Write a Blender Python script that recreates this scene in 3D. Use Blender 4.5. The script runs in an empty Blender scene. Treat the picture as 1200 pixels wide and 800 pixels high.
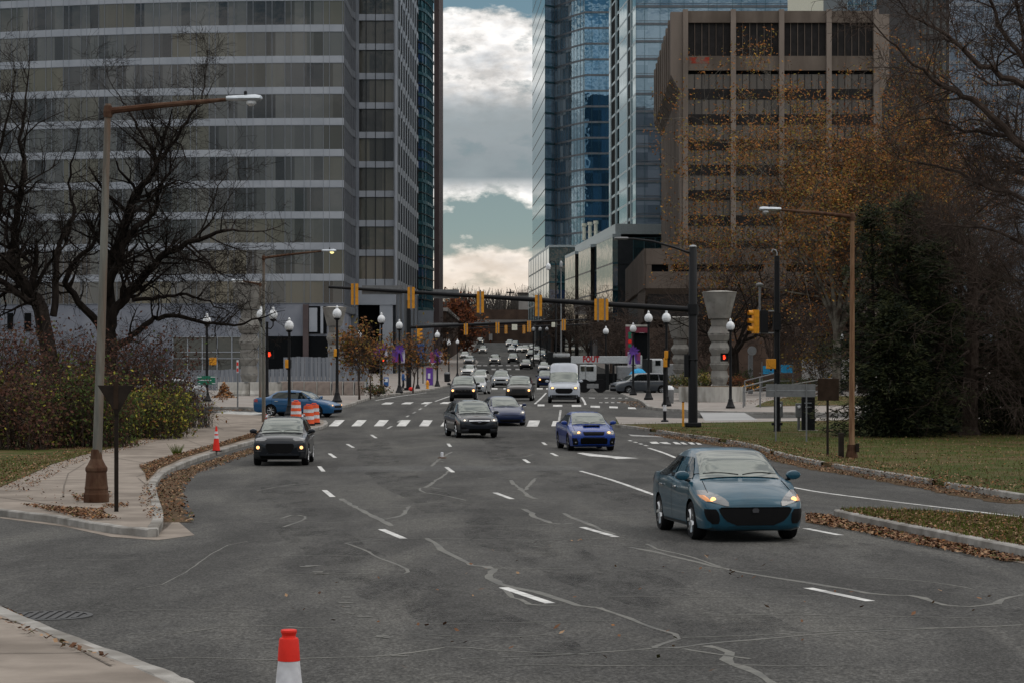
import bpy, bmesh, math, random
import numpy as np
from mathutils import Vector, Matrix
from mathutils.bvhtree import BVHTree
R = random.Random(11)
PI = math.pi
SC = bpy.context.scene
COL = SC.collection
F = 2700.0; CZ = 2.42; HY = 430.0

# ------------------------------------------------------------------ terrain
KD = [-60, 0, 37.5, 75, 90, 104, 117, 130, 145, 190, 241, 300, 380, 509, 587, 640, 700, 1000, 9000]
KZ = [0.3, 0, -.39, -.77, -.78, -.73, -.56, -.22, .16, .22, .28, 1.32, 2.84, 5.42, 8.12, 9.2, 9.5, 9.5, 9.5]
def pchip(xs, ys):
    xs = np.array(xs, float); ys = np.array(ys, float)
    h = np.diff(xs); dl = np.diff(ys) / h
    m = np.zeros(len(xs)); m[0] = dl[0]; m[-1] = dl[-1]
    for i in range(1, len(xs) - 1):
        if dl[i-1] * dl[i] > 0:
            w1 = 2*h[i] + h[i-1]; w2 = h[i] + 2*h[i-1]
            m[i] = (w1 + w2) / (w1/dl[i-1] + w2/dl[i])
    def f(x):
        x = min(max(x, xs[0]), xs[-1]); i = int(np.searchsorted(xs, x) - 1); i = min(max(i, 0), len(h) - 1)
        t = (x - xs[i]) / h[i]
        return float((1+2*t)*(1-t)**2*ys[i] + t*(1-t)**2*h[i]*m[i] + t*t*(3-2*t)*ys[i+1] + t*t*(t-1)*h[i]*m[i+1])
    return f
_zf = pchip(KD, KZ)
YG = list(np.arange(-60, 180, 3.0)) + list(np.arange(180, 420, 6.0)) + list(np.arange(420, 720, 15.0)) + [720, 800, 1000, 2000, 4000, 9000]
ZG = [_zf(y) for y in YG]
def gz(y): return float(np.interp(y, YG, ZG))
def G(px, py):                      # the ground point a sight line meets
    lo, hi = 5.0, 640.0
    for _ in range(60):
        m = (lo + hi) / 2
        if HY - (gz(m) - CZ) * F / m > py: lo = m
        else: hi = m
    d = (lo + hi) / 2
    return ((px - 600) / F * d, d)
def ax(px, d): return (px - 600) / F * d
def az(py, d): return CZ - (py - HY) * d / F
def GP(l): return [G(*p) for p in l]
def gslope(y): return (gz(y + 2) - gz(y - 2)) / 4

# ------------------------------------------------------------------ objects
def tag(o, label=None, cat=None, group=None, kind=None):
    if label: o['label'] = label
    if cat: o['category'] = cat
    if group: o['group'] = group
    if kind: o['kind'] = kind
    return o
def thing(name, label, cat, loc=(0, 0, 0), rotz=0, group=None):
    o = bpy.data.objects.new(name, None); COL.objects.link(o)
    o.empty_display_size = .3
    o.location = loc; o.rotation_euler = (0, 0, rotz)
    return tag(o, label, cat, group)
def dup(o, parent=None):
    c = o.copy(); COL.objects.link(c)
    if parent is not None: c.parent = parent
    for ch in list(o.children): dup(ch, c)
    return c
def dup_as(o, label, loc, rotz=0, scale=1, group=None):
    c = dup(o); c['label'] = label; c.location = loc; c.rotation_euler = (0, 0, rotz)
    c.scale = (scale, scale, scale) if not isinstance(scale, tuple) else scale
    if group: c['group'] = group
    return c

class MB:
    def __init__(s): s.v = []; s.f = []; s.m = []; s.uv = {}
    def vert(s, p): s.v.append(tuple(p)); return len(s.v) - 1
    def face(s, idx, m=0, uv=None):
        if uv: s.uv[len(s.f)] = uv
        s.f.append(tuple(idx)); s.m.append(m)
    def quad(s, a, b, c, d, m=0, uv=None):
        i = len(s.v); s.v += [tuple(a), tuple(b), tuple(c), tuple(d)]; s.face((i, i+1, i+2, i+3), m, uv)
    def box(s, c, d, m=0, rz=0, mat=None):
        x, y, z = d[0]/2, d[1]/2, d[2]/2; i = len(s.v)
        cr, sr = math.cos(rz), math.sin(rz)
        for dx, dy, dz in ((-x,-y,-z),(x,-y,-z),(x,y,-z),(-x,y,-z),(-x,-y,z),(x,-y,z),(x,y,z),(-x,y,z)):
            p = Vector((c[0] + dx*cr - dy*sr, c[1] + dx*sr + dy*cr, c[2] + dz))
            s.v.append(tuple(mat @ p) if mat else tuple(p))
        for q in ((3,2,1,0),(4,5,6,7),(0,1,5,4),(1,2,6,5),(2,3,7,6),(3,0,4,7)): s.face([i+k for k in q], m)
    def tube(s, path, rad, n=8, m=0, cap=True):
        P = [Vector(p) for p in path]; rad = rad if isinstance(rad, (list, tuple)) else [rad]*len(P)
        rings = []; up = None
        for k, p in enumerate(P):
            t = (P[min(k+1, len(P)-1)] - P[max(k-1, 0)])
            t = t.normalized() if t.length > 1e-9 else Vector((0, 0, 1))
            if up is None: up = t.orthogonal().normalized()
            up = (up - t * up.dot(t)); up = up.normalized() if up.length > 1e-6 else t.orthogonal().normalized()
            b = t.cross(up); i = len(s.v)
            for j in range(n):
                a = 2*PI*j/n; s.v.append(tuple(p + (up*math.cos(a) + b*math.sin(a)) * rad[k]))
            rings.append(i)
        for k in range(len(rings)-1):
            for j in range(n):
                s.face((rings[k]+j, rings[k]+(j+1) % n, rings[k+1]+(j+1) % n, rings[k+1]+j), m)
        if cap:
            s.face([rings[0]+j for j in range(n)][::-1], m); s.face([rings[-1]+j for j in range(n)], m)
    def lathe(s, prof, n=16, c=(0, 0, 0), m=0, axis='z', cap=True, rot=0):
        rings = []
        for r, z in prof:
            i = len(s.v)
            for j in range(n):
                a = 2*PI*j/n + rot; x, y = r*math.cos(a), r*math.sin(a)
                if axis == 'z': p = (c[0]+x, c[1]+y, c[2]+z)
                elif axis == 'y': p = (c[0]+x, c[1]+z, c[2]+y)
                else: p = (c[0]+z, c[1]+x, c[2]+y)
                s.v.append(p)
            rings.append(i)
        for k in range(len(rings)-1):
            for j in range(n):
                s.face((rings[k]+j, rings[k]+(j+1) % n, rings[k+1]+(j+1) % n, rings[k+1]+j), m)
        if cap:
            s.face([rings[0]+j for j in range(n)][::-1], m); s.face([rings[-1]+j for j in range(n)], m)
    def prism(s, poly, z0, z1, m=0, axis='z', off=(0, 0, 0)):
        n = len(poly); i = len(s.v)
        for z in (z0, z1):
            for (a, b) in poly:
                p = (a, b, z) if axis == 'z' else ((a, z, b) if axis == 'y' else (z, a, b))
                s.v.append((p[0]+off[0], p[1]+off[1], p[2]+off[2]))
        s.face([i+k for k in range(n)][::-1], m); s.face([i+n+k for k in range(n)], m)
        for k in range(n): s.face((i+k, i+(k+1) % n, i+n+(k+1) % n, i+n+k), m)
    def build(s, name, mats, parent=None, smooth=False, loc=None, normals=True, bevel=0, angle=40):
        me = bpy.data.meshes.new(name); me.from_pydata(s.v, [], s.f)
        if not isinstance(mats, (list, tuple)): mats = [mats]
        for mt in mats: me.materials.append(mt)
        if len(mats) > 1: me.polygons.foreach_set('material_index', s.m)
        if s.uv:
            ul = me.uv_layers.new(name='UVMap')
            for fi, uv in s.uv.items():
                p = me.polygons[fi]
                for k, li in enumerate(p.loop_indices): ul.data[li].uv = uv[k]
        if normals:
            bm = bmesh.new(); bm.from_mesh(me); bmesh.ops.recalc_face_normals(bm, faces=bm.faces); bm.to_mesh(me); bm.free()
        if smooth:
            me.polygons.foreach_set('use_smooth', [True]*len(me.polygons)); me.set_sharp_from_angle(angle=math.radians(angle))
        me.update()
        o = bpy.data.objects.new(name, me); COL.objects.link(o)
        if parent is not None: o.parent = parent
        if loc is not None: o.location = loc
        if bevel:
            b = o.modifiers.new('b', 'BEVEL'); b.width = bevel; b.segments = 2; b.limit_method = 'ANGLE'
        return o

# ------------------------------------------------------------------ materials
M = {}
def _new(name):
    m = bpy.data.materials.new(name); m.use_nodes = True
    nt = m.node_tree; b = nt.nodes['Principled BSDF']; M[name] = m
    return m, nt, b
def ramp(nt, fac, stops):
    r = nt.nodes.new('ShaderNodeValToRGB'); e = r.color_ramp.elements
    while len(e) < len(stops): e.new(.5)
    for k, (p, c) in enumerate(stops): e[k].position = p; e[k].color = (*c, 1) if len(c) == 3 else c
    nt.links.new(fac, r.inputs['Fac']); return r.outputs['Color']
def noise(nt, scale, detail=5, stretch=(1, 1, 1), rough=.55, coord='Object', dist=0):
    tc = nt.nodes.new('ShaderNodeTexCoord'); mp = nt.nodes.new('ShaderNodeMapping'); mp.inputs['Scale'].default_value = stretch
    nz = nt.nodes.new('ShaderNodeTexNoise'); nz.inputs['Scale'].default_value = scale; nz.inputs['Detail'].default_value = detail
    nz.inputs['Roughness'].default_value = rough; nz.inputs['Distortion'].default_value = dist
    nt.links.new(tc.outputs[coord], mp.inputs['Vector']); nt.links.new(mp.outputs['Vector'], nz.inputs['Vector'])
    return nz.outputs['Fac']
def mixc(nt, a, b, fac, mode='MIX'):
    x = nt.nodes.new('ShaderNodeMix'); x.data_type = 'RGBA'; x.blend_type = mode
    for sock, v in ((x.inputs[6], a), (x.inputs[7], b), (x.inputs[0], fac)):
        if hasattr(v, 'links'): nt.links.new(v, sock)
        elif isinstance(v, (int, float)): sock.default_value = v
        else: sock.default_value = (*v, 1)
    return x.outputs[2]
def mth(nt, op, a, b=None, c=None):
    n = nt.nodes.new('ShaderNodeMath'); n.operation = op
    for k, v in enumerate((a, b, c)):
        if v is None: continue
        if hasattr(v, 'links'): nt.links.new(v, n.inputs[k])
        else: n.inputs[k].default_value = v
    return n.outputs[0]
def bump(nt, b, h, strength=.3, dist=.02):
    n = nt.nodes.new('ShaderNodeBump'); n.inputs['Strength'].default_value = strength; n.inputs['Distance'].default_value = dist
    nt.links.new(h, n.inputs['Height']); nt.links.new(n.outputs['Normal'], b.inputs['Normal'])
def nm(name, c1, c2, scale=4, rough=.8, metal=0, spec=.4, detail=6, bmp=0, bscale=None, stretch=(1, 1, 1), coat=0, ior=1.5, lo=.35, hi=.65, c3=None, s3=.3):
    m, nt, b = _new(name)
    col = ramp(nt, noise(nt, scale, detail, stretch), [(lo, c1), (hi, c2)])
    if c3 is not None: col = mixc(nt, col, c3, ramp(nt, noise(nt, s3, 4, stretch), [(.45, (0, 0, 0)), (.7, (1, 1, 1))]))
    nt.links.new(col, b.inputs['Base Color'])
    b.inputs['Roughness'].default_value = rough; b.inputs['Metallic'].default_value = metal
    b.inputs['Specular IOR Level'].default_value = spec if rough < .74 else min(spec, .10); b.inputs['IOR'].default_value = ior
    b.inputs['Coat Weight'].default_value = coat; b.inputs['Coat Roughness'].default_value = .04
    if bmp: bump(nt, b, noise(nt, bscale or scale*4, 5, stretch), bmp, .02)
    return m
def plain(name, c, rough=.5, metal=0, var=.12, **k):
    return nm(name, tuple(x*(1-var) for x in c), tuple(min(1, x*(1+var)) for x in c), k.pop('scale', 6), rough, metal, **k)
def emit(name, c, strength):
    m, nt, b = _new(name)
    b.inputs['Base Color'].default_value = (*[x*.5 for x in c], 1); b.inputs['Emission Color'].default_value = (*c, 1)
    b.inputs['Emission Strength'].default_value = strength; return m
def paint(name, c, metal=.05, rough=.35):
    m = nm(name, tuple(x*.80 for x in c), tuple(x*.92 for x in c), 3, rough, metal, .22, coat=.6)
    return m
def glassy(name, dark, light, pw, ph, u0=0, v0=0, rough=.03, ior=1.6, prob=.55, wave=.0, wscale=.35, tint=None, spread=.25, spec=(1, 1, 1)):
    """facade glazing: each pane its own tone (blinds, dark rooms; in glass_blue the reflected sky), over a mirror-like surface"""
    m, nt, b = _new(name)
    uv = nt.nodes.new('ShaderNodeUVMap'); sep = nt.nodes.new('ShaderNodeSeparateXYZ'); nt.links.new(uv.outputs[0], sep.inputs[0])
    fu = mth(nt, 'FLOOR', mth(nt, 'DIVIDE', mth(nt, 'ADD', sep.outputs[0], u0), pw)); fv = mth(nt, 'FLOOR', mth(nt, 'DIVIDE', mth(nt, 'SUBTRACT', sep.outputs[1], v0), ph))
    cb = nt.nodes.new('ShaderNodeCombineXYZ'); nt.links.new(fu, cb.inputs[0]); nt.links.new(fv, cb.inputs[1])
    wn = nt.nodes.new('ShaderNodeTexWhiteNoise'); wn.noise_dimensions = '2D'; nt.links.new(cb.outputs[0], wn.inputs['Vector'])
    col = ramp(nt, wn.outputs['Value'], [(max(prob-spread, 0), dark), (min(prob+spread, 1), light)])
    if tint is not None:
        cb2 = nt.nodes.new('ShaderNodeCombineXYZ'); nt.links.new(fv, cb2.inputs[0]); nt.links.new(mth(nt, 'FLOOR', mth(nt, 'DIVIDE', fu, 4)), cb2.inputs[1])
        w2 = nt.nodes.new('ShaderNodeTexWhiteNoise'); w2.noise_dimensions = '2D'; nt.links.new(cb2.outputs[0], w2.inputs['Vector'])
        col = mixc(nt, col, tint, ramp(nt, w2.outputs['Value'], [(.5, (0, 0, 0)), (1, (1, 1, 1))]))
    nt.links.new(col, b.inputs['Base Color'])
    b.inputs['Roughness'].default_value = rough; b.inputs['IOR'].default_value = ior; b.inputs['Specular Tint'].default_value = (*spec, 1)
    if wave: bump(nt, b, noise(nt, wscale, 3), wave, .3)
    return m

def asphalt(name, a, c, sx=1.0):
    m, nt, b = _new(name)
    fine = ramp(nt, noise(nt, 30, 4, (1, .6, 1), .75), [(.36, tuple(x*.45 for x in a)), (.5, a), (.64, tuple(x*1.75 for x in a))])
    mid = ramp(nt, noise(nt, 7, 5, (1, .5, 1), .7), [(.35, (.82,)*3), (.65, (1.18,)*3)])
    big = ramp(nt, noise(nt, .35, 6, (1.6, .35, 1), dist=1.0), [(.35, (.78,)*3), (.5, (1,)*3), (.68, c)])
    worn = ramp(nt, noise(nt, .11, 5, (2.2, .5, 1), .6, dist=1.5), [(.38, (.80, .80, .80)), (.5, (1, 1, 1)), (.62, (1.14, 1.14, 1.12))])
    col = mixc(nt, mixc(nt, mixc(nt, fine, mid, 1.0, 'MULTIPLY'), big, 1.0, 'MULTIPLY'), worn, 1.0, 'MULTIPLY')
    nt.links.new(col, b.inputs['Base Color']); b.inputs['Roughness'].default_value = .85; b.inputs['Specular IOR Level'].default_value = .12
    bump(nt, b, noise(nt, 60, 3), .5, .01); return m
asphalt('asphalt', (.064, .063, .060), (1.3, 1.29, 1.26))
asphalt('asphalt_side', (.076, .076, .074), (1.15, 1.15, 1.14))
nm('concrete_walk', (.205, .176, .150), (.275, .240, .205), 1.6, .9, bmp=.3, bscale=30, c3=(.150, .128, .108), s3=.55)
nm('concrete_far', (.215, .198, .182), (.285, .265, .245), .8, .9, c3=(.25, .22, .2), s3=.25)
nm('kerb_stone', (.20, .19, .175), (.34, .33, .31), 2.5, .9, bmp=.5, bscale=18, c3=(.13, .12, .105), s3=.9)
nm('grass_ground', (.030, .048, .008), (.062, .066, .018), 1.4, .95, bmp=.6, bscale=25, c3=(.105, .070, .036), s3=.55)
nm('earth', (.055, .036, .020), (.10, .066, .036), 3, .95, bmp=.6, bscale=22)
nm('far_ground', (.03, .032, .02), (.06, .05, .035), .3, .95)
nm('road_paint', (.45, .45, .435), (.68, .68, .66), 7, .7, c3=(.22, .22, .215), s3=2.4)
nm('road_paint_worn', (.26, .26, .25), (.52, .52, .50), 5, .75, c3=(.12, .12, .12), s3=2.2)
nm('sealant', (.092, .091, .080), (.145, .142, .125), 6, .7, c3=(.070, .070, .065), s3=1.2)
nm('joint', (.10, .085, .07), (.16, .14, .12), 6, .9)
nm('leaf_brown', (.11, .054, .030), (.17, .088, .050), 3, .85)
nm('leaf_tan', (.24, .15, .085), (.32, .21, .13), 3, .85)
nm('leaf_dark', (.055, .028, .017), (.09, .048, .028), 3, .85)
nm('leaf_orange', (.20, .085, .032), (.28, .125, .045), 3, .8)
nm('grass_blade', (.052, .085, .010), (.092, .112, .018), 3, .9)
nm('grass_dry', (.115, .085, .035), (.17, .125, .06), 3, .9)
plain('black_metal', (.006, .0065, .008), .55, .0, spec=.22)
plain('grey_metal', (.26, .27, .28), .45, .7)
plain('dull_metal', (.17, .175, .18), .6, .5)
plain('alum', (.46, .50, .54), .42, .6)
nm('rusty', (.052, .024, .015), (.105, .064, .042), 5, .85, c3=(.06, .028, .016), s3=1.4, stretch=(1, 1, .5), bmp=.3)
nm('pole_grey', (.12, .12, .105), (.20, .20, .175), 3, .6, .4, c3=(.15, .075, .04), s3=.8, stretch=(3, 3, .35))
nm('pole_rust', (.12, .06, .032), (.23, .135, .08), 4, .75, .1, c3=(.30, .20, .12), s3=.9, stretch=(3, 3, .3))
nm('sign_back', (.014, .011, .009), (.026, .020, .016), 4, .75)
nm('sign_brown', (.022, .014, .009), (.036, .023, .016), 4, .8)
plain('signal_yellow', (.62, .26, .012), .5)
plain('cone_red', (.62, .022, .012), .6, spec=.25); plain('cone_orange', (.66, .085, .02), .5)
nm('cone_white', (.52, .53, .56), (.66, .67, .70), 14, .5, c3=(.4, .4, .42), s3=4)
plain('rubber', (.012, .012, .013), .85); plain('plastic_black', (.008, .009, .010), .55, spec=.2)
plain('blue_sign', (.012, .075, .24), .5); plain('cyan_cloth', (.02, .30, .58), .7); plain('green_sign', (.004, .13, .075), .5)
plain('purple', (.10, .035, .26), .7); plain('magenta', (.28, .04, .17), .7); plain('white_cloth', (.55, .55, .60), .7)
nm('pale_paving', (.27, .275, .275), (.36, .365, .365), 2.2, .9, c3=(.22, .22, .22), s3=.9, stretch=(.3, 2.5, 1))
plain('globe', (.62, .64, .66), .18, coat=.6)
emit('red_hand', (1, .05, .015), 2.2); emit('lamp_warm', (1, .47, .17), 2.6); emit('lamp_white', (1, .83, .62), 2.4); emit('lamp_yellow', (1, .86, .36), 1.3)
nm('stone_col', (.15, .145, .133), (.26, .255, .238), 2.2, .9, bmp=.5, bscale=14, c3=(.14, .13, .12), s3=1.1)
nm('barrier', (.33, .32, .30), (.46, .45, .42), 2, .9, c3=(.17, .16, .14), s3=1.3, stretch=(1, 1, .3))
nm('planter', (.20, .165, .145), (.27, .225, .20), 3, .9)

plain('iron', (.055, .055, .056), .6, .5)
def stain(name, c):
    m, nt, b = _new(name); b.inputs['Base Color'].default_value = (*c, 1); b.inputs['Roughness'].default_value = .7; b.inputs['Specular IOR Level'].default_value = .15
    a = mth(nt, 'MULTIPLY', ramp(nt, noise(nt, 1.1, 6, (1.4, .35, 1), .7), [(.46, (0, 0, 0)), (.68, (.55,)*3)]), ramp(nt, noise(nt, 9, 5, (1, .6, 1), .7), [(.35, (.2,)*3), (.6, (1, 1, 1))]))
    nt.links.new(a, b.inputs['Alpha'])
stain('oil_stain', (.018, .018, .018))
# ------------------------------------------------------------------ ground, roads, markings
def drape(name, poly, dz, mats, skirt=0, kind='structure', join=None):
    bm = bmesh.new(); polys = poly if isinstance(poly[0][0], (tuple, list)) else [poly]
    for p in polys:
        vs = [bm.verts.new((x, y, 0)) for x, y in p]; bm.faces.new(vs)
    bmesh.ops.triangulate(bm, faces=bm.faces)
    y0 = min(v.co.y for v in bm.verts); y1 = max(v.co.y for v in bm.verts)
    for y in YG:
        if y0 < y < y1:
            bmesh.ops.bisect_plane(bm, geom=bm.verts[:] + bm.edges[:] + bm.faces[:], plane_co=(0, y, 0), plane_no=(0, 1, 0))
    bmesh.ops.recalc_face_normals(bm, faces=bm.faces)
    if sum(f.normal.z for f in bm.faces) < 0: bmesh.ops.reverse_faces(bm, faces=bm.faces)
    for v in bm.verts: v.co.z = gz(v.co.y) + dz
    if skirt:
        ed = [e for e in bm.edges if e.is_boundary]
        r = bmesh.ops.extrude_edge_only(bm, edges=ed)
        for g in r['geom']:
            if isinstance(g, bmesh.types.BMVert): g.co.z -= skirt
    me = bpy.data.meshes.new(name); bm.to_mesh(me); bm.free()
    me.materials.append(mats)
    o = bpy.data.objects.new(name, me); COL.objects.link(o); o['kind'] = kind
    return o
def resample(pts, step):
    out = [pts[0]]
    for a, b in zip(pts, pts[1:]):
        n = max(1, int(math.dist(a, b) / step))
        for k in range(1, n+1): out.append((a[0] + (b[0]-a[0])*k/n, a[1] + (b[1]-a[1])*k/n))
    return out
def smooth_path(pts, n=3):
    for _ in range(n):
        q = [pts[0]]
        for a, b in zip(pts, pts[1:]): q += [(.75*a[0]+.25*b[0], .75*a[1]+.25*b[1]), (.25*a[0]+.75*b[0], .25*a[1]+.75*b[1])]
        pts = q + [pts[-1]]
    return pts
def kerb(pts, w=.16, h=.155, mat='kerb_stone', gaps=0, name='kerb'):
    P = resample(pts, 1.0); mb = MB(); prev = None
    for k, p in enumerate(P):
        a = P[max(k-1, 0)]; b = P[min(k+1, len(P)-1)]
        t = Vector((b[0]-a[0], b[1]-a[1])); t = t.normalized() if t.length else Vector((1, 0)); n = Vector((-t.y, t.x))
        jit = R.uniform(-.008, .008); z = gz(p[1]); ring = []
        for o, zz in ((-w/2, -.1), (-w/2, h-.02+jit), (-w/2+.025, h+jit), (w/2-.02, h+jit), (w/2, h-.015+jit), (w/2, -.1)):
            ring.append(mb.vert((p[0]+n.x*o, p[1]+n.y*o, z+zz)))
        if prev and not (gaps and k % gaps == 0):
            for j in range(5): mb.face((prev[j], prev[j+1], ring[j+1], ring[j]))
        if k == 0: mb.face(ring)
        prev = ring
    mb.face(prev[::-1])
    o = mb.build(name, M[mat]); o['kind'] = 'structure'; return o
def ribbon_poly(pts, w, jit=0):
    L = []; Rr = []
    for k, p in enumerate(pts):
        a = pts[max(k-1, 0)]; b = pts[min(k+1, len(pts)-1)]
        t = Vector((b[0]-a[0], b[1]-a[1])); t = t.normalized() if t.length else Vector((1, 0))
        ww = w/2 * (1 + R.uniform(-jit, jit))
        L.append((p[0]-t.y*ww, p[1]+t.x*ww)); Rr.append((p[0]+t.y*ww, p[1]-t.x*ww))
    return [[L[k], L[k+1], Rr[k+1], Rr[k]] for k in range(len(pts)-1)]

# base sheet
mb = MB()
for k, y in enumerate(YG):
    for x in (-4000, -300, -60, 60, 300, 4000): mb.vert((x, y, ZG[k]))
for k in range(len(YG)-1):
    for j in range(5): mb.face((k*6+j, k*6+j+1, (k+1)*6+j+1, (k+1)*6+j))
tag(mb.build('ground', M['far_ground']), kind='structure')
# roads
drape('road', [(-70, -25), (80, -25), (80, 135), (40, 140), (34, 250), (26, 330), (22, 720), (-13, 720), (-13, 420), (-17, 330), (-30, 250), (-45, 140), (-70, 140)], .004, M['asphalt'])
drape('cross_street', [(-120, 122), (-45.2, 121), (-45.2, 139.9), (-120, 142)], .006, M['asphalt_side'])
drape('cross_street', [(80.2, 120), (160, 116), (160, 140), (80.2, 134)], .006, M['asphalt_side'])
# raised corners
front_left = GP([(178, 629), (187, 612), (180, 590), (177, 572), (188, 558), (215, 545), (250, 533), (285, 522), (320, 514), (352, 507), (374, 503), (383, 498.5), (380, 495)])
walk_l = [G(-300, 575), G(-40, 600), G(20, 606), G(75, 613), G(130, 624)] + front_left + GP([(372, 493.5), (330, 490.5), (290, 488.5), (245, 486), (200, 481), (100, 478), (-200, 476), (-400, 476)])
drape('sidewalk', walk_l, .14, M['concrete_walk'], .25)
kl = GP([(-40, 600), (20, 606.5), (75, 613.5), (130, 624.5), (178, 629.5)]); kerb(smooth_path(kl, 2), h=.145)
kerb(smooth_path(front_left, 2), w=.2, h=.15)
apron = GP([(0, 607), (75, 617), (130, 629), (185, 633), (228, 627), (205, 608), (196, 618), (180, 629.5), (130, 625.5), (75, 614.5), (0, 605.5)])
drape('gutter', apron, .010, M['concrete_walk'])
# planted ground left of the walk
bank = GP([(-400, 476), (-200, 476), (100, 478), (200, 481), (244, 486.5), (222, 497), (182, 513), (130, 529), (98, 537), (60, 549), (0, 577), (-60, 588), (-300, 560)])
drape('bank', bank, .165, M['grass_ground'], .1)
verge = GP([(163, 551), (192, 541), (246, 526), (300, 509), (332, 503), (365, 501), (350, 504), (318, 511.5), (284, 519.5), (250, 530), (214, 541.5), (186, 554.5), (172, 570), (170, 560)])
drape('leaf_verge', verge, .152, M['earth'])
# near corner, bottom left
nc = GP([(-60, 700), (0, 731), (60, 758), (120, 781), (175, 802), (215, 822)]); near_corner = [(-30, nc[0][1])] + nc + [(nc[-1][0], 3), (-30, 3)]
drape('sidewalk', near_corner, .14, M['concrete_walk'], .25)
kerb(smooth_path(nc, 2), w=.22, h=.145)
# far left corner
fl_front = GP([(-200, 471), (130, 475), (240, 478.5), (300, 479.5), (340, 480), (392, 478.6), (410, 476), (420, 471.5), (431, 468), (456, 463.6), (482, 460.2), (500, 457.6), (522, 452.6), (536, 447), (548, 440), (556, 432), (560, 424)])
far_left = fl_front + [(-9, 500), (-9, 640), (-30, 640), (-80, 260), (-80, fl_front[0][1])]
drape('sidewalk', far_left, .14, M['concrete_far'], .25); kerb(smooth_path(fl_front, 2), w=.25)
# far right corner
fr_front = GP([(1400, 487), (1010, 486), (907, 485.5), (832, 484), (790, 481.5), (766, 480), (759, 477), (752, 471), (741, 467.5), (729, 462.5)])
far_right = fr_front + [(20, 193), (70, 190), (90, 150)]
drape('sidewalk', far_right, .14, M['concrete_far'], .25); kerb(smooth_path(fr_front, 2), w=.25)
frb = [(70, 214), (15.5, 216), (14, 250), (14, 300), (13, 420), (13, 640), (60, 640), (70, 300)]
drape('sidewalk', frb, .14, M['concrete_far'], .25); kerb(frb[:6], w=.25)
# grass behind the far right pavement
drape('lawn', GP([(885, 479), (950, 477.5), (1300, 477), (1300, 466), (930, 466), (905, 471)]), .16, M['grass_ground'])
# right lawn triangle
lf = GP([(722, 500), (745, 502.5), (775, 507), (810, 512.5), (850, 518), (886, 524.5), (912, 534), (960, 545), (1010, 553.5), (1075, 564), (1135, 576), (1200, 586), (1300, 600)])
lawn_r = lf + GP([(1500, 600), (1500, 491), (1200, 491), (1010, 492), (900, 494), (800, 494), (722, 491.5)])
drape('lawn', lawn_r, .14, M['grass_ground'], .25)
kerb(smooth_path(lf, 2), w=.18, h=.15, gaps=9)
drape('sidewalk', GP([(721, 491), (800, 493), (900, 493.2), (1010, 491.6), (1300, 490.6), (1300, 493), (1010, 494.4), (905, 496.8), (800, 498.5), (726, 500.2)]), .155, M['concrete_far'])
# wedge island on the right
wf = GP([(983, 607), (1010, 614), (1045, 621), (1110, 634.5), (1160, 645), (1200, 653), (1300, 676)])
wedge = wf + GP([(1300, 634), (1200, 617.5), (1130, 611.5), (1060, 607), (1000, 605)])
drape('lawn', wedge, .15, M['grass_ground'], .25)
kerb(smooth_path(wf, 2), w=.2, h=.17)
drape('gutter', GP([(1000, 618), (1045, 630), (1110, 642.5), (1200, 660.5), (1300, 684), (1300, 679), (1200, 656), (1110, 637.5), (1045, 624.5)]), .010, M['concrete_walk'])
drape('road_patch', GP([(945, 603), (985, 605), (995, 613), (990, 619), (944, 612)]), .010, M['earth'])

# ---- painted markings
def marks(name, polys, mat='road_paint', dz=.009):
    return drape(name, [GP(p) for p in polys], dz, M[mat])
def mline(pts, w, mat='road_paint', name='road_marking', dz=.009, jit=0):
    return drape(name, ribbon_poly(smooth_path(GP(pts), 1), w, jit), dz, M[mat])
dash = [((590, 688.5), (645, 707)), ((447, 620), (473, 631)), ((380, 574), (390, 582)), ((523, 547), (531, 553)), ((580, 577), (600, 584.5)), ((682, 617.5), (722, 629)), ((947, 689), (1020, 704.5)), ((614, 538), (620, 542)), ((646, 530.5), (653, 534)), ((374, 546), (379, 552)), ((386, 531), (393, 536)), ((407, 520), (414, 524)), ((435, 509), (441, 513)), ((636, 518), (640, 521)), ((525, 519.5), (528, 523)), ((944, 619), (985, 627))]
mline_w = .13
drape('lane_dashes', [q for a, b in dash for q in ribbon_poly(GP([a, b]), mline_w)], .009, M['road_paint'])
mline([(680, 551.5), (700, 557), (725, 564.5), (768, 580)], .13)
mline([(760, 524.5), (776, 529.5), (792, 536)], .14)
mline([(925, 570), (960, 576.5), (1010, 583), (1100, 594), (1200, 606), (1300, 618)], .12)
marks('arrow_marking', [[(676, 530.5), (683, 530.2), (718, 534), (748, 536.5), (722, 537.3), (716, 535.8), (690, 534)]])
marks('yield_teeth', [[(761, 517.5), (769, 517), (773, 519.5), (764, 519.5)], [(772, 518), (781, 517.5), (787, 520), (779, 519.7)], [(788, 517.5), (793, 517.5), (799, 520.3), (792, 520)], [(797, 518), (801, 518), (806, 520.3), (801, 520.3)], [(806, 518), (811, 518), (815, 520.3), (810, 520.3)], [(815, 518.4), (819, 518.4), (823, 520.5), (818, 520.5)]])
marks('stop_line', [[(736, 508.5), (745, 509.2), (775, 510.8), (780, 512), (740, 510.5)]], 'road_paint_worn')
drape('lane_dots', [q for a, b in [((737+6.2*k, 515.5+1.9*k), (740+6.2*k, 516.4+1.9*k)) for k in range(4)] for q in ribbon_poly(GP([a, b]), .14)], .009, M['road_paint'])
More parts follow.
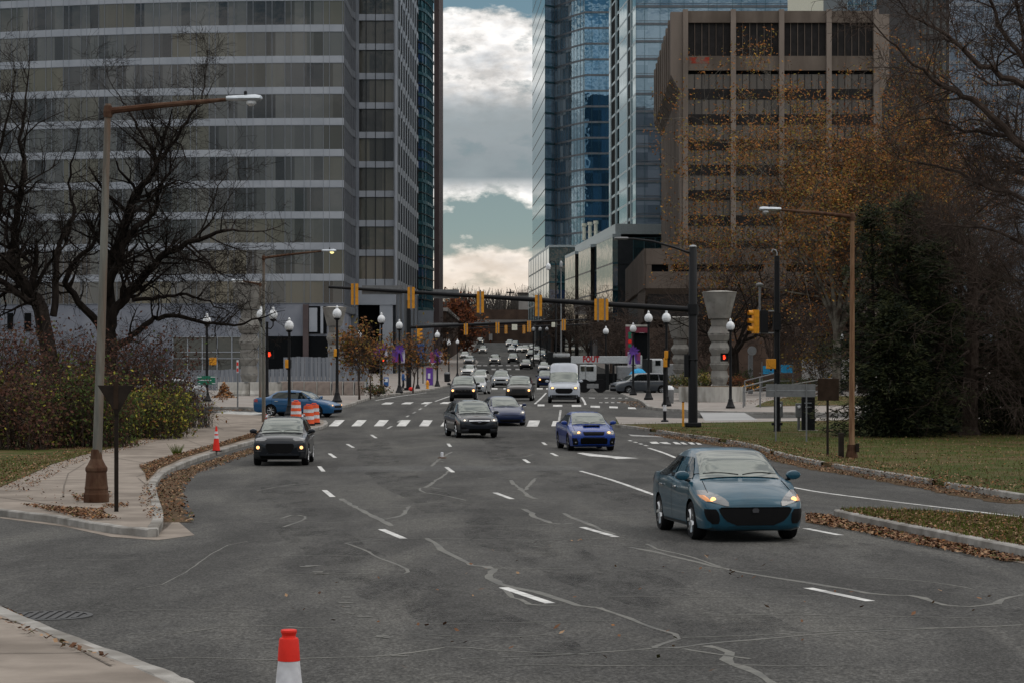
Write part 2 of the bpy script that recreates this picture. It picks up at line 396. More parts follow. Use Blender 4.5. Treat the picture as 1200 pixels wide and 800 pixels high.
# crosswalk near
cw = [[(385+k*26.5, 499), (396+k*26.5, 499), (404+k*25.8, 491.8), (393+k*25.8, 491.8)] for k in range(5)]
cw += [[(516, 499), (523, 499), (526, 494), (520, 494)]]
cw += [[(617, 499.3), (630, 499.3), (633, 492.3), (620, 492.3)], [(646, 499), (654, 499), (655, 493), (648, 493)]]
marks('crosswalk', cw)
marks('crosswalk', [[(447, 473.4), (458, 473.4), (462, 471.2), (452, 471.2)], [(470, 473.2), (481, 473.2), (485, 471), (475, 471)], [(493, 473), (503, 473), (507, 470.8), (498, 470.8)], [(515, 472.8), (525, 472.8), (529, 470.6), (520, 470.6)], [(606, 476), (616, 476), (616, 473.6), (607, 473.6)], [(630, 475.6), (638, 475.6), (638, 473.4), (630, 473.4)], [(648, 476), (659, 476), (659, 474), (648, 474)], [(670, 476.2), (681, 476.2), (681, 474), (670, 474)], [(692, 477), (703, 477.5), (703, 475.2), (692, 475)], [(714, 477.7), (724, 478), (724, 476), (714, 475.6)], [(736, 478.7), (746, 479), (744, 477), (736, 476.7)]])
marks('crosswalk', [[(x, 455.8), (x+7, 455.8), (x+7, 454.2), (x, 454.2)] for x in (565, 576, 590, 602, 629, 640)] + [[(x, 433), (x+5, 433), (x+5, 431.6), (x, 431.6)] for x in (576, 585, 594, 604)] + [[(x, 428.4), (x+5, 428.4), (x+5, 427.4), (x, 427.4)] for x in (559, 566, 575, 584, 593, 602)])
mline([(655, 493), (656, 487), (657, 480)], .12, 'road_paint_worn'); mline([(627, 473), (634, 466.5), (640, 460)], .14)
mline([(681.5, 465), (684.5, 469.5), (686, 474)], .14)
mline([(440, 469), (470, 463.5), (500, 459.8)], .14); drape('lane_dots', [q for a, b in [((454, 502), (459, 499)), ((466, 494.5), (470, 492)), ((476, 488.2), (479, 486.6)), ((484, 483.8), (487, 482.2)), ((491, 479.8), (494, 478.2)), ((498, 475.6), (505, 471.4))] for q in ribbon_poly(GP([a, b]), .13)], .0095, M['road_paint_worn'])
mline([(510, 470), (530, 463), (545, 458)], .13)
marks('lane_words', [[(700+8*k, 466.6), (704+8*k, 466.6), (705+8*k, 465.6), (701+8*k, 465.6)] for k in range(1, 5)] + [[(702+7*k, 471.8), (706+7*k, 471.8), (706+7*k, 470.8), (702+7*k, 470.8)] for k in range(5)] + [[(690, 466.2), (697, 466.6), (697, 465.6), (690, 465.4)]], 'road_paint_worn')
# pale paved crossings of the side streets
marks('crosswalk', [[(826, 496), (888, 495.2), (872, 486.2), (820, 486.2)]], 'pale_paving', .160)
marks('crosswalk', [[(240, 485.4), (290, 486.5), (318, 483.5), (268, 481.5)]], 'road_paint_worn')
marks('crosswalk', [[(250, 481.4), (262, 481.6), (276, 480.6), (262, 480.4)]], 'road_paint_worn')
# darker repaired band across the road
marks('road_patch', [[(392, 553), (540, 551.5), (690, 551), (672, 545), (530, 545), (398, 546)]], 'asphalt_side', .006)
marks('faded_line', [[(x, y), (x+R.uniform(8, 22), y+R.uniform(-.3, .3)), (x+R.uniform(8, 20), y+1.1), (x+2, y+1.0)] for x, y in [(334+(y-640)*1.02+R.uniform(-8, 8), y) for y in sorted(R.uniform(640, 775) for _ in range(15))]], 'sealant', .0095)
for pts in ([(880, 740), (700, 672), (580, 622), (505, 584), (458, 556), (440, 535), (440, 515)], [(1080, 660), (900, 622), (760, 590), (670, 563), (610, 545), (585, 525), (580, 505)], [(640, 770), (480, 690), (385, 640), (330, 595), (335, 562)]):
    drape('oil_stain', ribbon_poly(smooth_path(GP(pts), 2), 1.3, .25), .0055, M['oil_stain'])
# ---- sealed cracks
cr = []
def wobble(P, w): return [(x+R.gauss(0, w*.12), y+R.gauss(0, w*.25)) for x, y in P]
def crack(pts, w=.10): cr.extend(ribbon_poly(wobble(resample(smooth_path(GP(pts), 1), .5), w), w*.66, .4))
crack([(500, 630), (512, 638), (520, 646), (540, 655), (548, 661), (575, 664.5), (581, 668), (572, 673), (576, 679), (590, 686), (620, 692), (650, 700), (670, 708), (700, 712)], .16)
crack([(405, 636), (440, 632), (500, 630), (600, 633), (700, 631), (760, 629)], .06)
crack([(405, 636), (430, 645), (440, 652), (462, 660), (481, 669), (470, 673), (380, 672), (300, 675)], .06)
crack([(300, 652), (380, 650), (436, 652)], .05)
crack([(400, 584), (413, 592), (430, 601), (445, 608), (458, 616)], .17); crack([(450, 608), (470, 605), (475, 600), (480, 593)], .12)
crack([(300, 596), (400, 593), (480, 594.5), (600, 595), (690, 595)], .06); crack([(400, 586), (500, 586), (660, 586)], .05)
crack([(613, 596), (622, 600), (625, 604), (637, 610), (650, 614), (670, 613)], .14); crack([(530, 616), (600, 615.5), (650, 614)], .06)
crack([(660, 601), (672, 607), (690, 614), (700, 618), (720, 626)], .16)
crack([(737, 641), (760, 645), (790, 652), (830, 662), (860, 668), (900, 676), (940, 682), (980, 688), (1030, 697), (1080, 698), (1100, 708), (1130, 711), (1160, 709), (1180, 700), (1200, 697)], .13)
crack([(757, 637), (775, 645), (800, 649), (850, 667)], .09)
crack([(700, 712), (730, 722), (760, 733), (800, 747), (770, 757), (765, 760), (800, 758), (830, 754), (900, 748), (960, 743), (1050, 738), (1200, 732)], .10)
crack([(540, 772), (620, 769), (700, 765), (765, 760)], .07); crack([(800, 747), (900, 744), (970, 739), (1100, 735)], .06)
crack([(830, 757), (860, 768), (850, 775), (880, 785), (900, 798), (930, 812)], .15); crack([(800, 760), (850, 768), (880, 772)], .08)
crack([(300, 774), (380, 771), (450, 769), (500, 762), (530, 757), (600, 764), (690, 767)], .07)
crack([(480, 731), (600, 730), (720, 727)], .05); crack([(590, 688), (600, 699), (612, 704), (625, 709), (660, 709)], .10)
crack([(498, 571), (510, 563), (520, 557), (527, 551)], .12); crack([(505, 571), (522, 573), (492, 570), (492, 576), (520, 580), (546, 586)], .08)
crack([(598, 562), (605, 569), (612, 575), (620, 582), (628, 584)], .16); crack([(614, 574), (622, 566), (628, 560)], .13)
crack([(505, 546), (512, 540), (522, 533), (530, 529)], .12); crack([(520, 541), (510, 538), (524, 537)], .08)
crack([(580, 538), (595, 536), (615, 535), (625, 532)], .07); crack([(570, 524), (590, 523), (620, 521)], .06)
crack([(140, 716), (200, 714), (280, 716)], .05); crack([(150, 743), (200, 743), (260, 735)], .05); crack([(170, 772), (240, 770), (300, 773)], .06)
crack([(0, 682), (60, 682), (120, 682.5)], .04); crack([(160, 690), (200, 683), (260, 640), (290, 634)], .03)
crack([(330, 607), (345, 602), (362, 606), (345, 613), (333, 617)], .07); crack([(300, 575), (320, 571), (345, 567)], .06)
crack([(1010, 676), (1060, 679), (1100, 683), (1140, 690)], .06); crack([(700, 606), (750, 604), (800, 606)], .04)
for y, x0, x1 in ((668, 560, 900), (655, 40, 240), (640, 620, 760), (700, 700, 960), (612, 300, 420), (588, 430, 640), (570, 330, 480), (722, 820, 1200), (745, 470, 640), (560, 560, 690), (735, 240, 420), (780, 600, 1000)):
    crack([(x0+(x1-x0)*k/6, y+R.uniform(-2, 2)) for k in range(7)], .05)
drape('crack_sealant', cr, .007, M['sealant'])
# joints in the pavement
jt = []
def joint(pts, w=.035): jt.extend(ribbon_poly(GP(pts), w))
joint([(0, 583), (60, 579.5), (105, 577)]); joint([(0, 590), (30, 594), (70, 601)]); joint([(100, 547), (80, 560), (75, 576)]); joint([(75, 576), (74, 590)])
joint([(160, 564), (190, 552.5), (182, 564)]); joint([(170, 573), (162, 566)], .03)
joint([(230, 490), (250, 500), (262, 507)]); joint([(190, 515), (222, 520), (240, 527)]); joint([(130, 540), (170, 547)])
drape('pavement_joint', jt, .146, M['joint'])
jt = []
joint([(-40, 784), (60, 784), (125, 783)], .02); joint([(0, 740), (40, 752), (80, 772), (130, 800)], .025); joint([(-40, 760), (0, 741)], .02)
drape('pavement_joint', jt, .146, M['joint'])
# storm drain cover
mb = MB(); p = G(58, 722); z = gz(p[1]) + .012
mb.lathe([(.46, -.02), (.46, .004), (.40, .006), (.40, -.004), (.0, -.004)], 32, (p[0], p[1], z), 0, cap=False)
for k in range(-3, 4):
    h = math.sqrt(max(.39**2 - (k*.1)**2, 0)); mb.box((p[0]+k*.1, p[1], z+.003), (.045, 2*h, .012), 0)
tag(mb.build('drain_cover', M['iron']), 'round slotted iron drain cover in the asphalt beside the leafy gutter', 'drain cover')

for pts, w in (([(203, 612), (197, 592), (196, 574), (210, 557), (235, 546), (262, 538), (300, 526), (340, 515)], .62), ([(985, 613), (1045, 626.5), (1110, 639.5), (1200, 657.5)], .55), ([(775, 510), (812, 516), (850, 521.5), (886, 528), (908, 537), (960, 549), (1010, 557), (1075, 568), (1135, 580), (1200, 590)], .8), ([(-20, 716), (0, 723), (40, 746), (90, 766), (140, 785), (190, 803)], .35)):
    drape('gutter_dirt', ribbon_poly(wobble(resample(smooth_path(GP(pts), 2), .4), .12), w, .35), .0115, M['earth'])
# ---- leaf litter and grass (stuff)
def scatter(polys, dens, size, mats, wts, name, lift=.02, tilt=.7, blade=False):
    mb = MB()
    for poly, n, dz in polys:
        xs = [p[0] for p in poly]; ys = [p[1] for p in poly]
        def inside(x, y):
            c = False; j = len(poly) - 1
            for i in range(len(poly)):
                if (poly[i][1] > y) != (poly[j][1] > y) and x < (poly[j][0]-poly[i][0])*(y-poly[i][1])/(poly[j][1]-poly[i][1]) + poly[i][0]: c = not c
                j = i
            return c
        t = 0; cnt = 0
        while cnt < n and t < n*8:
            t += 1; x = R.uniform(min(xs), max(xs)); y = R.uniform(min(ys), max(ys))
            if not inside(x, y): continue
            cnt += 1; s = size * R.uniform(.6, 1.4); a = R.uniform(0, 2*PI); z = gz(y) + dz + R.uniform(.004, lift)
            m = R.choices(range(len(mats)), wts)[0]
            if blade:
                dx, dy = math.cos(a)*s*.12, math.sin(a)*s*.12; h = s * R.uniform(.6, 1.3); lx, ly = R.uniform(-.5, .5)*s, R.uniform(-.5, .5)*s
                i = len(mb.v); mb.v += [(x-dx, y-dy, z-.02), (x+dx, y+dy, z-.02), (x+lx, y+ly, z+h)]; mb.face((i, i+1, i+2), m)
            else:
                u = Vector((math.cos(a), math.sin(a), R.uniform(-tilt, tilt))) * s; v = Vector((-math.sin(a), math.cos(a), R.uniform(-tilt, tilt))) * s * .65
                c = Vector((x, y, z + s*.25)); mb.quad(c-u*.5, c-v*.5+u*.08, c+u*.5, c+v*.5+u*.05, m)
    o = mb.build(name, mats, normals=False); tag(o, kind='stuff'); return o
nm('fol_litter', (.050, .050, .018), (.085, .080, .03), 3, .9)
LM = [M['leaf_brown'], M['leaf_tan'], M['leaf_dark'], M['leaf_orange']]
def band(pts, w):
    P = GP(pts); L = []; Q = []
    for k, p in enumerate(P):
        a = P[max(k-1, 0)]; b = P[min(k+1, len(P)-1)]; t = Vector((b[0]-a[0], b[1]-a[1])).normalized()
        L.append((p[0]-t.y*w/2, p[1]+t.x*w/2)); Q.append((p[0]+t.y*w/2, p[1]-t.x*w/2))
    return L + Q[::-1]
lp = [(band([(-20, 714), (0, 721), (40, 744), (90, 764), (140, 783), (190, 802)], .30), 1500, .01),
      (band([(-20, 722), (0, 729), (40, 749), (90, 768), (140, 788), (180, 803)], .25), 900, .01),
      (GP([(0, 741), (60, 768), (120, 790), (135, 800), (50, 770), (0, 747)]), 90, .15),
      (GP([(18, 599), (60, 602), (110, 606), (150, 603), (150, 598), (120, 601), (125, 618), (100, 620), (60, 608)]), 620, .15),
      (band([(60, 604), (90, 610), (130, 618)], .5), 350, .15),
      (GP([(85, 588), (130, 584), (133, 592), (110, 596), (88, 595)]), 220, .15),
      (GP([(20, 560), (80, 583), (150, 607), (60, 600), (0, 585)]), 70, .15),
      (verge, 2600, .155), (band([(176, 575), (172, 600), (183, 618)], .35), 160, .155),
      (band([(200, 612), (196, 590), (196, 572), (212, 556), (260, 540), (300, 527), (330, 517)], .9), 1700, .01),
      (band([(0, 583), (60, 552), (100, 539), (135, 531), (185, 515), (222, 499)], 1.2), 1300, .17),
      (GP([(0, 540), (60, 535), (130, 520), (60, 548), (0, 575)]), 700, .17),
      (GP([(960, 604), (985, 607), (1000, 617), (975, 620), (945, 612), (944, 603)]), 800, .014),
      (wedge[:7] + wedge[8:], 2400, .155), (band([(985, 614), (1045, 628), (1110, 641), (1200, 659)], .7), 1900, .012),
      (band([(770, 509), (812, 515.5), (850, 521), (886, 528), (905, 536), (960, 548), (1010, 556.5), (1075, 567), (1135, 579), (1200, 589)], 1.1), 2600, .012),
      (band([(770, 505), (812, 511), (850, 517), (886, 522), (905, 530), (960, 542), (1010, 550), (1075, 562), (1135, 573), (1200, 583)], 2.2), 2600, .15),
      (GP([(905, 520), (1200, 505), (1200, 580), (1010, 550), (912, 532)]), 1500, .15),
      (band([(736, 470), (748, 473), (756, 477.5)], 1.6), 500, .02), (GP([(800, 471), (828, 470), (830, 474), (805, 475)]), 200, .15),
      (GP([(862, 476), (905, 468), (960, 462), (1010, 472), (1000, 478), (905, 478.5)]), 1400, .17),
      (GP([(255, 473), (262, 466), (268, 472)]), 300, .2), (GP([(240, 480), (290, 479.5), (300, 481.5), (245, 482)]), 200, .01),
      (GP([(300, 700), (700, 620), (1200, 700), (900, 800), (300, 800)]), 60, .008)]
scatter([(a, int(n*1.55), z) for a, n, z in lp], 1, .060, LM + [M['fol_litter']], (5, 3, 3.4, .7, 1.2), 'fallen_leaves', .025)
gp = [(lawn_r[:13] + GP([(1300, 540), (1200, 495), (905, 497), (740, 499)]), 16000, .14), (wedge[:6] + wedge[8:], 5500, .15),
      (GP([(0, 545), (60, 540), (130, 526), (215, 497), (222, 499), (130, 530), (60, 549), (0, 575)]), 2200, .165)]
scatter(gp, 1, .075, [M['grass_blade'], M['grass_dry'], M['leaf_dark']], (6, 3.6, .8), 'grass', .01, blade=True)
p = G(207, 537)
mb = MB()
for k in range(90):
    a = R.uniform(0, 2*PI); r = R.uniform(.0, .12); l = R.uniform(.15, .4)
    b0 = Vector((p[0]+r*math.cos(a), p[1]+r*math.sin(a), gz(p[1])+.15)); q = b0 + Vector((math.cos(a)*l*.6, math.sin(a)*l*.6, l))
    mb.quad(b0-Vector((.008, 0, 0)), b0+Vector((.008, 0, 0)), q+Vector((.002, 0, 0)), q-Vector((.002, 0, 0)))
tag(mb.build('grass_tuft', M['grass_blade'], normals=False), 'single green grass tuft in the leafy strip by the kerb near the small cone', 'grass tuft')
# ------------------------------------------------------------------ buildings
nm('panel_blue', (.165, .185, .215), (.225, .245, .275), .25, .45, .3, c3=(.14, .155, .18), s3=.08)
nm('panel_light', (.27, .295, .335), (.335, .36, .40), .3, .42, .3)
nm('panel_base', (.13, .145, .18), (.20, .215, .25), .35, .6, .1)
nm('mullion_grey', (.10, .11, .125), (.14, .15, .165), 1, .45, .5)
nm('mullion_dark', (.012, .016, .02), (.022, .027, .032), 1, .4, .4)
plain('mullion_pale', (.36, .42, .44), .4, .4)
nm('teal_frame', (.02, .065, .085), (.035, .10, .12), 1, .35, .3)
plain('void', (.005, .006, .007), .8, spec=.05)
nm('brut_stone', (.118, .096, .080), (.165, .138, .116), .5, .9, bmp=.2, bscale=3, c3=(.088, .072, .060), s3=.22, stretch=(1, 1, .35))
nm('brut_pale', (.185, .154, .132), (.24, .203, .175), .6, .9, c3=(.14, .117, .10), s3=.3, stretch=(1, 1, .3))
nm('brut_dark', (.013, .012, .012), (.022, .020, .020), 1, .6, spec=.15)
nm('brut_low', (.088, .072, .061), (.128, .107, .092), .6, .9, c3=(.085, .068, .056), s3=.3, stretch=(1, 1, .4))
nm('graffiti', (.26, .045, .03), (.155, .115, .095), .9, .9, lo=.42, hi=.58)
nm('brick_far', (.050, .035, .028), (.085, .058, .045), .4, .9)
nm('tower_brown', (.030, .025, .024), (.055, .046, .042), .3, .6)
nm('pier_brown', (.055, .040, .042), (.075, .056, .056), .4, .7)
plain('cream_panel', (.62, .62, .52), .7); plain('grey_far', (.26, .25, .24), .8, scale=.3)
glassy('glass_olive', (.016, .018, .021), (.088, .094, .094), 1.21, 3.92, v0=13.27, rough=.06, ior=1.62, prob=.5, spread=.36, wave=.02, wscale=.5, tint=(.100, .096, .070))
glassy('glass_olive2', (.022, .023, .023), (.10, .095, .075), 1.7, 3.92, v0=13.27, rough=.06, ior=1.55, prob=.55, spread=.3, wave=.04, wscale=.5)
glassy('glass_dark', (.010, .014, .017), (.05, .06, .06), 1.6, 3.3, rough=.05, ior=1.6, prob=.6, wave=.05)
glassy('glass_deep', (.003, .022, .030), (.012, .05, .06), 2.0, 3.3, rough=.04, ior=1.7, prob=.6, wave=.10, tint=(.01, .03, .09))
glassy('glass_teal', (.05, .10, .12), (.09, .15, .17), 2.5, 3.73, rough=.05, ior=3.2, prob=.5, wave=.03, spec=(.62, .92, 1))
glassy('glass_curved', (.050, .068, .080), (.17, .20, .22), 1.6, 3.73, rough=.03, ior=3.4, prob=.55, wave=.22, wscale=.25, tint=(.03, .05, .07), spec=(.58, .84, 1))
glassy('glass_blue', (.008, .030, .060), (.02, .070, .14), 2.0, 3.73, rough=.03, ior=3.2, prob=.5, wave=.2, wscale=.2, spec=(.45, .75, 1))  # blue base colour stands in for reflected blue sky
glassy('glass_pale', (.085, .115, .15), (.16, .20, .25), 2.2, 3.19, rough=.05, ior=2.6, prob=.5, wave=.05, spec=(.58, .84, 1))
glassy('glass_podium', (.03, .04, .038), (.10, .105, .08), 2.2, 4.6, rough=.04, ior=3.2, prob=.5, wave=.08, spec=(1, .93, .78))
glassy('glass_brut', (.068, .057, .048), (.118, .098, .080), 1.13, 3.6, v0=5.2, rough=.15, ior=1.5, prob=.5, spread=.5)
glassy('glass_sky', (.05, .085, .12), (.12, .17, .22), 1.5, 3.6, rough=.05, ior=1.9, prob=.5, wave=.1, spec=(.58, .84, 1))
glassy('glass_frost', (.14, .17, .22), (.24, .27, .33), 1.5, 3.6, rough=.2, ior=1.6, prob=.5, wave=.1, spec=(.58, .84, 1))

def strip(pts, off):
    """polyline offset to its left-hand (outer) side"""
    out = []
    for k, p in enumerate(pts):
        ns = []
        for a, b in ((k-1, k), (k, k+1)):
            if a >= 0 and b < len(pts):
                t = Vector((pts[b][0]-pts[a][0], pts[b][1]-pts[a][1])); t.normalize(); ns.append(Vector((t.y, -t.x)))
        n = sum(ns, Vector((0, 0))); n.normalize()
        c = n.dot(ns[0]); n = n / max(c, .4)
        out.append((p[0]+n.x*off, p[1]+n.y*off))
    return out
def facade(root, pts, z0, n, pitch, sp, mg, ms, mm, mull=1.5, mw=.07, inset=.15, md=None, minor=None, spname='spandrel', mproud=.03):
    """pts run left to right as seen from outside (outer side = right hand of travel turned towards the viewer)"""
    md = md or inset
    inn = strip(pts, -inset); L = [0]
    for a, b in zip(pts, pts[1:]): L.append(L[-1] + math.dist(a, b))
    stations = []
    if mull:
        s = 0; k = 0
        while s < L[-1]:
            stations.append(s)
            if minor and s + minor < L[-1]: stations.append(s + minor)
            s += mull
    for f in range(n):
        zb = z0 + f*pitch; g = MB(); s_ = MB(); q = MB()
        for k in range(len(pts)-1):
            a, b = inn[k], inn[k+1]; ua, ub = L[k], L[k+1]
            g.quad((*a, zb+sp), (*b, zb+sp), (*b, zb+pitch), (*a, zb+pitch), 0, ((ua, zb+sp), (ub, zb+sp), (ub, zb+pitch), (ua, zb+pitch)))
            A, B = pts[k], pts[k+1]
            s_.quad((*A, zb), (*B, zb), (*B, zb+sp), (*A, zb+sp)); s_.quad((*A, zb+sp), (*B, zb+sp), (*b, zb+sp), (*a, zb+sp)); s_.quad((*A, zb), (*a, zb), (*b, zb), (*B, zb))
        w = g.build('window_band', mg, root, normals=False)
        s_.build(spname, ms, root, normals=False)
        if stations:
            for s in stations:
                k = max(i for i in range(len(L)-1) if L[i] <= s + 1e-6); t = (s - L[k]) / (L[k+1]-L[k])
                x = pts[k][0] + (pts[k+1][0]-pts[k][0])*t; y = pts[k][1] + (pts[k+1][1]-pts[k][1])*t
                tx = Vector((pts[k+1][0]-pts[k][0], pts[k+1][1]-pts[k][1])).normalized(); nx = Vector((tx.y, -tx.x)); rz = math.atan2(tx.y, tx.x)
                o = mproud - (md+mproud)/2
                q.box((x+nx.x*o, y+nx.y*o, zb+pitch/2), (mw, md+mproud, pitch-.004), 0, rz)
            for k in range(len(pts)-1):
                a, b = pts[k], pts[k+1]; rz = math.atan2(b[1]-a[1], b[0]-a[0]); nx = Vector((math.sin(rz), -math.cos(rz))); o = mproud - (md+mproud)/2
                q.box(((a[0]+b[0])/2+nx.x*o, (a[1]+b[1])/2+nx.y*o, zb+pitch-.035), (math.dist(a, b)+.04, md+mproud-.006, .06), 0, rz)
            q.build('mullion_lattice', mm, w, normals=False)
def extr(root, name, poly, z0, z1, m, **k):
    mb = MB(); mb.prism(poly, z0, z1); return mb.build(name, m, root, **k)
def wallbox(root, name, px0, px1, py0, py1, d, th, m):
    mb = MB(); x0, x1 = ax(px0, d), ax(px1, d); z1, z0 = az(py0, d), az(py1, d)
    mb.box(((x0+x1)/2, d+th/2, (z0+z1)/2), (x1-x0, th, z1-z0)); return mb.build(name, m, root)

# --- curved office tower on the left
t = thing('office_tower', 'broad grey office tower with curved front and long horizontal window bands, behind bare trees', 'building')
xr = ax(403, 290)
arc = [(xr - 156*math.sin(a), 290 + 156*(1-math.cos(a))) for a in np.linspace(.42, 0, 15)]
facade(t, arc, 13.27, 13, 3.92, .86, M['glass_olive'], M['panel_light'], M['panel_blue'], 2.42, .06, .06, minor=.78, mproud=.01)
facade(t, arc, 10.40, 1, 2.87, .05, M['glass_olive'], M['panel_blue'], M['panel_blue'], 2.42, .06, .06, minor=.78, mproud=.01)
inn = strip(arc, -.22)
extr(t, 'core', inn + [(xr-.3, 318), (arc[0][0], 330)], 10.45, 64.2, M['panel_base']); extr(t, 'roof', arc + [(xr, 319), (arc[0][0], 331)], 64.22, 65.4, M['panel_light'])
extr(t, 'ground_floor_wall', strip(arc, -.1) + [(xr-.4, 317), (arc[0][0], 329)], 0, 10.38, M['panel_base'])
# notch and east wing
pw = [(ax(418, 307), 307), (ax(463, 307), 307)]
ret = [(xr+.02, 290.25), (xr+.05, 298.5), (ax(412, 303), 303), (ax(418, 306.95), 306.95)]
facade(t, ret, 9.35, 14, 3.92, .86, M['panel_base'], M['panel_blue'], M['mullion_grey'], 1.2, .3, .1)
facade(t, pw, 13.27, 13, 3.92, .84, M['glass_olive2'], M['panel_light'], M['mullion_dark'], 1.25, .09, .25)
sd = [(pw[1][0]+.02, 307.02), (pw[1][0]+.0267*46, 353)]
facade(t, sd, 13.27, 13, 3.92, .9, M['void'], M['panel_light'], M['panel_blue'], 4.6, 2.1, .015, mproud=.0)
for k in range(2):
    x = pw[k][0] - .25 + k*.25
    mb = MB(); mb.box((x+(.3 if k == 0 else .06), 306.8, 38.4), (.55 if k == 0 else .42, .45, 51.5)); mb.build('corner_pier', M['panel_light'] if k else M['panel_blue'], t)
extr(t, 'wing_core', [(pw[0][0]-.2, 307.35), (pw[1][0]-.33, 307.35), (sd[1][0]-.35, 352.9), (pw[0][0]-.2, 352.9)], 13.2, 64.2, M['panel_base'])
extr(t, 'wing_roof', [(pw[0][0]-.2, 306.9), (pw[1][0]+.1, 306.9), (sd[1][0]+.1, 353), (pw[0][0]-.2, 353)], 64.3, 65.2, M['panel_light'])
wallbox(t, 'wing_lintel', 417.5, 464, 334.6, 357.5, 306.9, .5, M['panel_light'])
wallbox(t, 'wing_column', 445, 460, 357.6, 452, 307, 1.6, M['panel_light'])
wallbox(t, 'wing_column', 412, 419.5, 357.6, 452, 307, 1.2, M['panel_blue'])
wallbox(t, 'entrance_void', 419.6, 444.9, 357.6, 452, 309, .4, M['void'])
extr(t, 'wing_base', [(ax(460, 308)-.2, 309), (ax(464, 308), 308), (sd[1][0], 352), (sd[1][0]-3, 352)], 1, 13.2, M['mullion_grey'])
for k in range(5):
    mb = MB(); y = 311+k*8.6; mb.box((pw[1][0]+.0267*(y-307)+.12, y, 7), (.3, 1.2, 12.3)); mb.build('side_column', M['panel_blue'], t)
# ground floor infill; black panels on the wall paint the shade of openings
def arcpt(px):
    best = min(((abs((600 + F*(xr-156*math.sin(a))/(290+156*(1-math.cos(a)))) - px), a) for a in np.linspace(0, .42, 2000)), key=lambda q: q[0])[1]
    return (xr-156*math.sin(best), 290+156*(1-math.cos(best)))
def opening(name, px0, px1, py0, py1, m, mul=None, rows=(), proud=.12):
    a, b = arcpt(px0), arcpt(px1); d = (a[1]+b[1])/2; z1, z0 = az(py0, d), max(az(py1, d), .3); pp = strip([a, b], proud); qq = strip([a, b], -.3)
    mb = MB(); mb.prism([pp[0], pp[1], qq[1], qq[0]], z0, z1); o = mb.build(name, m, t)
    if mul:
        q = MB(); rz = math.atan2(b[1]-a[1], b[0]-a[0]); L = math.dist(a, b); s = 0
        p2 = strip([a, b], proud+.06)
        while s <= L: q.box((p2[0][0]+(p2[1][0]-p2[0][0])*s/L, p2[0][1]+(p2[1][1]-p2[0][1])*s/L, (z0+z1)/2), (.12, .12, z1-z0), 0, rz); s += mul
        for f in rows: q.box(((p2[0][0]+p2[1][0])/2, (p2[0][1]+p2[1][1])/2-.01, z0+(z1-z0)*f), (L, .1, .10), 0, rz)
        q.build('mullion_lattice', M['panel_light'], o)
opening('ground_floor_glazing', 203, 291, 394, 433, M['glass_dark'], 1.9, (.34, .53, .985))
opening('ground_floor_shade_panel', 313, 384, 394, 440, M['void']); opening('ground_floor_shade_panel', 362, 383, 359, 391, M['void'])
opening('ground_floor_shade_panel', 9, 15, 367, 386, M['void']); opening('ground_floor_shade_panel', 29, 36, 367, 388, M['void'])
opening('wall_panel', 362.5, 372, 361, 389, M['panel_light'], proud=.25); opening('wall_panel', 376, 379, 359, 391, M['panel_light'], proud=.3)
opening('brown_column', 355.5, 362, 357, 440, M['pier_brown'], proud=.5)
opening('wall_panel', 291.5, 308, 359, 445, M['panel_blue'], proud=.4)

# --- dark curved tower beyond
t = thing('apartment_tower', 'narrow dark teal glass tower with curved bands and brown edge behind the grey office tower', 'building')
cv = [(ax(483, 354), 354), (ax(490, 354.5), 354.5), (ax(496, 356), 356), (ax(501, 359), 359), (ax(505, 363), 363), (ax(508.5, 369), 369)]
facade(t, cv, 11.2, 17, 3.3, .42, M['glass_deep'], M['teal_frame'], M['teal_frame'], 2.0, .06, .2, spname='floor_edge')
facade(t, [(a+.03, b-.02) for a, b in cv], 11.2+1.6, 16, 3.3, .12, M['glass_deep'], M['mullion_dark'], M['mullion_dark'], 0, spname='transom', inset=.16)
extr(t, 'core', strip(cv, -.6) + [(-13.5, 392), (-20, 392), (-20, 358)], 0, 67, M['mullion_dark'])
x0, x1 = ax(508.6, 371), ax(514.5, 371)
mb = MB(); mb.box(((x0+x1)/2, 382, 34), (x1-x0, 22, 66)); mb.build('brown_pier', M['pier_brown'], t)
wallbox(t, 'base_wall', 488, 508, 364, 425, 354, .8, M['panel_blue'])

# --- glass towers on the right
t = thing('glass_tower', 'tall blue glass tower with concave curved front beside the strip of cloudy sky', 'building')
P1 = [(ax(623.8, 620), 620), (ax(638.5, 560), 560)]
P2 = [(ax(638.9, 560.4), 560.4), (ax(650, 563), 563)]
P3 = [(ax(650.2, 563), 563), (ax(662, 557.5), 557.5), (ax(674, 552), 552), (ax(685, 548), 548)]
P4 = [(ax(685.2, 547.8), 547.8), (ax(722, 547.8), 547.8)]
facade(t, P1, 15.6, 28, 3.73, .30, M['glass_teal'], M['mullion_dark'], M['mullion_pale'], 0, inset=.02, spname='floor_edge')
facade(t, P2, 15.6, 28, 3.73, .35, M['glass_pale'], M['teal_frame'], M['teal_frame'], 3, .06, .04, mproud=.02, spname='floor_edge')
facade(t, P3, 15.6, 28, 3.73, .40, M['glass_curved'], M['mullion_grey'], M['mullion_grey'], 1.6, .06, .04, mproud=.02, spname='floor_edge')
facade(t, P4, 15.6, 28, 3.73, .45, M['glass_blue'], M['mullion_grey'], M['teal_frame'], 1.7, .06, .04, mproud=.02, spname='floor_edge')
extr(t, 'core', [(P1[0][0]+.6, 620), (P1[1][0]+.5, 563), (ax(655, 568), 568), (ax(684, 553), 553), (P4[1][0], 549), (P4[1][0], 640), (P1[0][0]+.6, 640)], 8, 120.4, M['mullion_dark'])
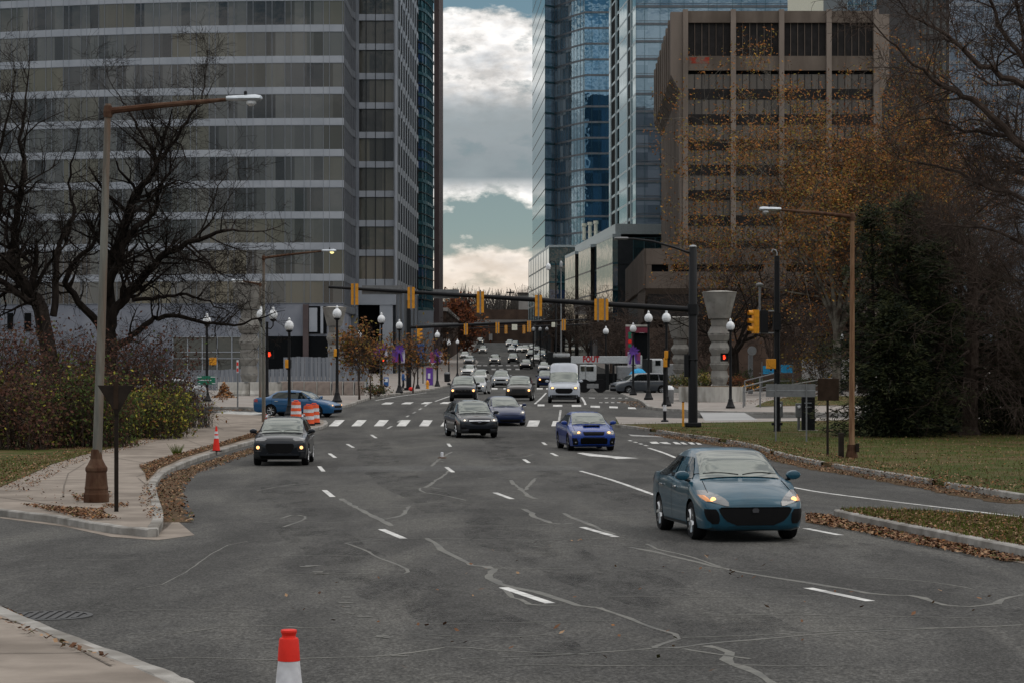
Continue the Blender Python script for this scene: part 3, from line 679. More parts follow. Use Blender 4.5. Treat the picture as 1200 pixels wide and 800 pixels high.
# its podium
t = thing('glass_podium', 'low glazed block with lit reflections at the foot of the concave glass tower', 'building')
Q1 = [(ax(619.5, 592), 592), (ax(643.5, 520), 520)]; Q2 = [(ax(643.7, 520), 520), (ax(676, 520), 520)]
facade(t, Q1, 13.4, 4, 4.0, .3, M['glass_teal'], M['mullion_dark'], M['mullion_pale'], 9, .2, .02, spname='floor_edge')
facade(t, Q2, 13.4, 4, 4.0, .3, M['glass_deep'], M['teal_frame'], M['teal_frame'], 2.2, .12, .2, spname='floor_edge')
extr(t, 'roof', [Q1[0], Q1[1], Q2[1], (Q2[1][0], 592)], 29.41, 29.9, M['mullion_pale'])
extr(t, 'core', [(Q1[0][0]+.5, 590), (Q1[1][0]+.4, 521), (Q2[1][0], 521), (Q2[1][0], 592)], 13.3, 29.4, M['mullion_dark'])
extr(t, 'shop_front', [(ax(628, 585), 585), (ax(646, 526), 526), (ax(676, 526), 526), (ax(676, 585), 585)], 4, 13.2, M['void'])
# glazed low building
t = thing('glazed_block', 'five storey glass block with teal corners, golden reflections and a pale roof screen', 'building')
nx, ny = ax(718, 400), 400.; fx, fy = ax(662, 479), 479.
def lerp2(u): return (fx+(nx-fx)*u, fy+(ny-fy)*u)
for k, (u0, u1, mg, ms, off) in enumerate(((0, .24, 'glass_podium', 'mullion_pale', 0), (.24, .32, 'glass_deep', 'teal_frame', -.8), (.32, .58, 'glass_podium', 'mullion_pale', 0), (.58, .70, 'glass_deep', 'teal_frame', -.8), (.70, .995, 'glass_podium', 'mullion_pale', 0))):
    seg = strip([lerp2(u0), lerp2(u1)], off)
    facade(t, seg, 1.9, 5, 4.6, .28, M[mg], M['mullion_dark'] if off == 0 else M[ms], M['mullion_dark'], 2.4 if off else 0, .1, .03, spname='floor_edge')
    if off == 0: extr(t, 'cornice', seg + strip(seg, -1.5)[::-1], 24.92, 25.5, M[ms])
F1 = [(nx+.02, 400), (ax(724, 400), 400)]; F2 = [(ax(724.2, 400), 400), (ax(742, 400), 400)]; F3 = [(ax(742.2, 400), 400), (ax(800, 400), 400)]
facade(t, F1, 1.9, 5, 4.6, .3, M['glass_deep'], M['teal_frame'], M['teal_frame'], .9, .1, .2, spname='floor_edge')
facade(t, F2, 1.9, 5, 4.6, .15, M['mullion_dark'], M['mullion_dark'], M['mullion_dark'], 0, .1, .3, spname='floor_edge')
facade(t, F3, 1.9, 5, 4.6, .3, M['glass_deep'], M['teal_frame'], M['teal_frame'], 1.9, .1, .2, spname='floor_edge')
extr(t, 'core', [(fx+.9, fy), (nx+.9, ny+1.2), (ax(800, 400), 401.2), (ax(800, 400), fy)], 0, 24.88, M['mullion_dark'])
extr(t, 'roof_screen', [(fx+2, fy-4), (nx+.5, ny+1), (ax(780, 402), 402), (ax(780, 402), 420), (fx+6, fy-2)], 25.52, 27.3, M['mullion_pale'])
for k in range(3):
    mb = MB(); mb.lathe([(.35, 0), (.35, 2.6), (.5, 2.7), (.5, 3.3)], 10, (fx+3.2+k*1.0, fy-26-k*4, 27.3)); mb.build('roof_flue', M['cream_panel'], t)
# pale residential tower
t = thing('glass_tower', 'pale grey blue glass tower with a narrow bright side full of dark recessed balconies', 'building')
S1 = [(ax(713.5, 465), 465), (ax(745, 420), 420)]; S2 = [(ax(745.2, 420), 420), (ax(923, 420), 420)]
facade(t, S1, 26.4, 16, 3.19, .40, M['glass_teal'], M['mullion_pale'], M['mullion_pale'], 0, inset=.02, spname='floor_edge')
u = Vector((S1[1][0]-S1[0][0], S1[1][1]-S1[0][1])); Ln = u.length; u.normalize(); nrm = Vector((u.y, -u.x))
for f in range(16):
    for (s, w) in ((5.5, 7.5), (16, 1.6), (34, 3.2)):
        c = (S1[0][0]+u.x*(s+w/2)+nrm.x*.03, S1[0][1]+u.y*(s+w/2)+nrm.y*.03, 26.4+f*3.19+1.85)
        mb = MB(); mb.box((c[0]-nrm.x*.1, c[1]-nrm.y*.1, c[2]), (w, .3, 2.5), 0, math.atan2(u.y, u.x)); mb.build('balcony_shade_panel', M['void'], t)  # black slab on the face paints the shade inside a balcony
for s in (4.6, 13.4, 33, 38.2):
    mb = MB(); mb.box((S1[0][0]+u.x*s+nrm.x*.05, S1[0][1]+u.y*s+nrm.y*.05, 26.4+8*3.19), (.5, .3, 16*3.19), 0, math.atan2(u.y, u.x))
    mb.build('pale_fin', M['mullion_pale'], t)
facade(t, S2, 26.4, 16, 3.19, .45, M['glass_pale'], M['mullion_grey'], M['teal_frame'], 4.4, .06, .04, mproud=.02, minor=1.6, spname='floor_edge')
facade(t, [(a, b-.02) for a, b in S2], 26.4+.75, 15, 3.19, .08, M['glass_pale'], M['mullion_grey'], M['mullion_grey'], 0, spname='transom', inset=.12)
extr(t, 'core', [(S1[0][0]+.7, 466), (S1[1][0]+.4, 420.6), (S2[1][0], 420.6), (S2[1][0], 466)], 0, 77, M['mullion_dark'])
t = thing('far_tower', 'cream panelled tower just showing above the brown concrete roofline', 'building')
extr(t, 'wall', [(ax(922, 600), 600), (ax(993, 600), 600), (ax(993, 600), 630), (ax(922, 600), 630)], 8, 110, M['cream_panel'])
wallbox(t, 'edge_strip', 989, 993, -60, 60, 599, .8, M['mullion_pale'])
t = thing('blue_tower', 'blue glass tower with a white vertical edge behind the orange leaved tree', 'building')
B1 = [(ax(993, 520), 520), (ax(1062, 520), 520)]
facade(t, B1, 12, 26, 3.6, .3, M['glass_sky'], M['teal_frame'], M['mullion_pale'], 1.5, .1, .2, spname='floor_edge')
wallbox(t, 'white_edge', 1062.2, 1072, -80, 420, 519.5, 2, M['panel_light']); extr(t, 'core', [(B1[0][0], 521), (B1[1][0], 521), (B1[1][0], 560), (B1[0][0], 560)], 0, 106, M['mullion_dark'])
t = thing('brown_tower', 'slim dark brown tower seen through the branches beside a white vertical edge', 'building')
D1 = [(ax(1072, 380), 380), (ax(1112, 380), 380)]
facade(t, D1, 6, 19, 3.6, .9, M['glass_dark'], M['tower_brown'], M['tower_brown'], 1.1, .35, .25); extr(t, 'core', [(D1[0][0], 380.6), (D1[1][0], 380.6), (D1[1][0], 420), (D1[0][0], 420)], 0, 74, M['tower_brown'])
t = thing('pale_tower', 'wide pale blue tower seen only through a mesh of bare branches', 'building')
E1 = [(ax(1113, 430), 430), (ax(1420, 430), 430)]
facade(t, E1, 5, 20, 3.6, .5, M['glass_frost'], M['panel_blue'], M['panel_light'], 1.6, .1, .15); extr(t, 'core', [(E1[0][0], 430.6), (E1[1][0], 430.6), (E1[1][0], 460), (E1[0][0], 460)], 0, 77, M['mullion_dark'])

# --- brutalist block
t = thing('concrete_block', 'brown concrete office block with stepped cantilevered side fins and a red stain on its front', 'building')
Y = 328.
cx = [ax(p, Y) for p in (803, 859, 915.5, 971, 1026)]
Zt, Zl1, Zl0, Zp0 = az(12, Y), az(27, Y), az(66, Y), az(83, Y)
for k, x in enumerate(cx):
    mb = MB(); mb.box((x, Y-.25, (Zt+3)/2), (.72, .9, Zt-3)); mb.build('column', M['brut_pale'], t)
red = None
for k in range(4):
    a, b = cx[k]+.362, cx[k+1]-.362; w = b-a; xc = (a+b)/2
    mb = MB(); mb.box((xc, Y+.2, (Zt-.15+Zl1)/2), (w, .7, Zt-.15-Zl1)); mb.build('parapet', M['brut_stone'], t)
    mb = MB(); mb.box((xc, Y+.5, (Zl1+Zl0)/2), (w, .3, Zl1-Zl0-.004)); o = mb.build('louvre_window', M['brut_dark'], t)
    mb = MB()
    for j in range(1, 6): mb.box((a+w*j/6, Y+.3, (Zl1+Zl0)/2), (.09, .2, Zl1-Zl0-.01))
    mb.build('mullion_lattice', M['brut_stone'], o)
    mb = MB(); mb.box((xc, Y+.2, (Zl0+Zp0)/2), (w, .7, Zl0-Zp0)); o = mb.build('concrete_band', M['brut_stone'], t)
    if k == 0:
        mb = MB(); mb.box((a+1.6, Y-.16, (Zl0+Zp0)/2+.4), (2.9, .02, .9)); mb.build('red_stain', M['graffiti'], o)
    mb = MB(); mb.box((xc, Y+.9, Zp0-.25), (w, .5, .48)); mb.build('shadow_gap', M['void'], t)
z = Zp0 - .5; f = 0
while z > 6:
    for k in range(4):
        a, b = cx[k]+.362, cx[k+1]-.362; w = b-a; xc = (a+b)/2; z0 = z-2.1
        mb = MB(); mb.quad((a, Y+.3, z0), (b, Y+.3, z0), (b, Y+.3, z), (a, Y+.3, z), 0, ((a-cx[0], z0), (b-cx[0], z0), (b-cx[0], z), (a-cx[0], z)))
        o = mb.build('window_band', M['glass_brut'], t, normals=False); mb = MB()
        for j in range(1, 6): mb.box((a+w*j/6, Y+.25, (z+z0)/2), (.07, .12, z-z0))
        mb.build('mullion_lattice', M['brut_dark'], o)
        mb = MB(); mb.box((xc, Y+.35, z0-.74), (w, .3, 1.48)); mb.build('dark_spandrel', M['brut_dark'], t)
    z -= 3.6
zc1, zc0 = az(88, Y), az(107, Y); xo, xi = ax(786, Y), ax(796.5, Y)
for k in range(9):
    y0 = Y + k*7.9; dx = .025*(y0-Y)
    poly = [(xo+dx, Zt-.3), (xo+dx, zc1), (xi+dx, zc0), (xi+dx, 2), (cx[0]-.38+dx, 2), (cx[0]-.38+dx, Zt-.3)]
    mb = MB(); mb.prism(poly, y0-.2, y0+1.6, 0, 'y'); mb.build('side_fin', M['brut_pale'] if k == 0 else M['brut_stone'], t)
    if k < 8:
        mb = MB(); mb.prism([(xo+dx+.3, Zt-1), (xo+dx+.3, zc1+.1), (xi+dx+.22, zc0), (xi+dx+.22, 2), (xi+dx+1.6, 2), (xi+dx+1.6, Zt-1)], y0+1.61, y0+7.68, 0, 'y'); mb.build('side_wall', M['brut_stone'], t)
ro = ax(1042, Y)
mb = MB(); mb.prism([(cx[4]+.37, Zt-.6), (ro, Zt-.6), (ro, az(92, Y)), (cx[4]+.9, az(112, Y)), (cx[4]+.9, 2), (cx[4]+.37, 2)], Y-.1, Y+1.6, 0, 'y'); mb.build('side_fin', M['brut_pale'], t)
extr(t, 'core', [(cx[0]-.2, Y+1.2), (cx[4]+.3, Y+1.2), (cx[4]+.3, Y+66), (cx[0]+1.2, Y+66)], 0, Zt-.8, M['brut_dark'])

# low concrete annex
t = thing('concrete_annex', 'low dark brown concrete annex with one slot window and a sloping underside', 'building')
Y = 300.; xa, xb = ax(757, Y), ax(1010, Y); zt, zb = az(291.5, Y), az(338, Y)
zw1, zw0 = az(310, Y), az(318.5, Y)
extr(t, 'upper_wall', [(xa, Y), (xb, Y), (xb, Y+1), (xa, Y+1)], zw1, zt, M['brut_low']); extr(t, 'lower_wall', [(xa, Y), (xb, Y), (xb, Y+1), (xa, Y+1)], zb, zw0, M['brut_low'])
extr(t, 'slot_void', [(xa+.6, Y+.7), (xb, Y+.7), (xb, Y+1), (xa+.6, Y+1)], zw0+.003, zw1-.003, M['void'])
for px in (757.5, 783, 905):
    mb = MB(); mb.box((ax(px, Y)+.35, Y+.4, (zw0+zw1)/2), (.65 if px < 800 else 3, .72, zw1-zw0-.004)); mb.build('slot_pier', M['brut_low'], t)
mb = MB(); mb.prism([(Y+.01, zb-.003), (Y+20, zb-.003), (Y+20, zb-5), (Y+6, zb-4)], xa, xb, 0, 'x'); mb.build('sloping_soffit', M['brut_low'], t)
sdp = [(xa-.01, Y+.5), (xa+.0267*66-.8, Y+66)]
mb = MB()
for k in range(14):
    y0 = Y + .3 + k*4.7; x = xa + .012*(y0-Y); mb.box((x, y0+1.6, (zt+zb)/2), (.5, 3.2, zt-zb))
mb.build('side_panels', M['brut_low'], t)
extr(t, 'core', [(xa+.3, Y+1.1), (xb, Y+1.1), (xb, Y+66), (xa+1.1, Y+66)], zb-4, zt-.2, M['brut_dark'])
extr(t, 'base', [(ax(775, 306), 306), (xb, 306), (xb, Y+60), (xa+6, Y+60)], 0, zb-4.1, M['brick_far'])

# --- end of the street
t = thing('brick_garage', 'long low dark brick building with a pale ledge across the top of the hill', 'building')
extr(t, 'wall', [(ax(545, 660), 660), (ax(660, 660), 660), (ax(660, 660), 690), (ax(545, 660), 690)], 7, 15.2, M['brick_far'])
extr(t, 'ledge', [(ax(545, 660), 659.6), (ax(660, 660), 659.6), (ax(660, 660), 690), (ax(545, 660), 690)], 15.21, 15.9, M['grey_far'])
extr(t, 'upper_storey', [(ax(552, 668), 668), (ax(640, 668), 668), (ax(640, 668), 690), (ax(552, 668), 690)], 15.95, 19, M['brick_far'])
wallbox(t, 'door', 573, 577, 391, 399, 659.5, .3, M['grey_far'])
t = thing('grey_tower', 'small pale grey far block behind the hanging signals at the foot of the sky', 'building')
wallbox(t, 'wall', 608, 621, 344.5, 405, 760, 20, M['grey_far']); wallbox(t, 'roof', 607.6, 621.4, 343, 344.4, 759, 22, M['tower_brown'])
t = thing('street_block', 'dark shop row under bare trees behind the crane lorry', 'building')
extr(t, 'wall', [(16.5, 300), (34, 300), (34, 396), (16.5, 396)], 0, 7.5, M['brick_far'])
for k in range(6): mb = MB(); mb.box((16.46, 305+k*15, 3.6), (.2, 9, 4)); mb.build('shop_window', M['void'], t)
t = thing('street_block', 'far dark row of street front building below the concave glass tower', 'building')
extr(t, 'wall', [(15, 405), (40, 405), (40, 515), (15, 515)], 0, 12, M['tower_brown'])
wallbox(t, 'pale_screen', 673, 691, 356, 369, 404.6, .3, M['grey_far'])
t = thing('street_block', 'dark shaded street fronts with a pale ledge below the red autumn tree', 'building')
extr(t, 'wall', [(-30, 420), (-12, 420), (-12, 640), (-30, 640)], 0, 12.5, M['brick_far']); extr(t, 'ledge', [(-30, 419.6), (-11.7, 419.6), (-11.7, 640), (-30, 640)], 12.55, 13.2, M['grey_far'])
wallbox(t, 'canopy', 478, 527, 397, 400, 419, 3, M['grey_far'])
# ------------------------------------------------------------------ trees and shrubs
nm('bark_dark', (.009, .007, .006), (.024, .019, .016), 5, .95, bmp=.5, bscale=20, stretch=(1, 1, .3))
nm('bark_brown', (.032, .023, .019), (.070, .053, .044), 5, .95)
nm('bark_grey', (.045, .040, .036), (.085, .078, .07), 4, .95)
nm('bark_sycamore', (.045, .034, .027), (.15, .138, .115), 1.2, .9, lo=.4, hi=.6)
for k, c in {'fol_rust': (.215, .085, .022), 'fol_gold': (.30, .165, .028), 'fol_olive': (.125, .095, .022), 'fol_umber': (.125, .056, .020), 'fol_yellow': (.22, .20, .03), 'fol_green': (.035, .055, .013),
             'fol_ever': (.014, .019, .008), 'fol_ever2': (.030, .034, .013), 'fol_ever3': (.006, .010, .006), 'fol_red': (.12, .035, .014), 'fol_red2': (.07, .026, .013), 'fol_vine': (.070, .030, .022), 'fol_moss': (.06, .066, .014), 'fol_litterb': (.060, .030, .016)}.items():
    plain(k, c, .75, var=.15, scale=2)

class Tree:
    def __init__(s, seed): s.r = random.Random(seed); s.mb = MB(); s.tips = []
    def seg(s, P, Rd, n):
        s.mb.tube(P, Rd, n, 0, cap=False)
    def grow(s, p, d, L, r, lv, sp=.55, grav=.04, kids=(3, 5), wig=.18, ratio=.62, minr=.006):
        rr = s.r; n = 4 if lv > 1 else 3; P = [Vector(p)]; Rd = [r]; dd = Vector(d).normalized()
        for k in range(n):
            dd = (dd + Vector((rr.gauss(0, wig), rr.gauss(0, wig), rr.gauss(0, wig) + grav))).normalized()
            P.append(P[-1] + dd*L/n); Rd.append(max(r*(1-.68*(k+1)/n), minr))
        s.seg(P, Rd, 6 if lv >= 4 else (4 if lv >= 2 else 3))
        if lv <= 0: s.tips.append((P[-1], dd)); return
        if lv == 1: s.tips.append((P[-1], dd))
        for _ in range(rr.randint(*kids)):
            t = rr.uniform(.25, 1.0)*n; k = min(int(t), n-1); q = P[k].lerp(P[k+1], t-k); base = (P[k+1]-P[k]).normalized()
            side = Vector((rr.gauss(0, 1), rr.gauss(0, 1), rr.gauss(0, .8))); side = (side - base*side.dot(base)); side = side.normalized() if side.length > .01 else base.orthogonal()
            nd = base*(1-sp) + side*sp
            s.grow(q, nd, L*ratio*rr.uniform(.7, 1.25), max(Rd[k]*.62, minr), lv-1, sp, grav, kids, wig, ratio, minr)
    def limb(s, P, r0, r1, lv, nk, L, sp=.6, grav=.03, t0=.15, **k):
        """a hand-laid limb with grown side branches"""
        rr = s.r; P = [Vector(p) for p in P]; Q = []
        for a, b in zip(P, P[1:]):
            for j in range(3): Q.append(a.lerp(b, j/3) + Vector((rr.gauss(0, .05), rr.gauss(0, .05), rr.gauss(0, .05))))
        Q.append(P[-1]); m = len(Q); Rd = [r0 + (r1-r0)*i/(m-1) for i in range(m)]
        s.seg(Q, Rd, 8)
        for _ in range(nk):
            t = rr.uniform(t0, 1)*(m-1); i = min(int(t), m-2); q = Q[i].lerp(Q[i+1], t-i); base = (Q[i+1]-Q[i]).normalized()
            side = Vector((rr.gauss(0, 1), rr.gauss(0, 1), rr.gauss(.15, .8))); side = (side - base*side.dot(base)).normalized()
            s.grow(q, base*(1-sp)+side*sp, L*rr.uniform(.6, 1.2), max(Rd[i]*.5, .012), lv, .55, grav, **k)
        s.grow(Q[-1], Q[-1]-Q[-2], L, r1, lv, .5, grav, **k)
    def leaves(s, n, spread, size, mats, wts, pts=None, clump=1):
        rr = s.r; mb = MB(); pts = pts or [t[0] for t in s.tips]
        for _ in range(n):
            c = rr.choice(pts) + Vector((rr.gauss(0, spread), rr.gauss(0, spread), rr.gauss(0, spread)))
            m = rr.choices(range(len(mats)), wts)[0]
            for _ in range(clump):
                cc = c + (Vector((rr.gauss(0, 1), rr.gauss(0, 1), rr.gauss(0, 1)))*size*.8 if clump > 1 else Vector())
                u = Vector((rr.gauss(0, 1), rr.gauss(0, 1), rr.gauss(0, 1))).normalized(); v = u.orthogonal().normalized(); sz = size*rr.uniform(.4, 1.5)
                mb.quad(cc-u*sz*.5, cc-v*sz*.32, cc+u*sz*.5, cc+v*sz*.32, m)
        return mb
def up(px, py, d): return Vector((ax(px, d), d, az(py, d)))
def pl(pts, d, w=.0, seed=0):
    r = random.Random(seed); dd = 0; out = []
    for k, (x, y) in enumerate(pts):
        if k: dd += r.uniform(-1, 1)*w
        out.append(up(x, y, d+dd))
    return out

# --- the two gnarled bare trees above the thicket
t = thing('bare_tree', 'gnarled bare tree at the picture edge rising from the thicket with two stout forked stems', 'tree', (ax(55, 104), 104, gz(104)))
T = Tree(3); D = 104
T.limb(pl([(62, 470), (57, 420), (50, 362), (38, 345), (25, 330), (8, 312), (-12, 296), (-40, 270)], D, .8, 1), .42, .14, 3, 16, 3.2, t0=.4)
T.limb(pl([(25, 330), (18, 310), (15, 290), (18, 255), (25, 222), (28, 195), (24, 165), (30, 130)], D, .7, 2), .25, .06, 3, 20, 2.6)
T.limb(pl([(50, 362), (32, 352), (12, 337), (-10, 320), (-40, 318)], D, .8, 3), .2, .07, 3, 9, 2.4); T.limb(pl([(-12, 296), (-5, 262), (4, 225), (-4, 180), (8, 140)], D, .8, 4), .18, .05, 3, 14, 2.4)
T.limb(pl([(62, 370), (66, 335), (66, 300), (72, 284), (82, 268), (86, 243), (80, 215), (86, 185)], D, .6, 5), .17, .04, 3, 13, 1.8)
T.mb.build('trunk', M['bark_dark'], None, True, normals=False).parent = t; t.children[0].location = -t.location
t = thing('bare_tree', 'wide spreading bare tree behind the tall street lamp, long low boughs reaching over the pavement', 'tree', (ax(128, 108), 108, gz(108)))
T = Tree(8); D = 108
T.limb(pl([(125, 480), (126, 430), (128, 385), (125, 345), (132, 300), (148, 255), (160, 228), (172, 212), (184, 190)], D, .6, 11), .45, .10, 3, 16, 2.8, t0=.4)
T.limb(pl([(128, 392), (136, 362), (150, 342), (175, 317), (197, 296), (218, 286), (240, 280), (262, 270), (280, 271)], D, .8, 12), .26, .05, 3, 22, 2.6)
T.limb(pl([(125, 345), (138, 312), (146, 284), (158, 270), (172, 258), (184, 242), (190, 215), (200, 195)], D, .7, 13), .22, .06, 3, 18, 2.5)
T.limb(pl([(184, 190), (176, 172), (162, 150), (150, 130), (140, 112)], D, .6, 14), .09, .03, 3, 9, 2.2); T.limb(pl([(184, 190), (200, 172), (214, 150), (226, 132), (236, 118), (240, 95)], D, .6, 15), .10, .03, 3, 12, 2.2)
T.limb(pl([(128, 395), (110, 370), (85, 345), (78, 330), (88, 305), (106, 290), (116, 278), (118, 255)], D, .6, 16), .2, .06, 3, 13, 2.0)
T.limb(pl([(130, 410), (150, 398), (162, 388), (180, 372), (200, 369), (224, 374), (250, 380), (275, 381), (305, 373)], D, .5, 17), .17, .04, 3, 15, 1.7, grav=.01)
T.limb(pl([(155, 352), (178, 350), (198, 348), (218, 344), (240, 350), (262, 362)], D, .6, 18), .10, .03, 3, 12, 1.7)
T.limb(pl([(218, 286), (232, 300), (250, 315), (262, 322)], D, .6, 19), .06, .02, 3, 8, 1.5); T.limb(pl([(226, 285), (240, 262), (250, 235), (262, 208), (272, 195)], D, .6, 20), .05, .015, 2, 8, 1.6)
T.mb.build('trunk', M['bark_dark'], None, True, normals=False).parent = t; t.children[0].location = -t.location

# --- thicket: arching canes, dead vines and sparse leaves
def shrub(name, label, px0, px1, pyb, top, d, seed, canes, leaves, mats, wts, cmat='bark_brown', size=.13, lean=.5, dep=4, fat=.012):
    r = random.Random(seed); x0, x1 = ax(px0, d), ax(px1, d); zt = az(top, d); z0 = gz(d)+.14; H = zt-z0
    root = thing(name, label, 'shrub', ((x0+x1)/2, d, z0)); mb = MB(); pts = []
    for _ in range(canes):
        b = Vector((r.uniform(x0, x1), d + r.uniform(-dep/2, dep/2), z0)); u = (b.x-x0)/(x1-x0); h = H*r.uniform(.45, 1.0)*(1-.55*abs(2*u-1)**3)
        a = r.uniform(0, 2*PI); l = h*lean*r.uniform(.3, 1.2); P = []
        for k in range(6):
            q = k/5; P.append(b + Vector((math.cos(a)*l*q*q, math.sin(a)*l*q*q*.6, h*(q*1.5-.5*q*q) * (1 if q < .8 else .97))) + Vector((r.gauss(0, .05), r.gauss(0, .05), r.gauss(0, .03))))
        mb.tube(P, [fat*1.3*(1-.75*k/5) for k in range(6)], 3, 0, cap=False)
        for k in range(0, 6): pts.append(P[k].lerp(P[min(k+1, 5)], r.random()))
        for _ in range(5):
            q = r.choice(P[1:]); e = q + Vector((r.gauss(0, .35), r.gauss(0, .3), r.gauss(.05, .3))); mb.tube([q, (q+e)/2 + Vector((0, 0, r.uniform(0, .12))), e], [fat*.6, fat*.5, fat*.3], 3, 0, cap=False); pts.append(e)
    o = mb.build('stem', M[cmat], None, normals=False); o.parent = root; o.location = -root.location
    if leaves:
        T = Tree(seed); lb = T.leaves(leaves, .16, size, mats, wts, pts)
        o = lb.build('foliage', [M[m] for m in mats], None, normals=False); o.parent = root; o.location = -root.location
    return root
V = ['fol_vine', 'fol_litterb', 'fol_moss', 'fol_green']
shrub('thicket_shrub', 'tall tangle of dark brown vines covering the base of the gnarled tree', -60, 110, 520, 372, 101, 21, 620, 9500, V, (7, 3, .6, .3), dep=6)
shrub('thicket_shrub', 'reddish brown vine mound behind the street lamp post under the spreading tree', 85, 215, 500, 378, 106, 22, 620, 7500, V, (7, 3, .4, .2), dep=6)
shrub('leafy_shrub', 'low brown and yellow flecked shrub by the pavement at the picture edge', -70, 62, 532, 430, 86.5, 23, 340, 8200, ['fol_litterb', 'fol_vine', 'fol_moss', 'fol_yellow'], (4, 5, 2, .35), dep=4)
shrub('leafy_shrub', 'green and brown shrub between the lamp post and the triangle sign', 48, 146, 530, 422, 88.5, 24, 260, 7200, ['fol_green', 'fol_moss', 'fol_litterb', 'fol_yellow'], (5, 2, 4, .5), dep=4)
shrub('leafy_shrub', 'yellow green shrub beyond the triangle sign, brightest of the thicket', 138, 214, 512, 450, 99, 25, 220, 5600, ['fol_moss', 'fol_yellow', 'fol_green', 'fol_umber'], (5, 2.2, 2, 1.5), dep=4)
shrub('twiggy_shrub', 'thin grey leafless shrub at the pavement end below the green street sign', 206, 246, 500, 446, 112, 26, 150, 260, ['fol_umber', 'fol_yellow'], (3, 1), 'bark_grey', dep=2.5, fat=.009)
for k in range(1): pass

# --- oaks and maples on the other side
def auto_tree(name, label, px, pyb, d, H, seed, lv=4, mat='bark_dark', leaf=None, r0=None, trunk=.3, spread=.5, kids=(3, 5), ratio=.66, nl=7, L=None, grav=.05, sp=.55, group=None, base=None, minr=.012, lsize=.2):
    b = Vector((ax(px, d), d, base if base is not None else gz(d)+.12)); root = thing(name, label, 'tree', b, 0, group); T = Tree(seed); r0 = r0 or H*.022
    h = H*trunk; top = b + Vector((T.r.gauss(0, .1), 0, h)); T.seg([b - Vector((0, 0, .1)), b + Vector((0, 0, .3)), b.lerp(top, .5), top], [r0*1.5, r0*1.1, r0, r0*.85], 9)
    for k in range(nl):
        a = 2*PI*k/nl + T.r.uniform(-.4, .4); e = spread*T.r.uniform(.5, 1.3)
        T.grow(b.lerp(top, T.r.uniform(.75, 1)), Vector((math.cos(a)*e, math.sin(a)*e, 1)), (L or H*.42)*T.r.uniform(.8, 1.1), r0*.55, lv, sp, grav, kids, .14, ratio, minr)
    o = T.mb.build('trunk', M[mat], None, normals=False, smooth=False); o.parent = root; o.location = -b
    if leaf:
        n, s, mats, wts = leaf; o = T.leaves(n, s, lsize, mats, wts).build('crown', [M[m] for m in mats], None, normals=False); o.parent = root; o.location = -b
    return root
auto_tree('sycamore_tree', 'tall autumn tree with sparse rust and olive leaves in front of the brown concrete block', 980, 470, 170, 23.5, 31, 4, 'bark_sycamore', (60000, .36, ['fol_rust', 'fol_gold', 'fol_olive', 'fol_umber'], (3, .55, 3, 4.6)), r0=.30, trunk=.22, spread=.36, nl=9, kids=(3, 5), minr=.012, lsize=.185, L=11.8)
auto_tree('sycamore_tree', 'thinner orange leaved tree overlapping the blue tower above the dark evergreen', 1062, 470, 176, 20, 32, 4, 'bark_brown', (9000, .5, ['fol_rust', 'fol_umber', 'fol_red'], (3, 4, 2)), trunk=.3, spread=.5, nl=7, lsize=.22, L=9)
auto_tree('dark_trunk_tree', 'thick dark leaning trunk with bare crown behind the stacked stone column', 862, 470, 172, 11, 33, 3, 'bark_dark', None, r0=.36, trunk=.32, spread=.8, nl=6, minr=.014)
auto_tree('bare_tree', 'bare tree with upright branches right behind the tall stone column cap', 846, 470, 190, 13.5, 34, 3, 'bark_brown', None, trunk=.3, spread=.3, nl=9, minr=.012)
auto_tree('crape_myrtle', 'small multi stem tree with few olive leaves beyond the brown square sign', 962, 470, 186, 6.5, 35, 3, 'bark_grey', (900, .3, ['fol_olive', 'fol_gold', 'fol_umber'], (3, 1, 2)), r0=.1, trunk=.08, spread=.6, nl=8, minr=.014)
auto_tree('shade_tree', 'stout dark trunk with umber leaves behind the rusty lamp post', 1014, 470, 184, 14, 36, 4, 'bark_dark', (2600, .4, ['fol_umber', 'fol_rust', 'fol_olive'], (4, 2, 2)), r0=.55, trunk=.3, spread=.6, nl=7, minr=.014)
# little street trees
auto_tree('young_tree', 'young tree with golden brown leaves on the far pavement behind the blue saloon', 421, 466, 150, 4.7, 41, 3, 'bark_brown', (1100, .25, ['fol_rust', 'fol_olive', 'fol_umber'], (1.5, 3, 4)), r0=.06, trunk=.35, spread=.45, nl=7, group=None, base=gz(150)+.14, lsize=.2)
auto_tree('young_tree', 'smaller orange leaved young tree one step behind the golden one', 434, 464, 158, 3.9, 42, 3, 'bark_brown', (700, .22, ['fol_olive', 'fol_umber'], (2, 4)), r0=.05, trunk=.35, spread=.4, nl=6, base=gz(158)+.14, lsize=.2)
auto_tree('young_tree', 'rusty leaved young tree beside the big black signal post', 484, 458, 192, 4.9, 43, 3, 'bark_brown', (1200, .28, ['fol_umber', 'fol_rust', 'fol_olive'], (5, 1, 1)), r0=.06, trunk=.3, spread=.4, nl=7, base=gz(192)+.14, lsize=.22)
auto_tree('maple_tree', 'dense dark red autumn tree at the end of the dark tower', 531, 400, 520, 13.5, 44, 4, 'bark_dark', (7000, .8, ['fol_red', 'fol_red2', 'fol_rust'], (4, 4, 1)), trunk=.2, spread=.75, nl=8, minr=.03, base=gz(520)-1.5, lsize=.75)
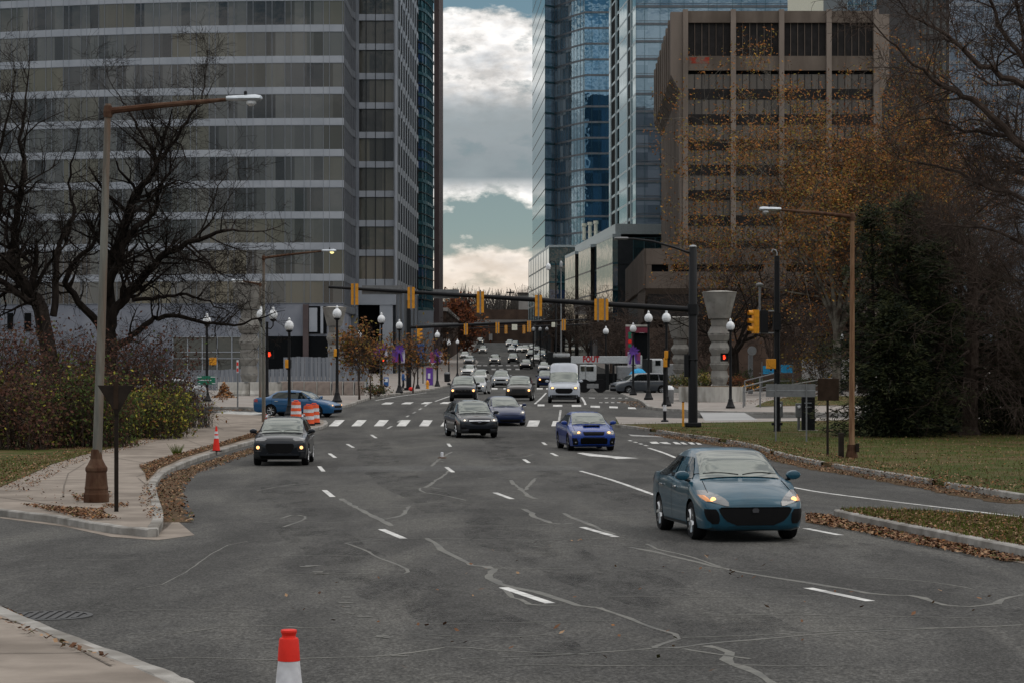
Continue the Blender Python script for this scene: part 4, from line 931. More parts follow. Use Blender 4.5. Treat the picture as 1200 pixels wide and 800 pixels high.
# bare street trees along the dark right-hand row and up the hill
g = 'bare street trees beside the climbing traffic'
for k, (px, d, H, lab) in enumerate([(668, 410, 13, 'bare tree behind the white van roof below the small pale screen'), (690, 330, 11, 'bare tree rising over the crane boom lettering'), (716, 290, 9.5, 'bare tree beyond the crane boom between two globe lamps'),
      (738, 270, 8, 'bare tree behind the pink and white street banner'), (772, 262, 7.5, 'bare tree over the crane cab under the dark annex'), (800, 250, 7.5, 'bare tree behind the big black signal pole'),
      (647, 480, 14, 'bare tree at the foot of the low glazed podium'), (522, 380, 9, 'bare tree behind the blue signal cabinet along the dark street fronts'), (905, 230, 11, 'bare tree in the park behind the hanging yellow signal'), (826, 225, 8, 'bare tree in the shade under the annex soffit'), (940, 240, 11.5, 'bare tree in the park behind the pale road sign back')]):
    auto_tree('street_tree', lab, px, 440, d, H, 60+k, 4, 'bark_brown', None, trunk=.25, spread=.6, nl=7, kids=(3, 4), minr=.022, group=g)
# wooded hill beyond
tr = Tree(77); mb = MB(); lb = MB()
for k in range(90):
    x = ax(tr.r.uniform(500, 640), 880); d = 880+tr.r.uniform(-60, 60); h = tr.r.uniform(11, 17); z0 = 14
    for _ in range(26):
        a = tr.r.gauss(0, 2.2); mb.tube([(x, d, z0), (x+a*.4, d, z0+h*.5), (x+a, d+tr.r.gauss(0, 2), z0+h*tr.r.uniform(.8, 1.1))], [.25, .16, .06], 3, cap=False)
tag(mb.build('far_woods', M['bark_grey'], normals=False), kind='stuff')

# --- evergreen and its companion
def evergreen(label, px, pyb, d, H, Rb, seed, n=5200, skirt=.0):
    b = Vector((ax(px, d), d, gz(d)+.13)); root = thing('evergreen_tree', label, 'tree', b); r = random.Random(seed); mb = MB(); tb = MB()
    tb.tube([b - Vector((0, 0, .1)), b + Vector((0, 0, H*.9))], [H*.03, .02], 8)
    nb = int(n/22); leaders = [(0, 0, 1, 1)] if Rb < 2.4 else [(-.36, 0, .95, .72), (.22, .2, 1, .78), (.62, -.25, .80, .66), (-.1, -.5, .55, .85)]
    for ox, oy, hf, rf_ in leaders:
        if hf < 1 or ox: tb.tube([b + Vector((0, 0, .3)), b + Vector((ox*Rb, oy*Rb, H*hf*.35)), b + Vector((ox*Rb*1.1, oy*Rb, H*hf*.95))], [.14, .1, .02], 5, cap=False)
    for k in range(nb):                       # boughs: each carries a ragged spray of needles, with gaps between them
        ox, oy, hf, rf_ = r.choices(leaders, [q[3] for q in leaders])[0]
        t = r.random()**1.05; z = H*hf*(skirt + (1-skirt)*t); a = r.uniform(0, 2*PI)
        prof = min(1, t*4+.6) * (1-t)**.6 * (1+.30*math.sin(t*13+seed+2*a+ox*9)) * r.uniform(.35, 1.35); l = max(.25, Rb*rf_*prof); c0 = b+Vector((ox*Rb*min(1, t*2.5), oy*Rb*min(1, t*2.5), 0)); rise = r.uniform(-.25, .35)
        tb.tube([c0+Vector((0, 0, z)), c0+Vector((math.cos(a)*l*.6, math.sin(a)*l*.5, z+rise*l*.5)), c0+Vector((math.cos(a)*l, math.sin(a)*l*.8, z+rise*l-.25*l))], [.05, .03, .012], 3, cap=False)
        for _ in range(22):
            q = r.uniform(.25, 1.0)**.7; sp = .10+.20*(1-abs(q-.7)); c = c0 + Vector((math.cos(a)*l*q, math.sin(a)*l*q*.8, z+rise*l*q-.25*l*q*q)) + Vector((r.gauss(0, sp), r.gauss(0, sp), r.gauss(0, sp*.5)))
            out = Vector((math.cos(a), math.sin(a), r.uniform(-.3, .5))).normalized(); m = r.choices((0, 1, 2), (4, 3, 1.5))[0]
            for _ in range(6):
                u = (out + Vector((r.gauss(0, .55), r.gauss(0, .55), r.gauss(0, .5)))).normalized(); v = u.orthogonal().normalized(); le = r.uniform(.10, .30); w = le*.14
                cc = c + Vector((r.gauss(0, .10), r.gauss(0, .10), r.gauss(0, .08))); mb.quad(cc-v*w*.4, cc+u*le*.5-v*w, cc+u*le, cc+u*le*.5+v*w, m)
    o = tb.build('trunk', M['bark_dark'], None, normals=False); o.parent = root; o.location = -b
    o = mb.build('crown', [M['fol_ever'], M['fol_ever2'], M['fol_ever3']], None, normals=False); o.parent = root; o.location = -b
evergreen('tall dark evergreen with a ragged top standing on the lawn behind the rusty lamp post', 1050, 514, 101, 10.6, 2.7, 51, 9500)
evergreen('second dark evergreen crown behind the bare drooping tree', 1112, 505, 107, 9.6, 3.0, 52, 8500)
evergreen('low dark evergreen at the lawn end near the picture edge', 1196, 505, 104, 5.2, 2.3, 53, 4500)

# --- big bare tree reaching in from beyond the picture edge, and the drooping one on the lawn
b = Vector((ax(1400, 60), 60, gz(60)))
t = thing('bare_tree', 'large bare tree reaching in over the lawn, long rising boughs against the pale tower', 'tree', b)
T = Tree(91); D = 60
T.limb(pl([(1400, 560), (1395, 460), (1385, 350), (1375, 240), (1365, 120), (1350, 0), (1340, -120)], D, .3, 30), .5, .2, 3, 10, 2.6, t0=.4)
for k, (pts, r0) in enumerate([([(1385, 330), (1290, 250), (1200, 172), (1162, 135), (1130, 112), (1100, 96), (1070, 75), (1040, 47)], .13),
      ([(1375, 240), (1280, 150), (1200, 100), (1160, 84), (1130, 60), (1112, 42), (1082, 26), (1060, 10)], .11), ([(1370, 180), (1280, 120), (1200, 77), (1172, 30), (1160, 0), (1150, -40)], .10),
      ([(1388, 370), (1290, 290), (1200, 232), (1150, 214), (1110, 196), (1070, 190)], .09), ([(1390, 400), (1280, 250), (1200, 170), (1145, 155), (1120, 150), (1085, 140)], .08), ([(1365, 120), (1290, 50), (1230, 10), (1190, -30)], .10),
      ([(1390, 420), (1290, 330), (1210, 290), (1150, 268), (1090, 262)], .08), ([(1380, 300), (1300, 180), (1240, 130), (1200, 40), (1185, -10)], .09)]):
    T.limb(pl(pts, D, .5, 31+k), r0, .022, 3, 15, 1.45, sp=.5, grav=.02, t0=.2, minr=.005)
T.mb.build('trunk', M['bark_brown'], None, True, normals=False).parent = t; t.children[0].location = -t.location
b = Vector((ax(1136, 103), 103, gz(103)+.12))
t = thing('bare_tree', 'dense leafless tree with fine sweeping twigs and dark trunk on the lawn before the evergreens', 'tree', b)
T = Tree(95)
T.seg([b-Vector((0, 0, .2)), b+Vector((0, 0, .4)), b+Vector((.1, 0, 4)), b+Vector((.2, .2, 8))], [.62, .38, .33, .2], 10)
for k in range(64):
    a = T.r.uniform(0, 2*PI); z = T.r.uniform(1.6, 8.2); e = T.r.uniform(-.25, .5) if z < 5 else T.r.uniform(.1, 1.2)
    T.grow(b+Vector((.1, 0, z)), Vector((math.cos(a), math.sin(a)*.8, e)), T.r.uniform(2.2, 4.4)*(1.12 if z < 6 else .8), .07, 3, .42, -.02 if z < 5 else .03, (4, 6), .13, .66, .0055)
T.mb.build('trunk', M['bark_brown'], None, normals=False).parent = t; t.children[0].location = -t.location
b = Vector((ax(1235, 92), 92, gz(92)+.12))
t = thing('bare_tree', 'second fine twigged bare tree whose crown fills the picture edge above the low evergreen', 'tree', b)
T = Tree(96); T.seg([b-Vector((0, 0, .2)), b+Vector((0, 0, 6)), b+Vector((0, 0, 11))], [.4, .3, .12], 9)
for k in range(40):
    a = T.r.uniform(0, 2*PI); z = T.r.uniform(2.2, 11); T.grow(b+Vector((0, 0, z)), Vector((math.cos(a), math.sin(a)*.7, T.r.uniform(-.1, .9))), T.r.uniform(2.4, 4.4), .07, 3, .45, .01, (3, 6), .13, .66, .006)
T.mb.build('trunk', M['bark_brown'], None, normals=False).parent = t; t.children[0].location = -t.location
# ------------------------------------------------------------------ vehicles
def carglass(name, c):
    m, nt, b = _new(name); b.inputs['Base Color'].default_value = (*c, 1); b.inputs['Roughness'].default_value = .03; b.inputs['IOR'].default_value = 2.45; b.inputs['Specular Tint'].default_value = (.93, 1, .94, 1)
    return m
carglass('car_glass', (.022, .027, .024)); carglass('car_glass_side', (.006, .008, .009)); M['car_glass_side'].node_tree.nodes['Principled BSDF'].inputs['IOR'].default_value = 1.45
plain('lamp_glass', (.15, .155, .16), .12, .3, coat=.6); plain('chrome', (.62, .63, .64), .18, 1.0); plain('rim_silver', (.40, .41, .42), .3, .9); plain('rim_dark', (.05, .05, .055), .4, .6)
plain('tail_red', (.28, .012, .010), .2, coat=1); plain('grille_black', (.004, .004, .0045), .6, spec=.12); plain('well_black', (.003, .003, .003), .9, spec=.05); plain('clad_grey', (.020, .021, .022), .7, spec=.2); plain('amber', (.75, .25, .03), .2, coat=1)
for k, c in {'teal': (.010, .066, .105), 'slate': (.005, .008, .013), 'blue': (.004, .036, .23), 'navy': (.004, .015, .065), 'charcoal': (.006, .009, .015), 'jetta': (.010, .085, .21), 'black': (.006, .007, .010), 'bronze': (.035, .032, .030),
             'white': (.60, .61, .61), 'silver': (.36, .38, .40), 'grey': (.14, .145, .15), 'pearl': (.50, .50, .48), 'steel': (.10, .14, .18), 'van': (.42, .45, .50), 'dusk': (.075, .085, .10)}.items():
    paint('paint_'+k, c, .0 if k in ('white', 'van', 'pearl') else .12, .3)

def prof(pts):
    f = pchip([p[0] for p in pts], [p[1] for p in pts]); return f
def sstep(a, b, x):
    t = min(max((x-a)/(b-a), 0), 1); return t*t*(3-2*t)
class Car:
    def __init__(c, s): c.s = s; c.body()
    def body(c):
        s = c.s; L, Wd, H = s['L'], s['W'], s['H']; hw = Wd/2
        nose = s.get('nose', .62); lead = s.get('lead', .74); hood = s['hood']; cow = s['cowl']; rf = s['rf']; rr = s['rr']; rg = s['rg']; deck = s['deck']; tail = s.get('tail', .8); gc = s.get('gc', .19)
        c.top = prof([(0, nose), (.05, nose+(lead-nose)*.55), (.16, lead), (.6*cow, lead+(hood-lead)*.72), (cow, hood), (cow+(rf-cow)*.5, hood+(H-hood)*s.get('wsb', .60)), (rf, H-.045), (rf+(rr-rf)*.45, H), (rr, H-s.get('rdrop', .07)),
                      (rg, deck), (L-.10, max(deck-.03, tail)), (L, tail-.04)] if rg < L-.12 else [(0, nose), (.05, nose+(lead-nose)*.55), (.16, lead), (.6*cow, lead+(hood-lead)*.72), (cow, hood), (cow+(rf-cow)*.5, hood+(H-hood)*s.get('wsb', .60)), (rf, H-.045),
                      (rf+(rr-rf)*.45, H), (rr, H-s.get('rdrop', .06)), (L-.13, deck+(H-deck)*.35), (L-.06, deck), (L, tail)])
        belt = s['belt']
        bl = prof([(0, nose-.05), (.16, lead-.07), (.6*cow, (lead+hood)/2-.07), (cow, hood-.05), (cow+.5, belt), (rr, belt+s.get('rise', .05)), (L-.25, min(belt+s.get('rise', .05), max(deck-.04, tail-.02))), (L, tail-.07)])
        c.bl = lambda x: min(bl(x), c.top(x)-.02)
        nt_ = s.get('noset', .80)
        c.hw = prof([(0, hw*(nt_-.10)), (.03, hw*nt_), (.10, hw*(nt_+.07)), (.25, hw*.935), (.55, hw*.975), (1.1, hw), (L-1.0, hw), (L-.35, hw*.965), (L-.08, hw*.90), (L, hw*.80)])
        c.bot = prof([(0, gc+.10), (.06, gc+.03), (.3, gc), (L-.3, gc+.02), (L-.05, gc+.10), (L, gc+.22)])
        hr = hw*s.get('roofw', .66)
        xs = sorted(set([0, .015, .04, .07, .11, .16, .22, .3] + list(np.arange(.4, L-.35, .11)) + [L-.3, L-.22, L-.15, L-.1, L-.06, L-.025, L]))
        mb = MB(); rings = []
        for x in xs:
            T, B, w, bo = c.top(x), c.bl(x), c.hw(x), c.bot(x); gh = T-B; g = sstep(.12, .34, gh)
            pts = [(0, bo), (w*.78, bo), (w*.955, bo+.04), (w*.985, bo+.16), (w*1.0, bo+(B-bo)*.55), (w*.992, bo+(B-bo)*.80), (w*.965, B-.035), (w*.93, B)]
            hp = [(.91, .10), (.80, .42), (.64, .68), (.46, .85), (.24, .96), (0, 1)]
            cp = [(.905*w, .04), (.905*w+(hr-.905*w)*.52, .5), (hr, .86), (hr*.86, .955), (hr*.48, .992), (0, 1)]
            for (hy, hz), (cy, cz) in zip(hp, cp):
                pts.append((w*hy*(1-g) + cy*g, B + gh*(hz*(1-g) + cz*g)))
            ring = [mb.vert((L/2-x, y, z)) for y, z in pts] + [mb.vert((L/2-x, -y, z)) for y, z in pts[-2:0:-1]]
            rings.append(ring)
        n = len(rings[0])
        for a, b in zip(rings, rings[1:]):
            for j in range(n): mb.face((a[j], a[(j+1) % n], b[(j+1) % n], b[j]))
        mb.face(rings[0]); mb.face(rings[-1][::-1])
        c.mb = mb
        bm = bmesh.new(); me = bpy.data.meshes.new('tmp'); me.from_pydata(mb.v, [], mb.f); bm.from_mesh(me); bmesh.ops.recalc_face_normals(bm, faces=bm.faces); bmesh.ops.triangulate(bm, faces=bm.faces)
        c.bvh = BVHTree.FromBMesh(bm); bm.free(); bpy.data.meshes.remove(me)
    def front(c, rows, nx=8, ny=5, off=.008, back=False, m=0, mb=None):
        """patch on the nose/windscreen: rows of (z, y0, y1), looked at from ahead (or behind)"""
        mb = mb or MB(); sg = -1 if not back else 1; grid = []
        zs = [r[0] for r in rows]; fa = lambda i, z: float(np.interp(z, zs, [r[i] for r in rows]))
        for j in range(ny+1):
            z = zs[0] + (zs[-1]-zs[0])*j/ny; row = []
            for i in range(nx+1):
                y = fa(1, z) + (fa(2, z)-fa(1, z))*i/nx
                h = c.bvh.ray_cast(Vector((-6*sg, y, z)), Vector((sg, 0, 0)))
                p = h[0] + Vector((-sg, 0, .7))*off if h[0] is not None else Vector((-sg*c.s['L']/2*.9, y, z))
                row.append(mb.vert(p))
            grid.append(row)
        for j in range(ny):
            for i in range(nx): mb.face((grid[j][i], grid[j][i+1], grid[j+1][i+1], grid[j+1][i]), m)
        return mb
    def ring(c, x):
        s = c.s; hr = s['W']/2*s.get('roofw', .66); T, B, w = c.top(x), c.bl(x), c.hw(x); gh = T-B; g = sstep(.12, .34, gh)
        hp = [(.91, .10), (.80, .42), (.64, .68), (.46, .85), (.24, .96), (0, 1)]
        cp = [(.905*w, .04), (.905*w+(hr-.905*w)*.52, .5), (hr, .86), (hr*.86, .955), (hr*.48, .992), (0, 1)]
        return [(w*hy*(1-g)+cy*g, B+gh*(hz*(1-g)+cz*g)) for (hy, hz), (cy, cz) in zip(hp, cp)]
    def screen(c, n=12, m=12):
        s = c.s; mb = MB(); grid = []; x0, x1 = s['cowl']+.05, s['cowl']+(s['rf']-.03-s['cowl'])*s.get('wsend', 1)
        for j in range(n+1):
            u = j/n; x = x0+(x1-x0)*u; P = c.ring(x); e = s.get('ws0', 1.22)*(1-u)+s.get('ws1', 2.12)*u; row = []
            for i in range(m+1):
                q = -1+2*i/m; k = 5-(5-e)*abs(q); a = min(int(k), 4); f = k-a
                y = P[a][0]+(P[a+1][0]-P[a][0])*f; z = P[a][1]+(P[a+1][1]-P[a][1])*f
                row.append(mb.vert((s['L']/2-x+.014, y*(-1 if q < 0 else 1)*1.004, z+.014)))
            grid.append(row)
        for j in range(n):
            for i in range(m): mb.face((grid[j][i], grid[j][i+1], grid[j+1][i+1], grid[j+1][i]))
        return mb
    def side(c, rows, sgn, nx=8, ny=4, off=.008, m=0, mb=None):
        """patch on a flank: rows of (z, x0, x1) with x from the nose"""
        mb = mb or MB(); grid = []; L = c.s['L']; zs = [r[0] for r in rows]; fa = lambda i, z: float(np.interp(z, zs, [r[i] for r in rows]))
        for j in range(ny+1):
            z = zs[0] + (zs[-1]-zs[0])*j/ny; row = []
            for i in range(nx+1):
                x = L/2 - (fa(1, z) + (fa(2, z)-fa(1, z))*i/nx)
                h = c.bvh.ray_cast(Vector((x, 4*sgn, z)), Vector((0, -sgn, 0)))
                p = h[0] + Vector((0, sgn, .25))*off if h[0] is not None else Vector((x, sgn*c.s['W']*.3, z))
                row.append(mb.vert(p))
            grid.append(row)
        for j in range(ny):
            for i in range(nx): mb.face((grid[j][i], grid[j][i+1], grid[j+1][i+1], grid[j+1][i]), m)
        return mb
    def make(c, name, label, cat, pm, detail=2, group=None):
        s = c.s; L, Wd, H = s['L'], s['W'], s['H']; root = thing(name, label, cat, group=group); P = M[pm]
        wr = s.get('wr', .33); fa, wb = s['fa'], s['wb']; ww = .22
        # body with wheel openings
        body = c.mb.build('body', [P, M['well_black']], root, False, normals=True)
        cut = MB()
        for x in (L/2-fa, L/2-fa-wb):
            for sg in (-1, 1): cut.lathe([(wr*1.13, -.19), (wr*1.13, .19)], 20, (x, sg*(Wd/2-.06), wr), 0, 'y')
        co = cut.build('cutter', M['well_black'], None)
        b = body.modifiers.new('cut', 'BOOLEAN'); b.operation = 'DIFFERENCE'; b.object = co; b.solver = 'EXACT'
        dg = bpy.context.evaluated_depsgraph_get(); me = bpy.data.meshes.new_from_object(body.evaluated_get(dg)); body.modifiers.clear(); body.data = me; bpy.data.objects.remove(co)
        me.materials.clear(); me.materials.append(P); me.materials.append(M['well_black']); me.materials.append(M['clad_grey'])
        for p in me.polygons:
            q = p.center; p.material_index = 0
            for x in (L/2-fa, L/2-fa-wb):
                if abs(q.y) > Wd/2-.27 and math.hypot(q.x-x, q.z-wr) < wr*1.128 and abs(q.y) < Wd/2+.2 and abs(p.normal.y) < .6 or (abs(q.y) < Wd/2-.235 and math.hypot(q.x-x, q.z-wr) < wr*1.1 and abs(p.normal.y) > .6): p.material_index = 1
            if s.get('clad') and q.z < s['clad'] and p.material_index == 0: p.material_index = 2
        me.polygons.foreach_set('use_smooth', [True]*len(me.polygons)); me.set_sharp_from_angle(angle=math.radians(38)); me.update()
        # glazing
        rf, cow, hood = s['rf'], s['cowl'], s['hood']; hw = Wd/2; hr = hw*s.get('roofw', .66); zt = c.top(rf)-.045
        y0 = c.hw(cow+.15)*s.get('wsw0', .91); y1 = hr*s.get('wsw1', .99)
        c.screen().build('windscreen', M['car_glass'], root, True)
        if detail > 1:
            wp = MB()
            for a, b_ in ((-y0*.9, -.02), (.05, y0*.8)):
                pts = []
                for k in range(6):
                    y = a+(b_-a)*k/5; z = hood+.05+.03*math.sin(k/5*PI); h = c.bvh.ray_cast(Vector((6, y, z)), Vector((-1, 0, 0))); pts.append(h[0]+Vector((.015, 0, .012)))
                wp.tube(pts, .011, 4)
            wp.build('wiper_groove', M['plastic_black'], root)
        rr, rg = s['rr'], s['rg']; B = s['belt']; zb = B+.05
        zw = s.get('zw') or min(c.top(rf+.2), c.top(rr-.1))-.075
        xa0 = cow+s.get('wx0', .24); xa1 = rf+s.get('wx1', -.10); xm = s.get('bpil', (rf+rr)/2-.05); xr0 = s.get('wr0', rg-.55); xr1 = rr-s.get('wr1', .05)
        for sg in (-1, 1):
            c.side([(zb, xa0, xm-.05), (zw, xa1, xm-.05)], sg, 14, 10, .014).build('side_window', M['car_glass_side'], root, True)
            c.side([(zb, xm+.05, xr0), (zb+(zw-zb)*.5, xm+.05, xr0-.03), (zw, xm+.05, xr1)], sg, 14, 10, .014).build('side_window', M['car_glass_side'], root, True)
            if s.get('third'): c.side([(zb, *s['third'][0]), (zw, *s['third'][1])], sg, 8, 8, .014).build('side_window', M['car_glass_side'], root, True)
            if detail > 1:
                dm = MB()
                for x in (xa0-.22, xm, xr0-.02): c.side([(c.bot(2)+.12, x-.006, x+.006), (zb-.02, x-.006, x+.006)], sg, 1, 8, .004, 0, dm)
                dm.build('door_seam', M['well_black'], root)
                hs = []
                for k in range(9):
                    x = .24+(cow-.30)*k/8; RG = c.ring(x); e = .55+.75*(k/8)**.6; a_ = int(e); f = e-a_; hs.append((L/2-x, sg*(RG[a_][0]+(RG[a_+1][0]-RG[a_][0])*f), RG[a_][1]+(RG[a_+1][1]-RG[a_][1])*f+.001))
                sm = MB(); sm.tube(hs, .0065, 4); sm.build('bonnet_seam', M['well_black'], root)
                sk = MB(); c.side([(c.bot(2)+.01, fa+wr*1.2, fa+wb-wr*1.2), (c.bot(2)+.09, fa+wr*1.2, fa+wb-wr*1.2)], sg, 8, 2, .012, 0, sk); sk.build('sill_trim', M['clad_grey'], root, True)
                for x in (xm-.28, xr0-.30):
                    hb = MB(); h = c.bvh.ray_cast(Vector((L/2-x, 4*sg, B-.11)), Vector((0, -sg, 0))); q = h[0]
                    hb.box((q.x, q.y+sg*.02, q.z), (.20, .035, .03)); hb.build('door_handle', M['chrome'] if s.get('chrome_h', 1) else P, root, bevel=.008)
            # mirrors
            q = Vector((L/2-xa0+.02, sg*(c.hw(xa0)*.93+.12), B+.10)); mm = MB()
            mm.lathe([(.02, -.10), (.075, -.085), (.098, -.03), (.10, .03), (.085, .075), (.05, .09)], 10, (0, 0, 0), 0, 'x')
            mm.v = [(q.x+v[0]*.8, q.y+v[1]*1.28, q.z+v[2]*.80) for v in mm.v]; o = mm.build('wing_mirror', P, root, True)
            st = MB(); st.tube([(q.x-.02, q.y-sg*.02, q.z-.05), (q.x-.04, q.y-sg*.17, q.z-.10)], .025, 6); st.build('mirror_arm', M['plastic_black'], o)
        c.front([(s['deck']+.05, -hw*.68, hw*.68), (c.top(rr)-.10, -hr*.86, hr*.86)], 8, 5, .006, True).build('rear_window', M['car_glass_side'], root, True)
        # nose furniture
        for nm_, mt, rows in s['face']:
            o = c.front(rows, 10, 4, .010 if nm_ != 'badge' else .03).build(nm_, M[mt], root, True)
        for nm_, mt, rows, bulb in s['lamps']:
            for sg in (-1, 1):
                rw = [(z, sg*a, sg*b_) for z, a, b_ in rows]
                o = c.front(rw, 8, 4, .012).build(nm_, M[mt], root, True)
                if bulb:
                    (bz, by, br, bm_) = bulb; q = c.bvh.ray_cast(Vector((6, sg*by, bz)), Vector((-1, 0, 0)))[0]; e = MB()
                    if q is not None:
                        e.lathe([(br*.2, .028), (br*.8, .024), (br, .012)], 10, (q.x, q.y, q.z), 0, 'x'); e.build('bulb', M[bm_], o, True)
        for sg in (-1, 1):
            tz = s.get('tailz', (s['deck']-.28, s['deck']-.08)); c.front([(tz[0], sg*hw*.55, sg*hw*.84), (tz[1], sg*hw*.50, sg*hw*.84)], 4, 3, .01, True).build('tail_lamp', M['tail_red'], root, True)
            if detail > 1: c.side([(tz[0], L-.32, L-.06), (tz[1], L-.30, L-.07)], sg, 4, 2, .008).build('tail_lamp', M['tail_red'], root, True)
        if s.get('rails'):
            for sg in (-1, 1):
                rb = MB(); rb.tube([(L/2-rf-.25, sg*hr*.93, H-.03), (L/2-rf-.4, sg*hr*.93, H+.035), (L/2-rr+.15, sg*hr*.93, H+.03), (L/2-rr, sg*hr*.93, H-.04)], .02, 6); rb.build('roof_rail', M['alum'], root)
        # wheels
        key = (wr, s.get('rim', 'rim_silver'))
        if key not in Car.wheels:
            w = MB(); w.lathe([(wr*.66, -.10), (wr*.93, -.11), (wr, -.07), (wr, .07), (wr*.93, .11), (wr*.66, .10)], 26, axis='y', cap=False); r_ = MB()
            r_.lathe([(wr*.66, .095), (wr*.69, .10), (wr*.63, .085), (wr*.60, .02)], 26, axis='y', cap=False, m=0); r_.lathe([(0.001, .03), (wr*.60, .02)], 26, axis='y', cap=False, m=1)
            for k in range(7):
                a = 2*PI*k/7; r_.tube([(.0, .07, .0), (math.cos(a)*wr*.35, .075, math.sin(a)*wr*.35), (math.cos(a)*wr*.64, .08, math.sin(a)*wr*.64)], [.05*wr/.33, .036*wr/.33, .045*wr/.33], 5, 0)
            r_.lathe([(.001, .10), (.05, .095), (.06, .06)], 10, axis='y', cap=False)
            Car.wheels[key] = (w, r_)
        w, r_ = Car.wheels[key]; first = None
        for x in (L/2-fa, L/2-fa-wb):
            for sg in (-1, 1):
                if first is None:
                    first = w.build('wheel', M['rubber'], root, True); rim = r_.build('rim', [M[key[1]], M['well_black']], first, True); o = first
                else:
                    o = first.copy(); COL.objects.link(o); o.parent = root; ri = rim.copy(); COL.objects.link(ri); ri.parent = o
                o.location = (x, sg*(Wd/2-.125), wr); o.rotation_euler = (0, 0, 0 if sg > 0 else PI)
        return root
Car.wheels = {}
def put(root, px, py, a, L, front=True, off=None):
    """front axle / bumper foot at a picture point, heading a degrees from straight towards the camera (positive turns to +X)"""
    x, y = G(px, py); a = math.radians(a); h = Vector((math.sin(a), -math.cos(a))); o = off if off is not None else L/2-.85
    c = Vector((x, y)) - h*o; root.location = (c.x, c.y, gz(c.y)+.006); m = gslope(c.y); root.rotation_euler = (math.atan(m*h.x), math.atan(m*math.cos(a)), -PI/2+a)
    root.rotation_euler = (0, math.atan(m*math.cos(a)), -PI/2+a); return root

# ---- near sedan with the wide smiling intake
sp = dict(L=4.50, W=1.76, H=1.47, nose=.60, lead=.74, hood=.985, cowl=1.02, rf=1.92, rr=3.22, rg=4.02, deck=1.04, tail=.95, belt=.93, rise=.09, gc=.17, fa=.92, wb=2.64, wr=.315, roofw=.66, noset=.80, wsb=.60, bpil=2.42, wr0=3.55, rdrop=.10, tailz=(.80, .98),
          face=[('grille', 'grille_black', [(.265, -.30, .30), (.30, -.42, .42), (.36, -.50, .50), (.44, -.56, .56), (.52, -.60, .60), (.535, -.60, .60)]),
                ('bumper_lip', 'paint_teal', [(.235, -.42, .42), (.262, -.32, .32)]), ('lower_grille', 'well_black', [(.535, -.58, .58), (.556, -.56, .56)]),
                ('badge', 'dusk_badge', [(.455, -.045, .045), (.50, -.06, .06), (.525, -.03, .03)])],
          lamps=[('headlight', 'lamp_glass', [(.575, .43, .48), (.615, .42, .62), (.66, .44, .78), (.715, .50, .825), (.775, .60, .83), (.81, .70, .82)], (.675, .66, .05, 'lamp_warm')),
                 ('indicator_lamp', 'amber', [(.645, .70, .77), (.69, .72, .815), (.74, .76, .83)], None),
                 ('fog_recess', 'grille_black', [(.29, .60, .70), (.36, .58, .775), (.47, .60, .80), (.525, .64, .80)], None)])
plain('dusk_badge', (.09, .09, .10), .3, .8)
nc_ = Car(sp); c1 = nc_.make('parked_sedan', 'x', 'car', 'paint_teal'); c1.name = 'sedan_car'
c1['label'] = 'teal blue sedan with wide dark smiling intake, the largest car on the road'; put(c1, 871, 631.5, 7.5, 4.5)
# ---- small SUV coming up on the far lane
sp = dict(L=4.17, W=1.80, H=1.56, nose=.80, lead=.93, hood=1.04, cowl=1.05, rf=1.88, rr=3.55, rg=4.1, deck=1.12, tail=.95, belt=1.0, rise=.07, gc=.20, fa=.86, wb=2.60, wr=.335, roofw=.70, noset=.88, wsb=.60, clad=.40, rails=1, tailz=(.85, 1.02),
          face=[('grille', 'grille_black', [(.42, -.34, .34), (.52, -.42, .42), (.64, -.47, .47), (.72, -.42, .42)]), ('bumper_band', 'paint_slate', [(.335, -.62, .62), (.40, -.62, .62)]), ('lower_grille', 'well_black', [(.24, -.60, .60), (.325, -.64, .64)]), ('chrome_strip', 'dusk_badge', [(.385, -.42, .42), (.40, -.42, .42)])],
          lamps=[('headlight', 'lamp_glass', [(.80, .50, .76), (.845, .42, .80), (.90, .44, .80)], None), ('low_lamp', 'clad_grey', [(.50, .56, .80), (.60, .56, .81), (.68, .60, .80)], (.60, .70, .055, 'lamp_warm')), ('silver_trim', 'dusk_badge', [(.46, .60, .80), (.485, .60, .80)], None)])
c2 = Car(sp).make('suv_car', 'dark slate compact SUV with roof rails beside the leafy kerb and small cone', 'car', 'paint_slate'); put(c2, 330, 544.5, 1.5, 4.17)
# ---- bright blue sedan with bonnet scoop
sp = dict(L=4.60, W=1.80, H=1.475, nose=.66, lead=.80, hood=1.0, cowl=1.10, rf=1.98, rr=3.25, rg=4.0, deck=1.06, tail=.98, belt=.96, rise=.08, gc=.16, fa=.90, wb=2.65, wr=.325, roofw=.66, noset=.86, rim='rim_dark', tailz=(.82, 1.0),
          face=[('grille', 'grille_black', [(.60, -.36, .36), (.66, -.40, .40), (.735, -.42, .42)]), ('lower_grille', 'well_black', [(.22, -.44, .44), (.30, -.52, .52), (.43, -.52, .52), (.50, -.50, .50)]), ('plate_bar', 'grille_black', [(.505, -.42, .42), (.53, -.42, .42)])],
          lamps=[('headlight', 'lamp_glass', [(.64, .50, .78), (.70, .47, .82), (.765, .52, .80)], (.70, .58, .06, 'lamp_warm')), ('fog_recess', 'grille_black', [(.24, .62, .80), (.36, .60, .83), (.50, .66, .83)], (.34, .70, .035, 'lamp_glass'))])
k3 = Car(sp); c3 = k3.make('sedan_car', 'bright blue sports sedan with black bonnet scoop beside the white arrow marking', 'car', 'paint_blue'); put(c3, 692, 527.5, 7, 4.6)
mb = MB(); xs = [(1.42, .30), (1.25, .36), (.95, .34), (.78, .26)]
zz = lambda x: k3.top(4.6/2-x)
v = [(x, y, zz(x)+.055) for x, w in xs for y in (-w, w)]
mb.box((1.74, 0, zz(1.74)+.02), (.02, .58, .085)); mb.build('scoop_opening', M['well_black'], c3)
